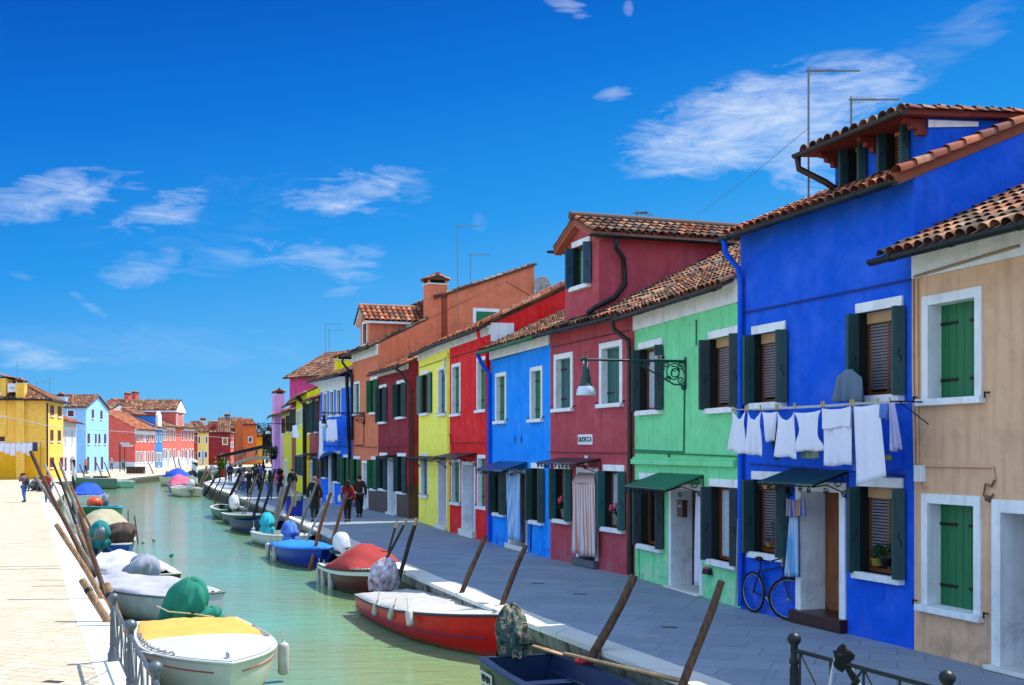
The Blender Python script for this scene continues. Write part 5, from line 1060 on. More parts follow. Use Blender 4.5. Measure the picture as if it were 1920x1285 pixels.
b = MB(); b.prism([(-.02, -.3, .0), (.5, -.26, -.12), (.52, .26, -.12), (.0, .3, .0), (-.1, 0, .12)], (0, 0, .04)); b.cm = 0; o = b.build('tarp', cloth('emerald_tarp'), bevel=.02); o.location = (-5.25, 21.0, -.18); o.rotation_euler = (R(12), R(8), R(-30)); tag(o, 'stiff flap of emerald tarp lying on the yellow cover', 'tarp')
b = MB(); b.path([(-6.05, 20.9, .05), (-5.8, 20.72, -.02), (-5.4, 20.75, -.06), (-5.05, 20.8, -.12)], .012, 5); tag(b.build('rope', mat('cream_rope', '#c8c0a0', .9)), 'cream rope tied round the emerald tarp', 'rope')
tarp('grey cloth bag slumped over the white covered green boat', (-8.95, 29.7, -.2), (.4, .34, .36), cloth('grey_cloth', '#8a90a0'), 8, .06)
tarp('brown tarp thrown over a motor beside the teal tarp', (-12.15, 37.9, .12), (.5, .42, .34), cloth('brown_tarp', '#4a3a34'), 2, .12)
tarp('red white and blue patterned cloth wrapped over the outboard by the red boat', (-2.75, 26.4, -.02), (.3, .27, .38), mat('flag_cloth', '#c8ccd6', .8, scale=7, hex2='#7a2a3a', bump=.4, bscale=8), 6, .06)
tarp('orange buoy lying in the green wooden boat', (-19.5, 57.3, .25), (.36, .36, .3), mat('orange_plastic', '#d04a20', .4), 1, .0, 'buoy', 'buoy')
for i, (x, y, c, lb) in enumerate(((-36.4, 109.6, '#8a5a30', 'brown crate on the grey green work boat'), (-37.0, 109.4, '#3a4a58', 'dark blue crate on the grey green work boat'), (-37.8, 109.1, '#b8b4b0', 'pale crate at the bow of the grey green work boat'))):
    b = MB(); b.box(-.3, .3, -.25, .25, 0, .5); [b.box(-.31, .31, -.26, .26, z, z+.06) for z in (.1, .3, .46)]; o = b.build('crate', mat('crate%d' % i, c)); o.location = (x, y, -.1); tag(o, lb, 'crate', 'crates on the work boat')
b = MB(); b.path([(0, 0, 0), (2.1, -1.9, .1)], [.018, .022], 6); b.grid(lambda a, c: (-.75*(1-a)-.0, (.075*math.sin(math.pi*(.15+.85*(1-a))))*(2*c-1)+.68*(1-a), -.02+.0*a), 8, 4)
o = b.build('oar', mat('bleached_oar_wood', '#b8966c', .6, var=.2, stretch=(1, 1, 1)), solid=.02); o.location = (.72, 16.9, -.1); o.rotation_euler = (0, 0, R(-21)); tag(o, 'bleached wooden oar laid across the navy work boat', 'oar')
M_FEN = mat('fender_vinyl', '#b9b8ac', .5, var=.15, scale=4)
def fender(label, x, y, z, r=.075, l=.42, m=None, tilt=0):
    t = thing('fender', label, 'fender', (x, y, z), 0, 'boat fenders'); b = MB(); pr = [(0, -l/2-r*.6)]+[(r*math.sin(a*math.pi/8), -l/2-r*.6*math.cos(a*math.pi/8)) for a in range(1, 5)]+[(r*math.cos(a*math.pi/8), l/2+r*.8*math.sin(a*math.pi/8)) for a in range(0, 4)]+[(.02, l/2+r*.8), (.018, l/2+r+.03)]
    b.lathe(pr, (0, 0, 0), 12); o = b.build('float', m or M_FEN, t); b = MB(); b.tube((0, 0, l/2+r), (0, .02, l/2+r+.22), .008, n=5); b.build('rope', mat('cream_rope'), t); t.rotation_euler = (R(tilt), R(tilt*.5), 0); return t
fender('long cream fender hanging off the white deck, nearest on the left', -3.42, 18.35, -.42, .085, .38)
for i, (px, py, Y, lb) in enumerate(((598, 1082, 32.1, 'leftmost white fender on the maroon boat'), (607, 1086, 31.3, 'middle white fender on the maroon boat'), (620.5, 1092, 30.4, 'rightmost white fender on the maroon boat'), (502, 1033, 39.4, 'grey fender at the stern corner of the blue covered boat'), (515.5, 1039, 38.2, 'grey fender on the side of the blue covered boat'), (475.5, 1002, 46.2, 'small grey fender on the white dinghy'))):
    p = at(px, py, Y); fender(lb, p.x, p.y, p.z, .08, .38)
for px, py, Y, lb, tl in ((705, 1142, 24.3, 'cream bottle fender tilted at the stern of the red boat', 25), (735, 1150, 23.2, 'short cream fender in the middle of the red hull', 35), (768, 1160, 22.2, 'grey knotted bag fender on the red hull', -20)):
    p = at(px, py, Y-.5); fender(lb, p.x, p.y, p.z, .07, .2, M_FEN, tl)
# ------------------------------------------------------------------ mooring poles
def woodm(key, h, h2): return mat(key, h, .85, var=.3, scale=6, bump=.8, bscale=14, hex2=h2, stretch=(4, 4, .5))
WP = {'tan': woodm('weathered_tan_wood', '#a48260', '#5c4230'), 'brown': woodm('weathered_brown_wood', '#6a4a36', '#2c1f18'), 'dark': woodm('tarred_wood', '#3a3432', '#100e0e'), 'grey': woodm('grey_wood', '#8c8680', '#57514c'), 'orange': woodm('orange_brown_wood', '#9a5c34', '#4c2c1c'), 'light': woodm('bleached_wood', '#b6b0a8', '#7c766e')}
def footY(px, Y0, r):
    k = (px-960)/F; best = None
    for line, sg in ((RB, -1), (LB, 1)):
        for i in range(len(line)-1):
            (xa, ya), (xb, yb) = line[i], line[i+1]; xa += sg*(r+.1); xb += sg*(r+.1); den = (xb-xa)-k*(yb-ya)
            if abs(den) < 1e-6: continue
            t = (k*ya-xa)/den
            if 0 <= t <= 1:
                y = ya+(yb-ya)*t
                if y > 8 and (best is None or abs(y-Y0) < abs(best-Y0)): best = y
    return best if best is not None and abs(best-Y0) < .22*Y0+1.5 else Y0
def pole(label, x0, y0, x1, y1, Y0, r, m, dY=.0, bands=(), cap=None, sink=1.4, name='mooring_pole', grp='mooring poles', seed=0):
    if dY == .3 and Y0 > 17.5: r *= .82
    if Y0 < 17.5: Yn = footY(x0, Y0, r); r *= Yn/Y0; Y0 = Yn
    P0 = at(x0, y0, Y0); P1 = at(x1, y1, Y0+dY); d = (P1-P0); ln = d.length; d.normalize(); base = P0-d*max(.3, (P0.z+sink)/max(d.z, .3)); L = (P1-base).length
    rnd = random.Random(int(x0*7+y0)); n = max(3, int(L/.35)); b = MB(); pts = []; rs = []
    side = d.cross(Vector((0, 1, 0))).normalized(); am = r*.45 if r > .035 else r*.2
    for i in range(n+1):
        t = i/n; w_ = am*math.sin(t*4+seed+x0)+am*.5*math.sin(t*11+y0); pts.append(d*L*t+side*w_); rs.append(r*(1.12-.22*t)*rnd.uniform(.95, 1.05))
    b.path(pts, rs, 10); o = b.build(name, m); o.location = base; 
    if cap or bands:
        t = thing(name, label, 'pole', base, 0, grp); o.name = 'shaft'; o.parent = t; o.location = (0, 0, 0)
        if cap: c = MB(); c.path([pts[-1]-d*.02, pts[-1]+d*.16], [rs[-1]*1.08, rs[-1]*.98], 10); c.build('pole_top', cap, t)
        for f in bands: p = d*(L-f); c = MB(); i = min(n-1, int((L-f)/L*n)); q = pts[i].lerp(pts[i+1], (L-f)/L*n-i); c.path([q-d*.035, q+d*.035], rs[i]*1.08, 10); c.build('iron_band', M_BLACK, t)
        return t
    return tag(o, label, 'pole', grp)
CAPW = mat('pale_cut_wood', '#b08a68', .8)
pole('weathered brown pole leaning right, nearest on the right bank', 1278, 1283, 1353, 1090, 14.15, .052, WP['brown'], .25)
pole('thick split brown pole leaning over the navy boat', 1112, 1240, 1188, 1079, 17.2, .068, WP['brown'], .3)
pole('knotty dark pole at the bow of the red boat', 943, 1130, 983, 1022, 21.5, .052, WP['brown'], .2)
pole('knotty dark pole behind the white canvas of the red boat', 863, 1112, 910, 1004, 23.3, .05, WP['brown'], .2)
pole('stout black pole with a pale cut top above the patterned cloth', 754, 1066, 777, 984, 27.4, .052, WP['dark'], .2, cap=CAPW)
pole('middle black pole with a pale top by the red canopy', 727, 1045, 759, 984, 29.4, .036, WP['dark'], .2, cap=CAPW)
pole('thinnest black pole with a pale top by the red canopy', 727, 1040, 742, 989, 29.9, .03, WP['dark'], .2, cap=CAPW)
pole('rust brown pole right of the woman in the red top', 624, 1004, 651, 923, 36.8, .05, WP['orange'], .2)
pole('rust brown pole in front of the royal blue house', 596, 1012, 620, 924, 35.6, .052, WP['orange'], .2)
pole('grey metal like pole crossing the woman in the black coat', 565, 988, 594, 903, 41.5, .045, WP['grey'], .2)
pole('pale bleached pole stub left of the rust brown one', 582, 998, 608, 950, 39, .04, WP['light'], .2)
pole('light brown pole left of the blue bin', 538, 975, 557, 921, 45.5, .05, WP['tan'], .2)
pole('very thick tarred pole with grey top beside the blue bin', 520, 965, 534, 915, 47.5, .12, WP['grey'], .2)
pole('long black pole leaning behind the thick tarred one', 523, 958, 545, 898, 48.6, .075, WP['dark'], .2)
pole('long black pole crossing the person in jeans', 493, 958, 517, 880, 51.5, .06, WP['dark'], .2)
pole('black pole left of the pink backpacker', 482, 946, 500, 882, 54.5, .06, WP['dark'], .2)
pole('thin pale pole, left one of the crossing pair', 464, 937, 478, 896, 58.5, .03, WP['grey'], .2)
pole('thin pale pole, right one of the crossing pair', 468, 939, 484, 888, 58, .03, WP['grey'], .2)
pole('black pole at the corner of the right quay', 433, 932, 451, 886, 67.5, .09, WP['dark'], .2)
pole('thin tan pole beside the quay corner', 440, 935, 452, 898, 66, .035, WP['tan'], .2)
pole('thin pole over the white wrapped outboard', 403, 918, 413, 897, 86, .05, WP['brown'], .2)
pole('thin pole right of the white wrapped outboard', 411, 926, 423, 903, 80, .05, WP['brown'], .2)
pole('dark pole behind the pink canopy boat', 396, 909, 410, 884, 93, .09, WP['dark'], .2)
pole('tan pole left of the orange tree', 378, 901, 387, 874, 108, .1, WP['tan'], .2)
pole('tan pole behind the person in the pale shirt', 384, 899, 396, 877, 108, .09, WP['tan'], .2)
pole('tall tan mooring pole leaning left in front of the grey boat', 190, 1122, 105, 984, 22.4, .066, WP['tan'], .3)
pole('thick tan pole with an iron band lying against the railing', 207, 1172, 154, 1088, 19.3, .08, WP['tan'], .3, bands=(.22,))
pole('short tan pole with an iron band just left of the railing post', 232, 1185, 199, 1095, 18.9, .07, WP['tan'], .2, bands=(.2,))
pole('thick tarred pole, tallest of the left bank cluster', 148, 1036, 58, 846, 28.3, .062, WP['brown'], .3)
pole('tarred pole with a broken top in front of the tallest one', 134, 1002, 67, 895, 28.9, .06, WP['grey'], .3)
pole('thin light pole leaning far left behind the tall tarred one', 150, 1010, 84, 870, 36, .04, WP['light'], .3)
pole('slim black pole in the left bank cluster', 152, 1008, 97, 863, 35, .045, WP['dark'], .3)
pole('slim grey pole in the left bank cluster', 158, 1002, 111, 868, 37.5, .05, WP['grey'], .3)
pole('orange brown pole, left one behind the green boat', 161, 990, 126, 912, 41, .055, WP['orange'], .3)
pole('orange brown pole, right one behind the green boat', 168, 985, 134, 912, 42, .055, WP['orange'], .3)
pole('brown knotty pole rising from the white wrapped boat', 184, 1080, 147, 962, 24.6, .06, WP['brown'], .3)
pole('tan forked pole beside the brown knotty one', 176, 1058, 142, 985, 25.6, .045, WP['tan'], .3)
for lb, a in (('upright thin stick in the open water', (240, 997, 240, 957, 52)), ('tilted thin stick in the open water', (259, 1020, 252, 968, 45.5))): pole(lb, *a, .022, WP['dark'], 0)
for lb, a in (('thin pole by the powder blue house, left', (141, 889, 132, 863, 118)), ('thin pole beside the brown windows of the white house', (157, 890, 149, 871, 119)), ('thin pole before the powder blue doors', (189, 888, 179, 866, 121)), ('thin pole at the corner of the powder blue house', (202, 884, 195, 867, 122)), ('thin pole, left one before the coral house', (288, 889, 279, 868, 141)), ('thin pole, right one before the pink row', (332, 884, 325, 857, 150)), ('thin pole, second before the pink row', (340, 884, 334, 861, 151))):
    pole(lb, *a, .06, WP['brown'], 0)
def striped(label, x, y, h, r):
    t = thing('striped_post', label, 'post', (x, y, 0), 0, 'striped mooring posts'); n = 16; k = 26; b = MB(); b.cm = 0
    for j in range(k):
        for i in range(n):
            z0 = h*j/k; z1 = h*(j+1)/k; a0 = 6.2832*i/n; a1 = 6.2832*(i+1)/n; b.cm = 1 if ((i/n+j/k*2.5) % 1) < .5 else 0
            b.face([(r*math.cos(a0), r*math.sin(a0), z0-1), (r*math.cos(a1), r*math.sin(a1), z0-1), (r*math.cos(a1), r*math.sin(a1), z1-1), (r*math.cos(a0), r*math.sin(a0), z1-1)])
    b.build('shaft', [M_WHITEP, mat('navy_band')], t); b = MB(); b.lathe([(r*1.1, h-1), (r*1.1, h-.9), (r*.5, h-.75), (0, h-.7)], (0, 0, 0), 12); b.build('cap', M_WHITEP, t)
striped('white and navy spiral striped post by the blue covered boat', (365-960)/F*112, 112, 2.6, .28)
striped('white and navy spiral striped post in the left bank cluster', (138-960)/F*66, 66, 3.2, .1)
# ------------------------------------------------------------------ railings
M_RAIL = mat('grey_painted_iron', '#5d666c', .45, .3, var=.2, scale=8, bump=.1); M_RAILD = mat('black_painted_iron', '#1c2226', .45, .3, var=.2, scale=8, bump=.1)
def railing(label, pts, top, m):
    t = thing('railing', label, 'railing', (*pts[0], 0))
    O = Vector((*pts[0], 0))
    for p in pts:
        q = Vector((*p, 0))-O; b = MB(); pr = [(.075, 0), (.075, .1), (.06, .12), (.045, .2), (.055, .22), (.045, .24), (.04, .5), (.036, top-.32), (.05, top-.3), (.05, top-.26), (.036, top-.24), (.038, top-.12), (.055, top-.1), (.07, top-.07), (.07, top-.05), (.06, top-.03), (.045, top-.01), (.02, top), (0, top+.005)]
        b.lathe(pr, q, 14)
        for k in range(10): a = 6.283*k/10; b.tube(q+Vector((.043*math.cos(a), .043*math.sin(a), .26)), q+Vector((.038*math.cos(a), .038*math.sin(a), top-.34)), .006, n=4)
        b.build('post', m, t)
    for i in range(len(pts)-1):
        a = Vector((*pts[i], 0))-O; c = Vector((*pts[i+1], 0))-O; d = (c-a).normalized(); L = (c-a).length; zt = top-.17; zb = .18; b = MB()
        b.path([a+Vector((0, 0, zt)), c+Vector((0, 0, zt))], .022, 6); b.path([a+Vector((0, 0, zb)), c+Vector((0, 0, zb))], .016, 6)
        n = 4
        for k in range(n+1):
            p = a+d*(.1+(L-.2)*k/n); b.path([p+Vector((0, 0, zb)), p+Vector((0, 0, zt))], .012, 6)
            if k < n: q = a+d*(.1+(L-.2)*(k+1)/n); b.path([p+Vector((0, 0, zb)), q+Vector((0, 0, zt))] if k % 2 else [p+Vector((0, 0, zt)), q+Vector((0, 0, zb))], .011, 6)
        b.build('panel', m, t)
    return t
railing('grey iron railing with fluted posts on the left kerb', [(-5.12, 15.76), (-4.13, 13.28), (-3.1, 10.66), (-2.05, 8.0)], .87, M_RAIL)
railing('dark iron railing with round capped posts on the right bank', [(2.83, 12.3), (3.62, 10.2), (4.42, 8.05)], .87, M_RAILD)
b = MB(); b.blob((3.12, 11.55, .74), (.09, .07, .1), 3, .3, 18, 12); b.path([(3.12, 11.52, .72), (3.2, 11.4, .55), (3.14, 11.46, .45)], [.03, .04, .015], 6); tag(b.build('black_cloth', cloth('black_cloth', '#0c0c10')), 'black cloth knotted round the dark railing', 'cloth')
b = MB(); b.path([(3.07, 11.6, .78), (3.04, 11.66, .6), (3.0, 11.72, .2), (3.02, 11.7, 0)], .014, 6); b.path([(3.16, 11.5, .7), (3.24, 11.4, .5), (3.27, 11.36, .15), (3.3, 11.3, 0)], .014, 6); tag(b.build('rope', mat('white_rope', '#c0c4cc', .9)), 'white rope looped over the dark railing', 'rope')
# red ropes on the navy boat
for lb, p in (('red rope coiled on the far gunwale of the navy boat', (.95, 16.4, -.14)), ('red rope hitched at the bow of the navy boat', (2.05, 14.1, -.1))):
    b = MB(); p = Vector(p); b.path([p+Vector((.09*math.cos(i*.9)*(1+.02*i), .07*math.sin(i*.9), .0025*i)) for i in range(18)], .01, 5); b.path([p, p+Vector((.25, .2, .02)), p+Vector((.35, .45, -.05))], .01, 5); tag(b.build('rope', mat('red_rope', '#b02028', .8)), lb, 'rope')
for lb, pts, m in (('white rope from the white foredeck to the railing', [(-4.75, 17.6, -.08), (-5.0, 17.0, -.12), (-5.1, 16.2, .1)], 'white_rope'), ('blue rope between the left poles and the blue white boat', [(-11.0, 34, -.2), (-11.6, 36, -.35), (-12.6, 37.6, -.1)], 'blue_rope'), ('mooring line from the pale grey boat to the left kerb', [(-8.9, 27.2, -.05), (-9.2, 27.0, -.15), (-9.4, 26.6, .02)], 'white_rope')):
    b = MB(); b.path(pts, .014, 5); tag(b.build('rope', mat(m, '#2a5a90' if 'blue' in m else '#c0c4cc', .9)), lb, 'rope')

for nm, t0, t1, sg, lb in (('L1', .3, .8, 1, 'white rope and chain strewn along the canal side of the white deck'), ('L1', .25, .5, -1, 'chain along the quay side of the white deck'), ('R2', .45, .75, -1, 'grey rope lying along the red boat gunwale'), ('R3', .6, .85, 1, 'coiled rope on the white deck of the maroon boat')):
    r = Bt[nm]; L_ = r['L']; mw = r.matrix_world if False else Matrix.Translation(r.location) @ Matrix.Rotation(r.rotation_euler[2], 4, 'Z'); rnd = random.Random(3); bm_, fs_, fb_ = {'L1': (1.95, .55, .72), 'R2': (1.85, .42, .76), 'R3': (1.65, .5, .72)}[nm]; b = MB(); pts = []
    for i in range(60):
        t = t0+(t1-t0)*i/59; hf = bm_/2*((.84+.16*math.sin(math.pi/2*min(t/.42, 1))) if t < .42 else 1-((t-.42)/.58)**2.6); pts.append(mw @ Vector((t*L_+.03*math.sin(i*1.7), -sg*(hf-.07+.035*math.sin(i*1.1)), fs_+(fb_-fs_)*t*t+.04+.015*math.sin(i*2.3))))
    b.path(pts, .012, 5); tag(b.build('rope', mat('grey_rope', '#8a8a88', .9)), lb, 'rope')
# ------------------------------------------------------------------ people
def skinmesh(V, E, rad, root=0, sub=2):
    me = bpy.data.meshes.new('sk'); me.from_pydata(V, E, []); o = bpy.data.objects.new('sk', me); COL.objects.link(o); o.modifiers.new('s', 'SKIN'); sv = me.skin_vertices[0].data
    for i, r in enumerate(rad): sv[i].radius = r if isinstance(r, tuple) else (r, r); sv[i].use_root = (i == root)
    m = o.modifiers.new('b', 'SUBSURF'); m.levels = sub; m.render_levels = sub
    dg = bpy.context.evaluated_depsgraph_get(); r = bpy.data.meshes.new_from_object(o.evaluated_get(dg)); bpy.data.objects.remove(o); r.polygons.foreach_set('use_smooth', [True]*len(r.polygons)); return r
def skel(pose):
    wk = {'walk': .22, 'stand': .05, 'photo': .06, 'sit': 0}.get(pose, .1)
    J = {'pelvis': (0, 0, .93), 'waist': (0, 0, 1.06), 'chest': (0, .0, 1.27), 'neck': (0, 0, 1.43), 'head': (0, .02, 1.55), 'crown': (0, .01, 1.64)}
    for s, n in ((-1, 'l'), (1, 'r')):
        f = s*wk
        J['hip'+n] = (s*.09, 0, .88); J['knee'+n] = (s*.1, f*.55+.02, .48); J['ank'+n] = (s*.1, f-.02 if f > 0 else f-.06, .09 if f >= 0 else .13); J['toe'+n] = (s*.115, J['ank'+n][1]+.15, .035 if f >= 0 else .05)
        J['sho'+n] = (s*.17, 0, 1.39); J['elb'+n] = (s*.235, -f*.5-.02, 1.12); J['wri'+n] = (s*.225, -f*.9+.07, .89)
    if pose == 'photo':
        for s, n in ((-1, 'l'), (1, 'r')): J['elb'+n] = (s*.24, .16, 1.2); J['wri'+n] = (s*.08, .2, 1.47)
    if pose == 'sit':
        dz = -.75
        for k in J: J[k] = (J[k][0], J[k][1], J[k][2]+dz)
        for s, n in ((-1, 'l'), (1, 'r')): J['hip'+n] = (s*.1, .02, .13); J['knee'+n] = (s*.14, .38, .42); J['ank'+n] = (s*.12, .55, .08); J['toe'+n] = (s*.12, .7, .04); J['wri'+n] = (s*.15, .33, .38); J['elb'+n] = (s*.24, .12, .42)
    return J
RAD = {'pelvis': (.135, .1), 'waist': (.115, .085), 'chest': (.145, .1), 'neck': .052, 'head': (.08, .098), 'crown': (.062, .076), 'hip': .088, 'knee': .058, 'ank': .038, 'toe': .035, 'sho': .055, 'elb': .04, 'wri': .026}
CH = [('pelvis', 'waist'), ('waist', 'chest'), ('chest', 'neck'), ('neck', 'head'), ('head', 'crown')]
def part(J, names, edges, grow=0, mult=None):
    V = [J[n] for n in names]; E = [(names.index(a), names.index(b)) for a, b in edges]; rr = []
    for n in names:
        k = n if n in RAD else n[:-1]; r = RAD[k]; g = grow*(mult or {}).get(k, 1); rr.append(tuple(x+g for x in r) if isinstance(r, tuple) else r+g)
    return skinmesh(V, E, rr)
PC = {}
def pmesh(pose, kind):
    if (pose, kind) in PC: return PC[(pose, kind)]
    J = skel(pose)
    legs = [('pelvis', 'hipl'), ('hipl', 'kneel'), ('kneel', 'ankl'), ('pelvis', 'hipr'), ('hipr', 'kneer'), ('kneer', 'ankr')]; feet = [('ankl', 'toel'), ('ankr', 'toer')]
    arms = [('chest', 'shol'), ('shol', 'elbl'), ('elbl', 'wril'), ('chest', 'shor'), ('shor', 'elbr'), ('elbr', 'wrir')]
    if kind == 'body':
        names = ['pelvis', 'waist', 'chest', 'neck', 'head', 'crown']+[a+s for s in 'lr' for a in ('hip', 'knee', 'ank', 'toe', 'sho', 'elb', 'wri')]
        me = part(J, names, CH+legs+feet+arms); b = MB()
        b.v = [tuple(v.co) for v in me.vertices]; b.f = [tuple(p.vertices) for p in me.polygons]; b.m = [0]*len(b.f); b.s = [True]*len(b.f)
        for s, n in ((-1, 'l'), (1, 'r')):
            w = Vector(J['wri'+n]); e = Vector(J['elb'+n]); d = (w-e).normalized(); b.blob(w+d*.04, (.03, .018, .045), n=8, m=6)
            for k in range(4): o = Vector(((k-1.5)*.014, 0, 0)); L_ = (.055, .065, .06, .045)[k]; b.path([w+d*.065+o, w+d*(.065+L_*.6)+o*1.1, w+d*(.065+L_)+o*1.1+Vector((0, .012, 0))], [.008, .0075, .006], 5)
            b.path([w+d*.02+Vector((-s*.02, .01, 0)), w+d*.055+Vector((-s*.04, .025, 0))], [.009, .007], 5)
        hd = Vector(J['head']); b.path([hd+Vector((0, .095, .03)), hd+Vector((0, .128, -.005)), hd+Vector((0, .1, -.015))], [.008, .014, .008], 5)
        for s in (-1, 1): b.blob(hd+Vector((s*.085, 0, .01)), (.012, .02, .03), n=6, m=5)
        b.cm = 1
        for s in (-1, 1): b.blob(hd+Vector((s*.033, .094, .025)), (.012, .008, .009), n=6, m=4)
        b.blob(hd+Vector((0, .096, -.045)), (.024, .008, .006), n=6, m=4)
        t = b.build('t', [M_SKIN, M_BLACK]); me = t.data; bpy.data.objects.remove(t)
    elif kind in ('shirt', 'jacket'):
        names = ['pelvis', 'waist', 'chest', 'neck']+[a+s for s in 'lr' for a in (('sho', 'elb') if kind == 'shirt' else ('sho', 'elb', 'wri'))]
        J2 = dict(J); J2['neck'] = (J['neck'][0], J['neck'][1], J['neck'][2]-.015)
        if kind == 'shirt':
            for n in 'lr': J2['elb'+n] = tuple(Vector(J['sho'+n]).lerp(Vector(J['elb'+n]), .75))
        me = part(J2, names, CH[:3]+[x for x in arms if all(y in names for y in x)], .028 if kind == 'jacket' else .02, {'neck': .6})
    elif kind == 'coat':
        me = part(J, ['pelvis', 'waist', 'chest', 'neck']+[a+s for s in 'lr' for a in ('sho', 'elb', 'wri')], CH[:3]+arms, .03); b = MB(); b.v = [tuple(v.co) for v in me.vertices]; b.f = [tuple(p.vertices) for p in me.polygons]; b.m = [0]*len(b.f); b.s = [True]*len(b.f)
        b.grid(lambda a, c: ((.15+.06*c+.012*math.sin(9*6.283*a)*c)*math.cos(6.283*a)*1.05, (.12+.07*c)*math.sin(6.283*a), 1.02-.5*c), 24, 6); t = b.build('t', []); me = t.data; bpy.data.objects.remove(t)
    elif kind == 'trousers': me = part(J, ['pelvis']+[a+s for s in 'lr' for a in ('hip', 'knee', 'ank')], legs, .02, {'ank': 1.3, 'knee': 1.1})
    elif kind[:4] == 'shoe':
        b = MB()
        for n in kind[4:]: a = Vector(J['ank'+n]); t_ = Vector(J['toe'+n]); b.path([a+Vector((0, -.05, -.045)), a+Vector((0, .02, -.03)), t_+Vector((0, -.03, .01)), t_+Vector((0, .04, 0))], [.042, .05, .045, .025], 8)
        t = b.build('t', []); me = t.data; bpy.data.objects.remove(t)
    PC[(pose, kind)] = me; return me
def person(label, x, y, h, head, top, tc, bot, bc, hair, hc, pose='walk', bag=None, bagc=None, z=0, skinc=None):
    t = thing('person', label, 'person', (x, y, z), head); k = h/1.7; t.scale = (k, k, k)
    def add(nm, me, m):
        me = me.copy(); me.materials.clear(); [me.materials.append(q) for q in (m if isinstance(m, list) else [m])]; o = bpy.data.objects.new(nm, me); COL.objects.link(o); o.parent = t; return o
    add('body', pmesh(pose, 'body'), [M_SKIN, M_BLACK]); add({'shirt': 'shirt', 'jacket': 'jacket', 'coat': 'coat'}[top], pmesh(pose, top), cloth('cl'+tc, tc)); add('trousers', pmesh(pose, 'trousers'), cloth('cl'+bc, bc)); add('shoe', pmesh(pose, 'shoel'), mat('shoe_black', '#181818', .6)); add('shoe', pmesh(pose, 'shoer'), mat('shoe_black'))
    J = skel(pose); hd = Vector(J['head']); b = MB()
    if hair in ('short', 'long', 'curly'):
        amp = .16 if hair == 'curly' else .04; rr = {'short': (.092, .105, .095), 'long': (.1, .11, .11), 'curly': (.2, .19, .17)}[hair]; b.blob(hd+Vector((0, -.022 if hair != 'curly' else -.05, .045)), rr, 3, amp, 18, 12)
        if hair == 'long': b.blob(hd+Vector((0, -.075, -.08)), (.1, .055, .18), 5, .06, 14, 10)
        b.build('hair', mat('hair'+hc, hc, .7, var=.3, scale=30), t)
    else:
        b.blob(hd+Vector((0, -.005, .07)), (.1, .115, .07), 2, .0, 14, 8); b.path([hd+Vector((0, .08, .06)), hd+Vector((0, .17, .045))], [.07, .05], 8); b.build('cap', cloth('cl'+hc, hc), t)
    c = Vector(J['chest'])
    if bag == 'backpack': b = MB(); b.blob(c+Vector((0, -.2, -.08)), (.15, .11, .23), 4, .05, 16, 12); [b.path([c+Vector((s*.09, -.12, .13)), c+Vector((s*.11, .02, .15)), c+Vector((s*.13, .13, -.02)), c+Vector((s*.14, -.1, -.2))], .016, 5) for s in (-1, 1)]; b.build('backpack', cloth('cl'+bagc, bagc), t)
    if bag == 'hand': b = MB(); b.blob(Vector((-.32, .0, .95)), (.07, .17, .15), 4, .05, 14, 10); b.path([(-.3, -.1, 1.05), (-.2, .0, 1.42), (-.3, .1, 1.05)], .01, 5); b.build('bag', cloth('cl'+bagc, bagc), t)
    if pose == 'photo': b = MB(); b.box(-.06, .06, .14, .19, 1.5, 1.57); b.lathe([(.03, 0), (.03, .06)], (0, 0, 0), 10); b.v = b.v[:8]; b.f = b.f[:6]; b.m = b.m[:6]; b.s = b.s[:6]; b.build('camera_body', M_BLACK, t)
    return t
AW = R(17)  # walking away from the camera, along the bank
person('woman in a knee length black coat with a white scarf walking along the houses', -7.45, 46.3, 1.74, AW, 'coat', '#101014', '#16161c', '#16161c', 'short', '#8a6a44')
person('woman in a red top and black trousers with a cream shoulder bag', -6.18, 46.1, 1.6, AW, 'jacket', '#7a0c14', '#0c0c10', '#0c0c10', 'long', '#100c0c', bag='hand', bagc='#c8c0a8')
person('man in a dark brown jacket walking beside the woman in red', -6.15, 49.4, 1.72, AW, 'jacket', '#2c1f1c', '#101014', '#101014', 'short', '#140f0e')
person('person in a pink top with bushy black hair and a black backpack', -12.5, 66, 1.66, AW, 'shirt', '#d83a6c', '#16244c', '#16244c', 'curly', '#0c0c0c', bag='backpack', bagc='#141014')
person('person in a black jacket and beige trousers with a black cap', -12.65, 70.6, 1.66, AW, 'jacket', '#0e0e12', '#a89c94', '#a89c94', 'cap', '#101014', bag='backpack', bagc='#16161c')
person('person in a lime shirt and light jeans with a navy backpack', -13.35, 67.6, 1.62, AW, 'shirt', '#a8c83c', '#2c64a0', '#2c64a0', 'long', '#2c1a10', bag='backpack', bagc='#141c34')
person('woman in a loose black dress and leggings lifting her arm', -15.3, 71.4, 1.6, AW, 'coat', '#0c0c0e', '#101014', '#101014', 'short', '#6a4a34', pose='photo')
person('child with a violet scarf and blue jeans at the quay edge', -17.2, 78.5, 1.35, AW, 'shirt', '#8a6a9c', '#2c4c80', '#2c4c80', 'short', '#8a7a68', pose='stand')
person('person in a navy hooded top among the crowd', -18.6, 84, 1.75, R(60), 'jacket', '#101c4c', '#16202c', '#16202c', 'cap', '#101c4c')
person('person in a dark jacket among the crowd left of the striped shirt', -17.1, 82, 1.7, R(-20), 'jacket', '#141014', '#101014', '#101014', 'short', '#2c1c14')
person('person in a blue and white striped shirt among the crowd', -17.6, 85.5, 1.75, AW, 'shirt', '#4a5cb0', '#2c2c3c', '#2c2c3c', 'short', '#2c1c14')
person('older man in a white shirt and khaki trousers by the planter, hands behind his back', -26.2, 113, 1.7, AW, 'shirt', '#c8c8d0', '#8a7a5c', '#8a7a5c', 'short', '#b0b0b0', pose='stand')
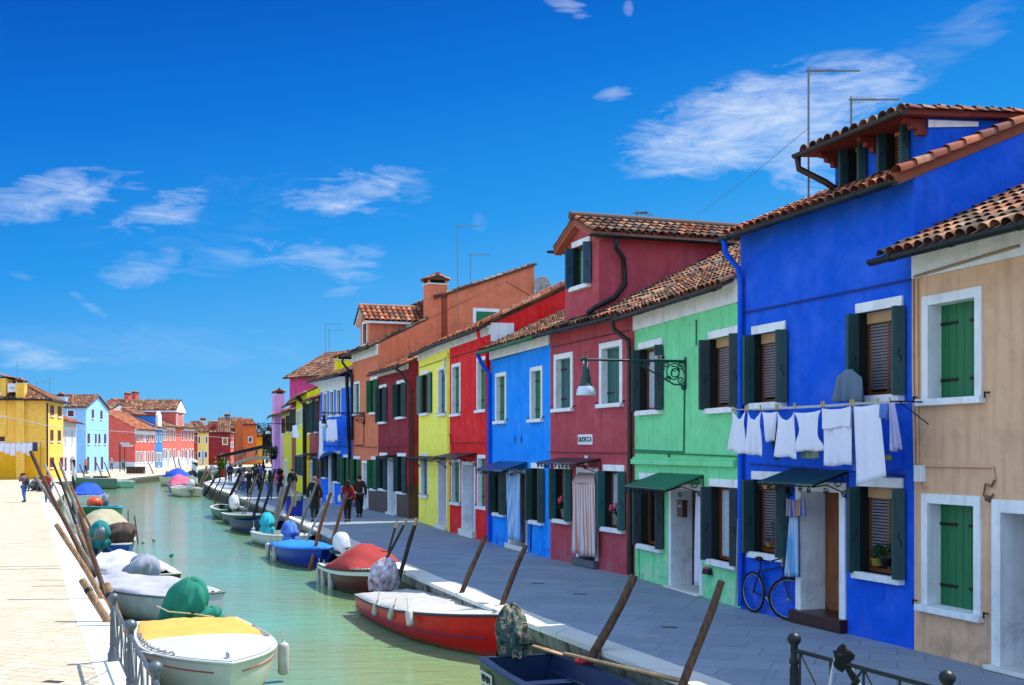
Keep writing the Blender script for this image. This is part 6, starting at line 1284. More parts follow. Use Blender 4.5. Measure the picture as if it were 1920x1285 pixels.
person('person in a pale shirt and beige trousers leaving the quay', -26.0, 106.5, 1.65, R(40), 'shirt', '#a0b0c8', '#a8a090', '#a8a090', 'short', '#3c2418')
person('person in a red top in the far crowd', -20.4, 98, 1.65, AW, 'shirt', '#a02c2c', '#20242c', '#20242c', 'short', '#3c2c20')
person('person in a green top in the far crowd', -21.2, 96, 1.7, R(100), 'shirt', '#1a8c6c', '#3c4c5c', '#3c4c5c', 'short', '#8a6c44')
person('person in a dark green jacket beside the lilac house', -19.3, 92, 1.75, AW, 'jacket', '#1c3c34', '#16202c', '#16202c', 'short', '#7a7a7c')
person('person in a dark dress in the far crowd near the navy house', -21.5, 106, 1.7, R(-40), 'coat', '#101418', '#14141c', '#14141c', 'long', '#101010')
person('person in a violet jacket in the far crowd', -23.9, 104, 1.6, AW, 'jacket', '#3c2c6c', '#202030', '#202030', 'short', '#101010')
person('person in a light blue shirt in the far crowd', -20.8, 101, 1.7, AW, 'shirt', '#6c90b8', '#2c3440', '#2c3440', 'short', '#3a2a20')
person('photographer in a pink sleeved top and jeans with a green backpack', -25.45, 64, 1.55, R(80), 'jacket', '#7c5c74', '#34609c', '#34609c', 'cap', '#4a1c1c', pose='photo', bag='backpack', bagc='#1c3c34')
person('person in a red jacket and blue jeans behind the leaning poles', -23.9, 63.2, 1.62, R(20), 'jacket', '#a82c24', '#1c4c88', '#1c4c88', 'short', '#2c1c14', pose='stand')
person('person sitting on the pale paving in dark clothes', -31.0, 80.5, 1.7, R(200), 'jacket', '#1c1c2c', '#202028', '#202028', 'short', '#2c1c14', pose='sit')
person('second person sitting on the pale paving, in a grey top', -31.9, 82, 1.7, R(170), 'jacket', '#6c6c7c', '#2c2c38', '#2c2c38', 'long', '#1c1410', pose='sit')
person('person in an orange shirt by the powder blue house', -49.0, 141, 1.7, R(-30), 'shirt', '#c88a24', '#2c3848', '#2c3848', 'short', '#101010', pose='stand')
person('person in a pale pink shirt at the corner of the coral house', -54.2, 166, 1.7, R(10), 'shirt', '#c8a0a0', '#5c6470', '#5c6470', 'cap', '#c8c8c8', pose='stand')
person('person in a grey shirt beside the pale pink shirt', -53.6, 169, 1.75, R(-30), 'shirt', '#8a8c88', '#4c5450', '#4c5450', 'short', '#201410', pose='stand')
person('person in red crossing the far bridge', -43.9, 201.5, 1.7, R(80), 'shirt', '#9c2430', '#303848', '#303848', 'short', '#201410', z=1.55)
person('person in dark clothes with a dark hat on the far bridge', -42.0, 201.5, 1.7, R(-80), 'jacket', '#1c2024', '#1c2024', '#1c2024', 'cap', '#101010', z=1.7)
# ------------------------------------------------------------------ washing
def sheet(label, H, pts, v=-.6, m=None, fold=.03, nf=3, cat='laundry', name='laundry', grp='washing on the rack of the cobalt house', seed=1, solid=.006, parent=None, sag=.03, prof=None):
    """pts: four pixels TL, TR, BR, BL on the plane v of house H"""
    q = [Vector((H.uz(*p, v)[0], v, H.uz(*p, v)[1])) for p in pts]; o = q[0].lerp(q[1], .5); rnd = random.Random(seed); ph = rnd.uniform(0, 6)
    def f(a, b):
        if prof:
            i_ = b*(len(prof)-1); j_ = min(int(i_), len(prof)-2); h_ = prof[j_]+(prof[j_+1]-prof[j_])*(i_-j_); a = .5+(a-.5)*h_
        t = q[0].lerp(q[1], a); bt = q[3].lerp(q[2], a); p = t.lerp(bt, b); sg_ = sag*math.sin(math.pi*a)*(1-b)**3; w_ = 0; w_ = 1.5*fold*(.25+.75*b)*(math.sin(nf*6.283*a+ph+b)+.4*math.sin(nf*2.3*6.283*a+ph*2)); return (p.x-o.x, p.y-o.y+w_, p.z-o.z-sg_+.012*math.sin(8*a+ph)*b)
    b = MB(); b.grid(f, 24, 14); ob = b.build(name, m or M_CLOTH, solid=solid); wp = H.world(o.x, o.y, o.z); ob.location = wp; ob.rotation_euler = (0, 0, math.atan2(H.U.y, H.U.x)); tag(ob, label, cat, grp); return ob
H = H2; VR = -.62
for i, (lb, pts) in enumerate((('white vest, leftmost on the rack', ((1374, 771), (1398, 771), (1396, 852), (1366, 845))), ('white vest, second from the left on the rack', ((1401, 772), (1426, 772), (1425, 856), (1396, 850))), ('small white shorts on the rack', ((1428, 772), (1456, 772), (1448, 828), (1437, 828))),
    ('white vest, right of the small shorts', ((1458, 772), (1490, 772), (1496, 860), (1456, 856))), ('white t-shirt in the middle of the rack', ((1491, 774), (1540, 769), (1540, 846), (1496, 846))), ('folded white towel on the rack', ((1542, 767), (1595, 763), (1595, 872), (1546, 874))), ('long white bath towel, longest on the rack', ((1599, 762), (1648, 756), (1660, 894), (1603, 912))),
    ('pale striped pyjama trousers at the right end of the rack', ((1667, 754), (1676, 753), (1691, 842), (1672, 846))), ('blue shorts beside the pyjama trousers', ((1650, 757), (1667, 754), (1664, 786), (1651, 782))))):
    m = M_CLOTH if i < 7 else cloth('striped_pyjama', '#a8a8d0') if i == 7 else cloth('pale_blue_denim', '#5a7cc8'); sheet(lb, H, pts, VR, m, .024, 1+i % 3, seed=i+2, sag=.13 if i in (0, 1, 3) else .02, prof=(1, .9, .88, .95, 1, 1.04, 1.08, 1.1) if i in (0, 1, 3) else (1, .84, .8, .78, .84, .95, 1.12, 1.22) if i == 4 else None)
sheet('white towel flap folded over the front of the towel', H, ((1541, 766), (1595, 762), (1594, 800), (1543, 805)), VR-.03, M_CLOTH, .01, 1, seed=40)
sheet('dark socks hanging behind the small white shorts', H, ((1437, 790), (1460, 790), (1462, 862), (1452, 862)), VR+.12, cloth('black_cloth'), .01, 1, seed=21); sheet('grey checked cloth behind the t-shirt', H, ((1502, 800), (1534, 800), (1534, 860), (1502, 860)), VR+.15, cloth('grey_check', '#8a9a8a'), .02, 2, seed=22); sheet('blue cloth peeping left of the long towel', H, ((1597, 765), (1606, 764), (1612, 900), (1600, 880)), VR+.1, cloth('pale_blue_denim'), .01, 1, seed=23)
sheet('grey blue shirt on a hanger by the upper right window', H, ((1568, 690), (1614, 688), (1620, 753), (1563, 753)), -.3, cloth('grey_blue_shirt', '#5c7288'), .03, 3, 'shirt', 'shirt', seed=9, prof=(.25, .62, .86, .9, .92, .96, 1, 1.02))
t = thing('drying_rack', 'white wire drying rack fixed under the upper windows of the cobalt house', 'rack', H.world(0, 0, 0), math.atan2(H.U.y, H.U.x))
uL, zL = H.uz(1371, 769, VR); uR, zR = H.uz(1668, 753, VR); b = MB(); z = (zL+zR)/2
for k in range(5): v = VR+.13*k; b.path([(uL, v, zL), (uR, v, zR)], .004, 5)
b.build('wires', M_WHITEP, t); b = MB()
for u, zz in ((uL, zL), (uR, zR)): b.path([(u, VR, zz), (u, .0, zz)], .012, 6); b.path([(u, VR+.15, zz), (u, -.0, zz-.3)], .008, 5)
b.build('arms', M_BLACK, t)
for i, x in enumerate((1374, 1398, 1402, 1426, 1455, 1459, 1490, 1541, 1545, 1595, 1600, 1646, 1668)):
    u, zz = H.uz(x, 769-(x-1371)*.054, VR); b = MB(); b.box(u-.008, u+.008, VR-.012, VR+.012, zz-.035, zz+.055); b.build('clothes_peg', mat('peg_yellow', '#c8b060', .5), t)
H = H10; sheet('pale trousers hanging before the royal blue house', H, ((598, 789), (606, 789), (604, 850), (596, 868)), -.9, M_CLOTH, .03, 1, grp='washing on the royal blue house'); 
for i, x in enumerate((606, 612, 618, 624)): sheet(('light blue shirt, first from the left on the royal blue house', 'white shirt, second from the left on the royal blue house', 'white shirt, third from the left on the royal blue house', 'white shirt, rightmost on the royal blue house')[i], H, ((x, 787), (x+6, 786), (x+7, 826), (x, 830)), -.9, M_CLOTH if i else cloth('light_blue_cloth', '#7aa8d8'), .04, 2, grp='washing on the royal blue house', seed=i)
sheet('white dress hanging high before the acid yellow house', H12, ((547, 798), (556, 796), (560, 822), (548, 820)), -1.2, M_CLOTH, .05, 2, grp='lone washing')
for i in range(7): x = -2+i*10.5; o = None; p0 = at(x, 831-i*.2, 103); b = MB(); w_ = .42; b.grid(lambda a, c: (w_*a, .02*math.sin(9*a), -(.75+.35*((i*7) % 3)/2)*c), 8, 4); o = b.build('laundry', M_CLOTH if i != 6 else cloth('navy_cloth', '#2c3c6c'), solid=.006); o.location = p0; tag(o, ('white shirt at the left edge of the golden house line', 'white towel second on the golden house line', 'long white sheet third on the golden house line', 'white cloth fourth on the golden house line', 'white cloth fifth on the golden house line', 'white shirt sixth on the golden house line', 'navy trousers at the right end of the golden house line')[i], 'laundry', 'washing before the golden house')
b = MB(); b.path([at(-30, 829, 103), at(30, 831, 103), at(76, 829, 103)], .015, 5); b.path([at(76, 829, 103), at(76, 829, 103)+Vector((0, 0, -1.2)), at(76, 829, 103)*1+Vector((0, 0, -3.42))], .04, 6); tag(b.build('washing_line', M_GRAY), 'washing line strung before the golden house', 'line')
# ------------------------------------------------------------------ door curtains, pots, small things on the right row
def stripem(key, c1, c2, sc):
    if key in MC: return MC[key]
    m = mat(key, c1, .9); nt = m.node_tree; N = nt.nodes; L = nt.links; b = N['Principled BSDF']; tc = N.new('ShaderNodeTexCoord'); w_ = N.new('ShaderNodeTexWave'); w_.inputs['Scale'].default_value = sc; w_.inputs['Distortion'].default_value = 1.2; w_.inputs['Detail Scale'].default_value = .6; w_.bands_direction = 'X'; L.new(tc.outputs['Object'], w_.inputs[0]); r = N.new('ShaderNodeValToRGB'); r.color_ramp.interpolation = 'CONSTANT'; r.color_ramp.elements[0].color = lin(c1); r.color_ramp.elements[1].color = lin(c2); r.color_ramp.elements[1].position = .5; L.new(w_.outputs[0], r.inputs[0]); L.new(r.outputs[0], b.inputs['Base Color']); return m
sheet('peach and white striped curtain draped over the dusty red house door', H4, ((1072, 905), (1114, 905), (1112, 1046), (1072, 1036)), -.22, stripem('peach_stripes', '#c0c0c8', '#c0806a', 3.0), .035, 3, 'curtain', 'door_curtain', 'door curtains', seed=3)
u0, z0 = H4.uz(1086, 886); u1, _ = H4.uz(1118, 886); a0, za = H4.uz(1072, 905, -.22); a1, _ = H4.uz(1114, 905, -.22); b = MB(); b.grid(lambda a, c: ((u0+(u1-u0)*a)*(1-c)+(a0+(a1-a0)*a)*c, -.03-.19*c, z0*(1-c)+za*c), 8, 2); o = b.build('door_curtain', stripem('peach_stripes', '#888888', '#888888', 1), solid=.006); o.location = H4.world(0, 0); o.rotation_euler = (0, 0, math.atan2(H4.U.y, H4.U.x)); tag(o, 'sloping top flap of the peach striped curtain', 'curtain')
sheet('pale blue striped curtain over the azure house door', H5, ((949, 886), (975, 886), (977, 1015), (955, 1010)), -.2, stripem('blue_stripes', '#a8bcd8', '#6aa0d0', 4), .04, 4, 'curtain', 'door_curtain', 'door curtains', seed=5)
sheet('white lace curtain hanging at the mint house door', H3, ((1306, 922), (1316, 925), (1317, 1100), (1304, 1098)), .05, M_CLOTH, .03, 2, 'curtain', 'door_curtain', 'door curtains', seed=6)
sheet('grey blue knotted curtain left of the cobalt house door', H2, ((1481, 955), (1494, 955), (1495, 1082), (1473, 1080)), -.12, stripem('blue_stripes', '', '', 1), .03, 3, 'curtain', 'door_curtain', 'door curtains', seed=7)
sheet('blue and yellow checked cloth hung above the cobalt doorway', H2, ((1474, 934), (1508, 934), (1510, 968), (1472, 969)), -.2, stripem('blue_yellow', '#1450b8', '#b08428', 3.5), .012, 2, 'cloth', 'cloth', 'small cloths', seed=8)
M_TERR = mat('terracotta_pot', '#a04a2c', .8); M_LEAF = mat('leaf_green', '#1e4a1c', .6, var=.3, scale=20); M_LEAF2 = mat('leaf_yellow_green', '#5c8a1c', .6, var=.3, scale=20)
def pot(label, P, r, h, pm, fr, fl=None, seed=1, leaf_m=None, name='potted_plant', n=90, tall=1.0):
    t = thing(name, label, 'plant', P, 0, None); b = MB(); b.lathe([(0, 0), (r*.7, 0), (r, h), (r*1.08, h), (r*1.08, h*1.05), (r*.9, h*1.05), (r*.88, h*.9), (0, h*.9)], (0, 0, 0), 14); b.build('pot', pm, t); rnd = random.Random(seed); b = MB(); f = MB()
    for i in range(n):
        d = Vector((rnd.gauss(0, 1), rnd.gauss(0, 1), rnd.gauss(0, 1)*tall)).normalized()*fr*rnd.uniform(.3, 1); d.z *= tall; c = Vector((0, 0, h+fr*.8*tall))+d; s_ = fr*.28; a = Vector((rnd.uniform(-1, 1), rnd.uniform(-1, 1), rnd.uniform(-1, 1))).normalized(); e = a.cross(Vector((.3, .2, 1))).normalized(); b.face([c-a*s_, c+e*s_*.4, c+a*s_, c-e*s_*.4])
    for i in range(5): b.path([(0, 0, h*.8), (rnd.uniform(-.5, .5)*fr, rnd.uniform(-.5, .5)*fr, h+fr*tall)], .004, 4)
    b.build('foliage', leaf_m or M_LEAF, t)
    if fl:
        for i in range(7 if fr < .3 else 16): d = Vector((rnd.uniform(-1, 1), rnd.uniform(-1, .2), rnd.uniform(.2, 1)))*fr; c = Vector((0, 0, h+fr*.8))+d; f.blob(c, fr*.3 if fr < .3 else fr*.11, i, .25, 8, 6)
        f.build('flowers', fl, t)
    return t
def sillpos(H, px, py, v=-.03): u, z = H.uz(px, py, v); return H.world(u, v, z)
M_PINK = mat('pink_petals', '#c83a5c', .6); M_REDF = mat('red_petals', '#a81018', .6); M_POTW = mat('painted_pot', '#b8b8a0', .4, scale=16, hex2='#6a3a6a')
pot('pink geranium in a painted pot on the left sill of the dusty red house', sillpos(H4, 1058, 970), .09, .18, M_POTW, .17, M_PINK, 2)
pot('small red flower in a painted pot on the right sill of the dusty red house', sillpos(H4, 1157, 984), .09, .18, M_POTW, .15, M_PINK, 3)
pot('red flower in a white pot on the right sill of the azure house', sillpos(H5, 1013, 970), .07, .13, M_WHITEP, .11, M_REDF, 4); pot('red flower on the left sill of the azure house', sillpos(H5, 944, 955), .07, .13, M_WHITEP, .11, M_REDF, 5)
pot('small conifer in a terracotta pot on the cobalt house sill', sillpos(H2, 1453, 1027), .07, .12, M_TERR, .1, None, 6, tall=1.9); pot('tiny yellow pot plant beside the terracotta pot', sillpos(H2, 1442, 1026), .05, .07, mat('yellow_pot', '#b09830'), .06, None, 7, leaf_m=mat('blue_leaf', '#2c5a7c')); 
for i, x in enumerate((1645, 1662)): pot(('bushy plant in a yellow pot on the right sill of the cobalt house', 'dark leafy plant beside the yellow pot on the cobalt sill')[i], sillpos(H2, x, 1061+i), .09, .1, mat('yellow_pot') if i == 0 else M_BLACK, .14, None, 8+i)
# broom on the mint house
u, z = H3.uz(1322, 1072, -.1); t = thing('broom', 'dark broom head resting on the mint house wall by the door', 'broom', H3.world(u, -.06, z), math.atan2(H3.U.y, H3.U.x)); b = MB(); b.prism([(-.16, -.04, -.05), (.16, -.04, -.05), (.1, -.04, .05), (-.1, -.04, .05)], (0, .08, 0)); b.build('bristles', mat('black_bristle', '#1c1418'), t); b = MB(); b.box(-.1, .1, -.03, .03, .05, .075); b.build('broom_block', M_PINK, t)
b = MB(); b.tube((0, 0, 0), (.0, .02, 1.5), .014, n=8); u, z = H2.uz(1400, 1095, -.1); o = b.build('stick', mat('pale_stick', '#a89c84')); o.location = H2.world(.12, -.16, .05); o.rotation_euler = (R(-2), R(2), 0); tag(o, 'pale broom stick leaning on the cobalt house corner', 'stick')
# wall lamps
def lamp(label, H, px, py, L=2.0, zdir=1, m=M_DGREEN):
    u, z = H.uz(px, py); t = thing('street_lamp', label, 'street lamp', H.world(u, 0, z), math.atan2(H.U.y, H.U.x), 'bracket street lamps')
    b = MB(); b.path([(0, 0, 0), (0, -L*1.03, 0)], [.028, .022], 8); b.blob((0, -L*1.04, 0), .035); b.lathe([(.02, -.12), (.035, -.02), (.03, .03), (.012, .06), (.012, .12), (0, .16)], (0, -L, 0), 10); b.box(-.04, .04, -.02, .0, -.5, .08); b.build('arm', m, t)
    s_ = MB()
    def sc(cy, cz, r, turns=1.6, fl=1, a0=0): n = 22; s_.path([(0, cy+math.cos(a0+fl*6.283*turns*i/n)*r*(1-.78*i/n), cz+math.sin(a0+fl*6.283*turns*i/n)*r*(1-.78*i/n)) for i in range(n+1)], .013, 5)
    sc(-.24, -.22, .2); sc(-.24, -.22, .13, 1.2, -1, 2); sc(-.1, -.1, .08); sc(-.1, -.36, .08, 1.4, -1); sc(-.55, -.13, .11, 1.5, -1); sc(-.8, -.08, .07); sc(-.4, -.08, .06, 1.2); sc(-.36, -.34, .06)
    s_.path([(0, -.02, -.46), (0, -.25, -.44), (0, -.5, -.3), (0, -.75, -.17), (0, -1.05, -.03)], .016, 6); s_.blob((0, -.05, -.5), .05); s_.build('scrollwork', m, t)
    b = MB(); y = -L; b.lathe([(.015, -.1), (.06, -.13), (.07, -.2), (.075, -.3), (.1, -.36), (.09, -.4), (.12, -.46), (.14, -.5)], (0, y, 0), 16); sh = b.build('lamp_housing', m, t); b = MB(); b.lathe([(.14, -.5), (.17, -.56), (.185, -.66), (.18, -.67), (.1, -.675), (0, -.675)], (0, y, 0), 16); b.build('lamp_glass', mat('milky_glass', '#c8d2dc', .15, spec=.6), t); return t
l1 = lamp('green bracket street lamp reaching out from the mint house', H3, 1286, 678, 2.0)
b = MB(); b.box(-.02, .02, -.62, -.42, .03, .1); b.build('number_tag', M_WHITEP, l1); text('62 88', .07, l1, (.024, -.52, .065), (R(90), 0, R(90)), M_BLACK)
lamp('black bracket street lamp on the salmon house', H9, 684, 775, 1.9, m=M_BLACK); lamp('black bracket street lamp on the acid yellow house', H12, 557, 795, 1.9, m=M_BLACK)
lamp('bracket street lamp on the wall of the powder blue house', G4, 254, 822, 1.9, m=M_GRAY)
# antennas
def antenna(label, x, ytop, ybot, Y, boom, rot=0, z0=None, kind='log'):
    P = at(x, ybot, Y); T_ = at(x, ytop, Y); h = T_.z-P.z; t = thing('antenna', label, 'antenna', P, rot, 'roof antennas'); b = MB(); b.tube((0, 0, 0), (0, 0, h+.05), .018, n=6); b.build('mast', M_GRAY, t); b = MB(); b.box(-.05*boom, boom, -.012, .012, h-.012, h+.012); n = 12
    for k in range(n): xx = boom*.05+boom*.5*k/n; l_ = .36*(1-.5*k/n); b.tube((xx-.08, -l_, h-.1*l_), (xx+.08, l_, h+.1*l_), .004, n=4)
    b.build('boom', M_GRAY, t); return t
antenna('tall roof antenna left of the cobalt dormer', 1516, 133, 372, 20.4, .85); antenna('short roof antenna above the cobalt dormer', 1596, 187, 235, 20.9, .83)
antenna('small antenna on the dusty red dormer roof', 1194, 398, 420, 31, .6, R(40)); antenna('tall antenna by the salmon chimney', 858, 424, 620, 55, 1.1); antenna('second antenna behind the salmon chimney', 882, 478, 535, 56, .95)
antenna('left antenna behind the salmon dormer', 610, 608, 690, 82, 1.1); antenna('right antenna behind the salmon dormer', 617, 619, 665, 82, 1.0); antenna('tall antenna on the golden house roof', 32, 679, 735, 125, 1.0); antenna('antenna right of the golden house chimney', 68, 717, 740, 122, 1.0); antenna('thin antenna above the golden house eaves', 93, 709, 750, 122, .6)
antenna('antenna over the long roof, left', 279, 728, 752, 226, 1.0); antenna('antenna over the pink tower', 293, 742, 760, 226, .6); antenna('antenna above the grey gabled house', 412, 771, 790, 246, 1.2); antenna('antenna above the orange house', 430, 767, 783, 246, .5)
P = at(1017, 548, 56.5); t = thing('satellite_dish', 'white satellite dish on the back of the salmon house', 'satellite dish', P, R(20)); b = MB(); b.grid(lambda a, c: (.42*c*math.cos(6.283*a), -.07*(c*c-1), .42*c*math.sin(6.283*a)+.32), 24, 6); b.build('dish', mat('dish_grey', '#9c9490', .6), t, solid=.01); b = MB(); b.tube((0, -.1, .3), (-.3, .25, -.1), .025); b.tube((0, -.1, .0), (.05, -.5, .25), .012); b.blob((.05, -.5, .27), .05); b.build('dish_arm', M_GRAY, t)
# bicycle
t = thing('bicycle', 'bicycle with a basket bag leaning on the cobalt house left of the door', 'bicycle', (4.02, 20.45, 0), 0); d = Vector((.36, -.93, 0)); n_ = Vector((.93, .36, 0))
def wheel(c, ax, nm, r=.325):
    u = Vector((ax[0], ax[1], 0)).normalized(); b = MB(); n = 36; ring = [c+u*math.cos(6.283*i/n)*r+Vector((0, 0, math.sin(6.283*i/n)*r)) for i in range(n+1)]; b.path(ring, .02, 6, cap=False); o = b.build(nm, mat('tyre_rubber', '#0c0c0e', .8), t); q = MB(); ring = [c+u*math.cos(6.283*i/n)*(r-.028)+Vector((0, 0, math.sin(6.283*i/n)*(r-.028))) for i in range(n+1)]; q.path(ring, .009, 5, cap=False); q.build('rim', M_STEEL, o); q = MB()
    for k in range(18): a = 6.283*k/18; q.tube(c, c+u*math.cos(a)*(r-.03)+Vector((0, 0, math.sin(a)*(r-.03))), .0018, n=3)
    w_ = Vector((-u.y, u.x, 0)); q.tube(c-w_*.05, c+w_*.05, .02); q.build('spokes', M_STEEL, o); return o
lean = n_*.02; rc = Vector((0, 0, .345)); fc = rc+d*1.05; fd = (d*.55+n_*-.0+Vector((.75, .1, 0))*.75).normalized(); wheel(rc, d, 'wheel'); wheel(fc, fd, 'wheel')
b = MB(); bb = rc+d*.42+Vector((0, 0, -.06)); seat = rc+d*.22+Vector((0, 0, .42)); hd = rc+d*.86+Vector((0, 0, .5)); hl = rc+d*.9+Vector((0, 0, .36))
for p, q in ((rc, bb), (rc, seat), (bb, seat), (bb, hl), (seat+Vector((0, 0, -.06)), hd), (hl, hd), (hl, fc), (seat, seat+Vector((-.0, 0, .12)))): b.tube(p, q, .016)
b.build('frame', paint('bike_frame_blue', '#14245c'), t); b = MB(); b.path([hd+Vector((0, 0, .1))-Vector((-fd.y, fd.x, 0))*.28-fd*.1, hd+Vector((0, 0, .13)), hd+Vector((0, 0, .1))+Vector((-fd.y, fd.x, 0))*.28-fd*.1], .013); b.tube(hd, hd+Vector((0, 0, .14)), .014); b.build('handlebar', M_STEEL, t)
b = MB(); b.blob(seat+Vector((0, 0, .15)), (.1, .12, .04), 1); b.build('saddle', M_BLACK, t); b = MB(); b.blob(bb, (.03, .03, .03)); b.tube(bb, bb+d*.12+Vector((0, 0, -.12)), .01); b.box(bb.x-.03, bb.x+.06, bb.y-.16, bb.y-.1, .1, .125); b.build('crank', M_STEEL, t)
b = MB(); c = hd+fd*.15; b.prism([c+Vector((-.17, -.02, .12)), c+Vector((.15, -.08, .22)), c+Vector((.2, -.08, -.12)), c+Vector((-.08, -.02, -.22))], (.08, .1, 0)); o = b.build('basket_bag', cloth('straw_bag', '#5c4230'), bevel=.03); o.location = t.location; tag(o, 'brown cloth bag slung on the bicycle handlebar', 'bag')
# blue bin with cloths
p = ground(551, 967); t = thing('storage_bin', 'blue plastic bin on the right bank draped with grey cloths', 'bin', (p.x, p.y, 0), R(17)); b = MB(); b.prism([(-.3, -.3, 0), (.3, -.3, 0), (.36, -.3, .78), (-.36, -.3, .78)], (0, .6, 0)); b.build('bin_body', mat('blue_plastic', '#0c28a8', .4), t, bevel=.03); b = MB(); b.box(-.4, .4, -.35, .35, .78, .84); b.build('lid', mat('green_lid', '#4a5c58'), t, bevel=.02)
b = MB(); b.grid(lambda a, c: (p.x-.05+.4*a, p.y-.38-.03*math.sin(12*a), .88-.5*c*(1 if a < .6 else .5)), 10, 6); tag(b.build('cloth', cloth('grey_check'), solid=.01), 'grey cloth draped over the blue bin', 'cloth')
# floating litter and bottle
for lb, px, py, c in (('turquoise plastic bottle floating in the canal', 320, 1044, '#18a090'), ('white scrap floating right of the sticks', 267, 1019, '#c8c8c8'), ('pale scrap floating further right', 287, 1015, '#a8b098')):
    g_ = ground(px, py, ZW); b = MB(); b.lathe([(0, 0), (.05, .01), (.05, .14), (.02, .18), (.02, .22), (0, .22)], (0, 0, 0), 8); o = b.build('floating_bottle' if 'bottle' in lb else 'litter', mat('lit'+c, c, .4)); o.location = (g_.x, g_.y, ZW+.02); o.rotation_euler = (R(70), 0, R(40)); tag(o, lb, 'litter')
# far bridge, canopy, planter tree, crates, sign post
t = thing('footbridge', 'far stone and iron footbridge closing the canal view', 'bridge', (-41, 202, 0)); b = MB(); n = 16
def bz(x): return 1.75*(1-(x/6)**2)-.0
b.grid(lambda a, c: (-6+12*a, -1+2*c, max(.02, bz(-6+12*a))), 16, 1, False); 
for y in (-1, 1): b.grid(lambda a, c: (-6+12*a, y, max(.02, bz(-6+12*a))*(1-c)+c*(bz(-6+12*a)-.5 if abs(-6+12*a) < 4.6 else -1)), 24, 1, False)
b.build('deck', mat('bridge_stone', '#8c8880', .8, bump=.2), t); b = MB()
for y in (-1, 1):
    b.path([(-6+.5*i, y, max(0, bz(-6+.5*i))+1) for i in range(25)], .03, 4)
    for i in range(0, 25): b.path([(-6+.5*i, y, max(0, bz(-6+.5*i))), (-6+.5*i, y, max(0, bz(-6+.5*i))+1)], .02, 4)
b.build('railing', M_GRAY, t)
t = thing('canopy', 'long thin black canopy stretched over the crowd by the navy house', 'canopy', (-19.6, 101, 0)); b = MB(); b.prism([(0, 0, 3.15), (-5.2, 2, 2.05), (-5.2, 4.5, 2.1), (0, 2.5, 3.2)], (0, 0, .22)); b.build('canopy_cloth', cloth('black_cloth'), t)
for p in ((-.2, .2), (-5, 2.2), (-5, 4.3)): b = MB(); b.tube((p[0], p[1], 0), (p[0], p[1], 3.15+p[0]*.2), .04); b.build('leg', M_BLACK, t)
t = pot('orange tree in a square red planter on the right quay', (-28.9, 122.5, 0), .45, .75, mat('red_planter', '#8a2420', .6), .72, mat('orange_fruit', '#d06a14'), 9, M_LEAF2, 'potted_tree', 420, 1.25)
pot('hanging basket of green plants before the lilac house', Vector((-18.6, 95.5, 2.0)), .3, .25, M_BLACK, .45, None, 12, n=160); pot('hanging basket of green plants before the rust house', Vector((-17.2, 88.5, 2.1)), .3, .25, M_BLACK, .4, None, 13, n=160)
t = thing('street_sign', 'slim post with a white street sign before the coral house', 'sign', (-50.5, 158, 0)); b = MB(); b.tube((0, 0, 0), (0, 0, 3.6), .07); b.tube((.6, 0, 0), (.6, 0, 3.3), .05); b.build('post', M_BLACK, t); b = MB(); b.box(.3, 1.7, -.05, 0, 3.2, 3.45); b.box(0, 1.2, -.05, 0, 3.5, 3.72); b.build('panel', M_WHITEP, t)
for lb, px, py in (('dark slatted bench on the far left bank', 255, 890),): g_ = ground(px, py); b = MB(); [b.box(-1.0+.4*k, -.65+.4*k, -.3, .3, .1, .8) for k in range(5)]; b.box(-1.1, 1.1, -.35, .35, .8, .88); o = b.build('bench', mat('brown_bench', '#4c3028')); o.location = g_; tag(o, lb, 'bench')
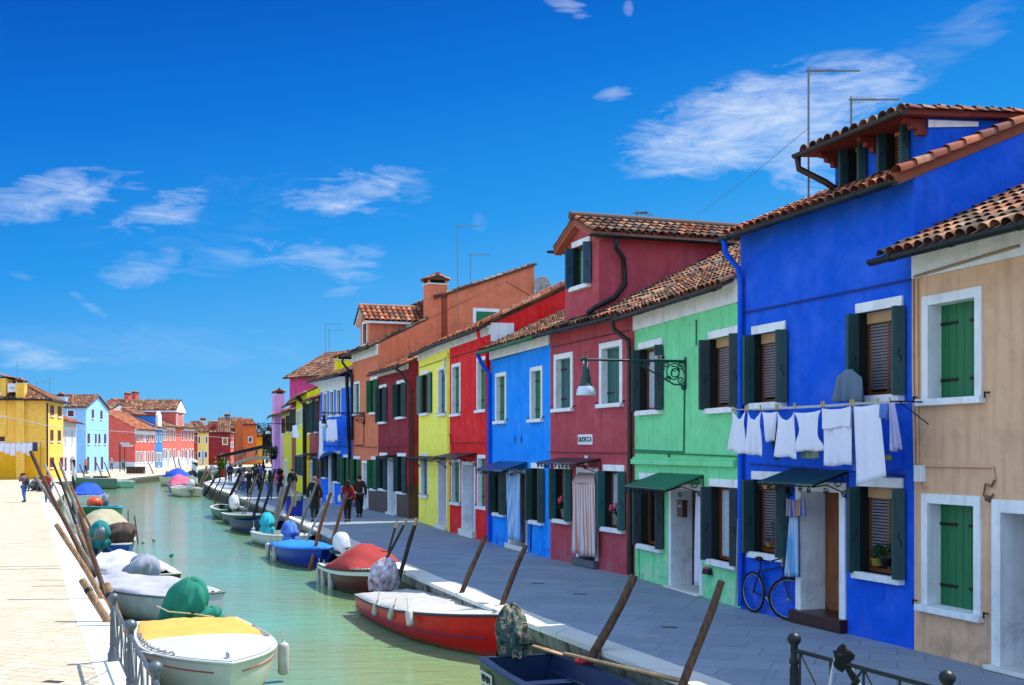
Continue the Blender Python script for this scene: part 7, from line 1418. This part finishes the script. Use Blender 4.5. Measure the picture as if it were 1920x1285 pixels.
# trees behind the bridge
def tree(label, x, y, h, r, m, seed):
    t = thing('tree', label, 'tree', (x, y, 0), 0, 'trees beyond the bridge'); b = MB(); b.path([(0, 0, 0), (.1, 0, h*.4), (0, .1, h*.75)], [.3, .22, .1], 8); rnd = random.Random(seed)
    for k in range(7): a = rnd.uniform(0, 6.28); b.path([(0, 0, h*.4), (math.cos(a)*r*.6, math.sin(a)*r*.6, h*rnd.uniform(.6, .85))], [.12, .03], 6)
    b.build('trunk', WP['brown'], t); b = MB()
    cl = [Vector((rnd.gauss(0, .45)*r, rnd.gauss(0, .45)*r, h*.68+rnd.gauss(0, .15)*h)) for _ in range(26)]
    for i in range(2600):
        c = rnd.choice(cl)+Vector((rnd.gauss(0, 1), rnd.gauss(0, 1), rnd.gauss(0, .8)))*r*.2; a = Vector((rnd.uniform(-1, 1), rnd.uniform(-1, 1), rnd.uniform(-1, 1))).normalized(); e = a.cross(Vector((.2, .3, 1))).normalized(); s_ = .22; b.face([c-a*s_, c+e*s_*.6, c+a*s_, c-e*s_*.6])
    b.build('crown', m, t)
M_TR = mat('dark_foliage', '#16302a', .7, var=.4, scale=2)
tree('dark tree behind the marigold house', (500-960)/F*262, 262, 6.5, 2.6, M_TR, 1); tree('dark tree left of the navy house', (510-960)/F*250, 250, 7.5, 2.8, M_TR, 2); tree('pale green low tree at the far end', (493-960)/F*275, 275, 5, 2.4, mat('mid_foliage', '#2c5a3c', .7, var=.4, scale=2), 3)
b = MB(); b.path([at(-60, 775, 60)]+[at(x, y, Y) for x, y, Y in ((0, 780, 64), (60, 792, 70), (110, 803, 80), (170, 806, 95), (253, 811, 120), (320, 814, 150))]+[at(440, 822, 190)], .02, 4); tag(b.build('overhead_cable', mat('pale_cable', '#a8a8a8')), 'pale overhead cable sagging across the left houses', 'cable')
b = MB(); b.path([at(1516, 240, 20.4), at(1420, 320, 25), at(1310, 402, 30)], .006, 4); tag(b.build('guy_wire', M_GRAY), 'thin guy wire from the tall antenna to the dusty red roof', 'wire')
# paving details
M_SLAB = mat('light_slab', '#a8a49c', .8); M_SLABD = mat('dark_slab', '#33383c', .8)
for i, (px, py, m) in enumerate(((1225, 1193, M_SLAB), (1255, 1176, M_SLABD), (1088, 1114, M_SLABD), (1057, 1090, M_SLAB), (1118, 1102, M_SLAB), (1008, 1094, M_SLABD), (1206, 1194, M_SLAB), (100, 1278, M_DADO))):
    g_ = ground(px, py); b = MB(); b.box(-.12, .12, -.06, .06, 0, .003); o = b.build('paving_inset', m); o.location = (g_.x, g_.y, -.003); o.rotation_euler = (0, 0, R(-17)); struct(o, 'small inset slab in the paving')
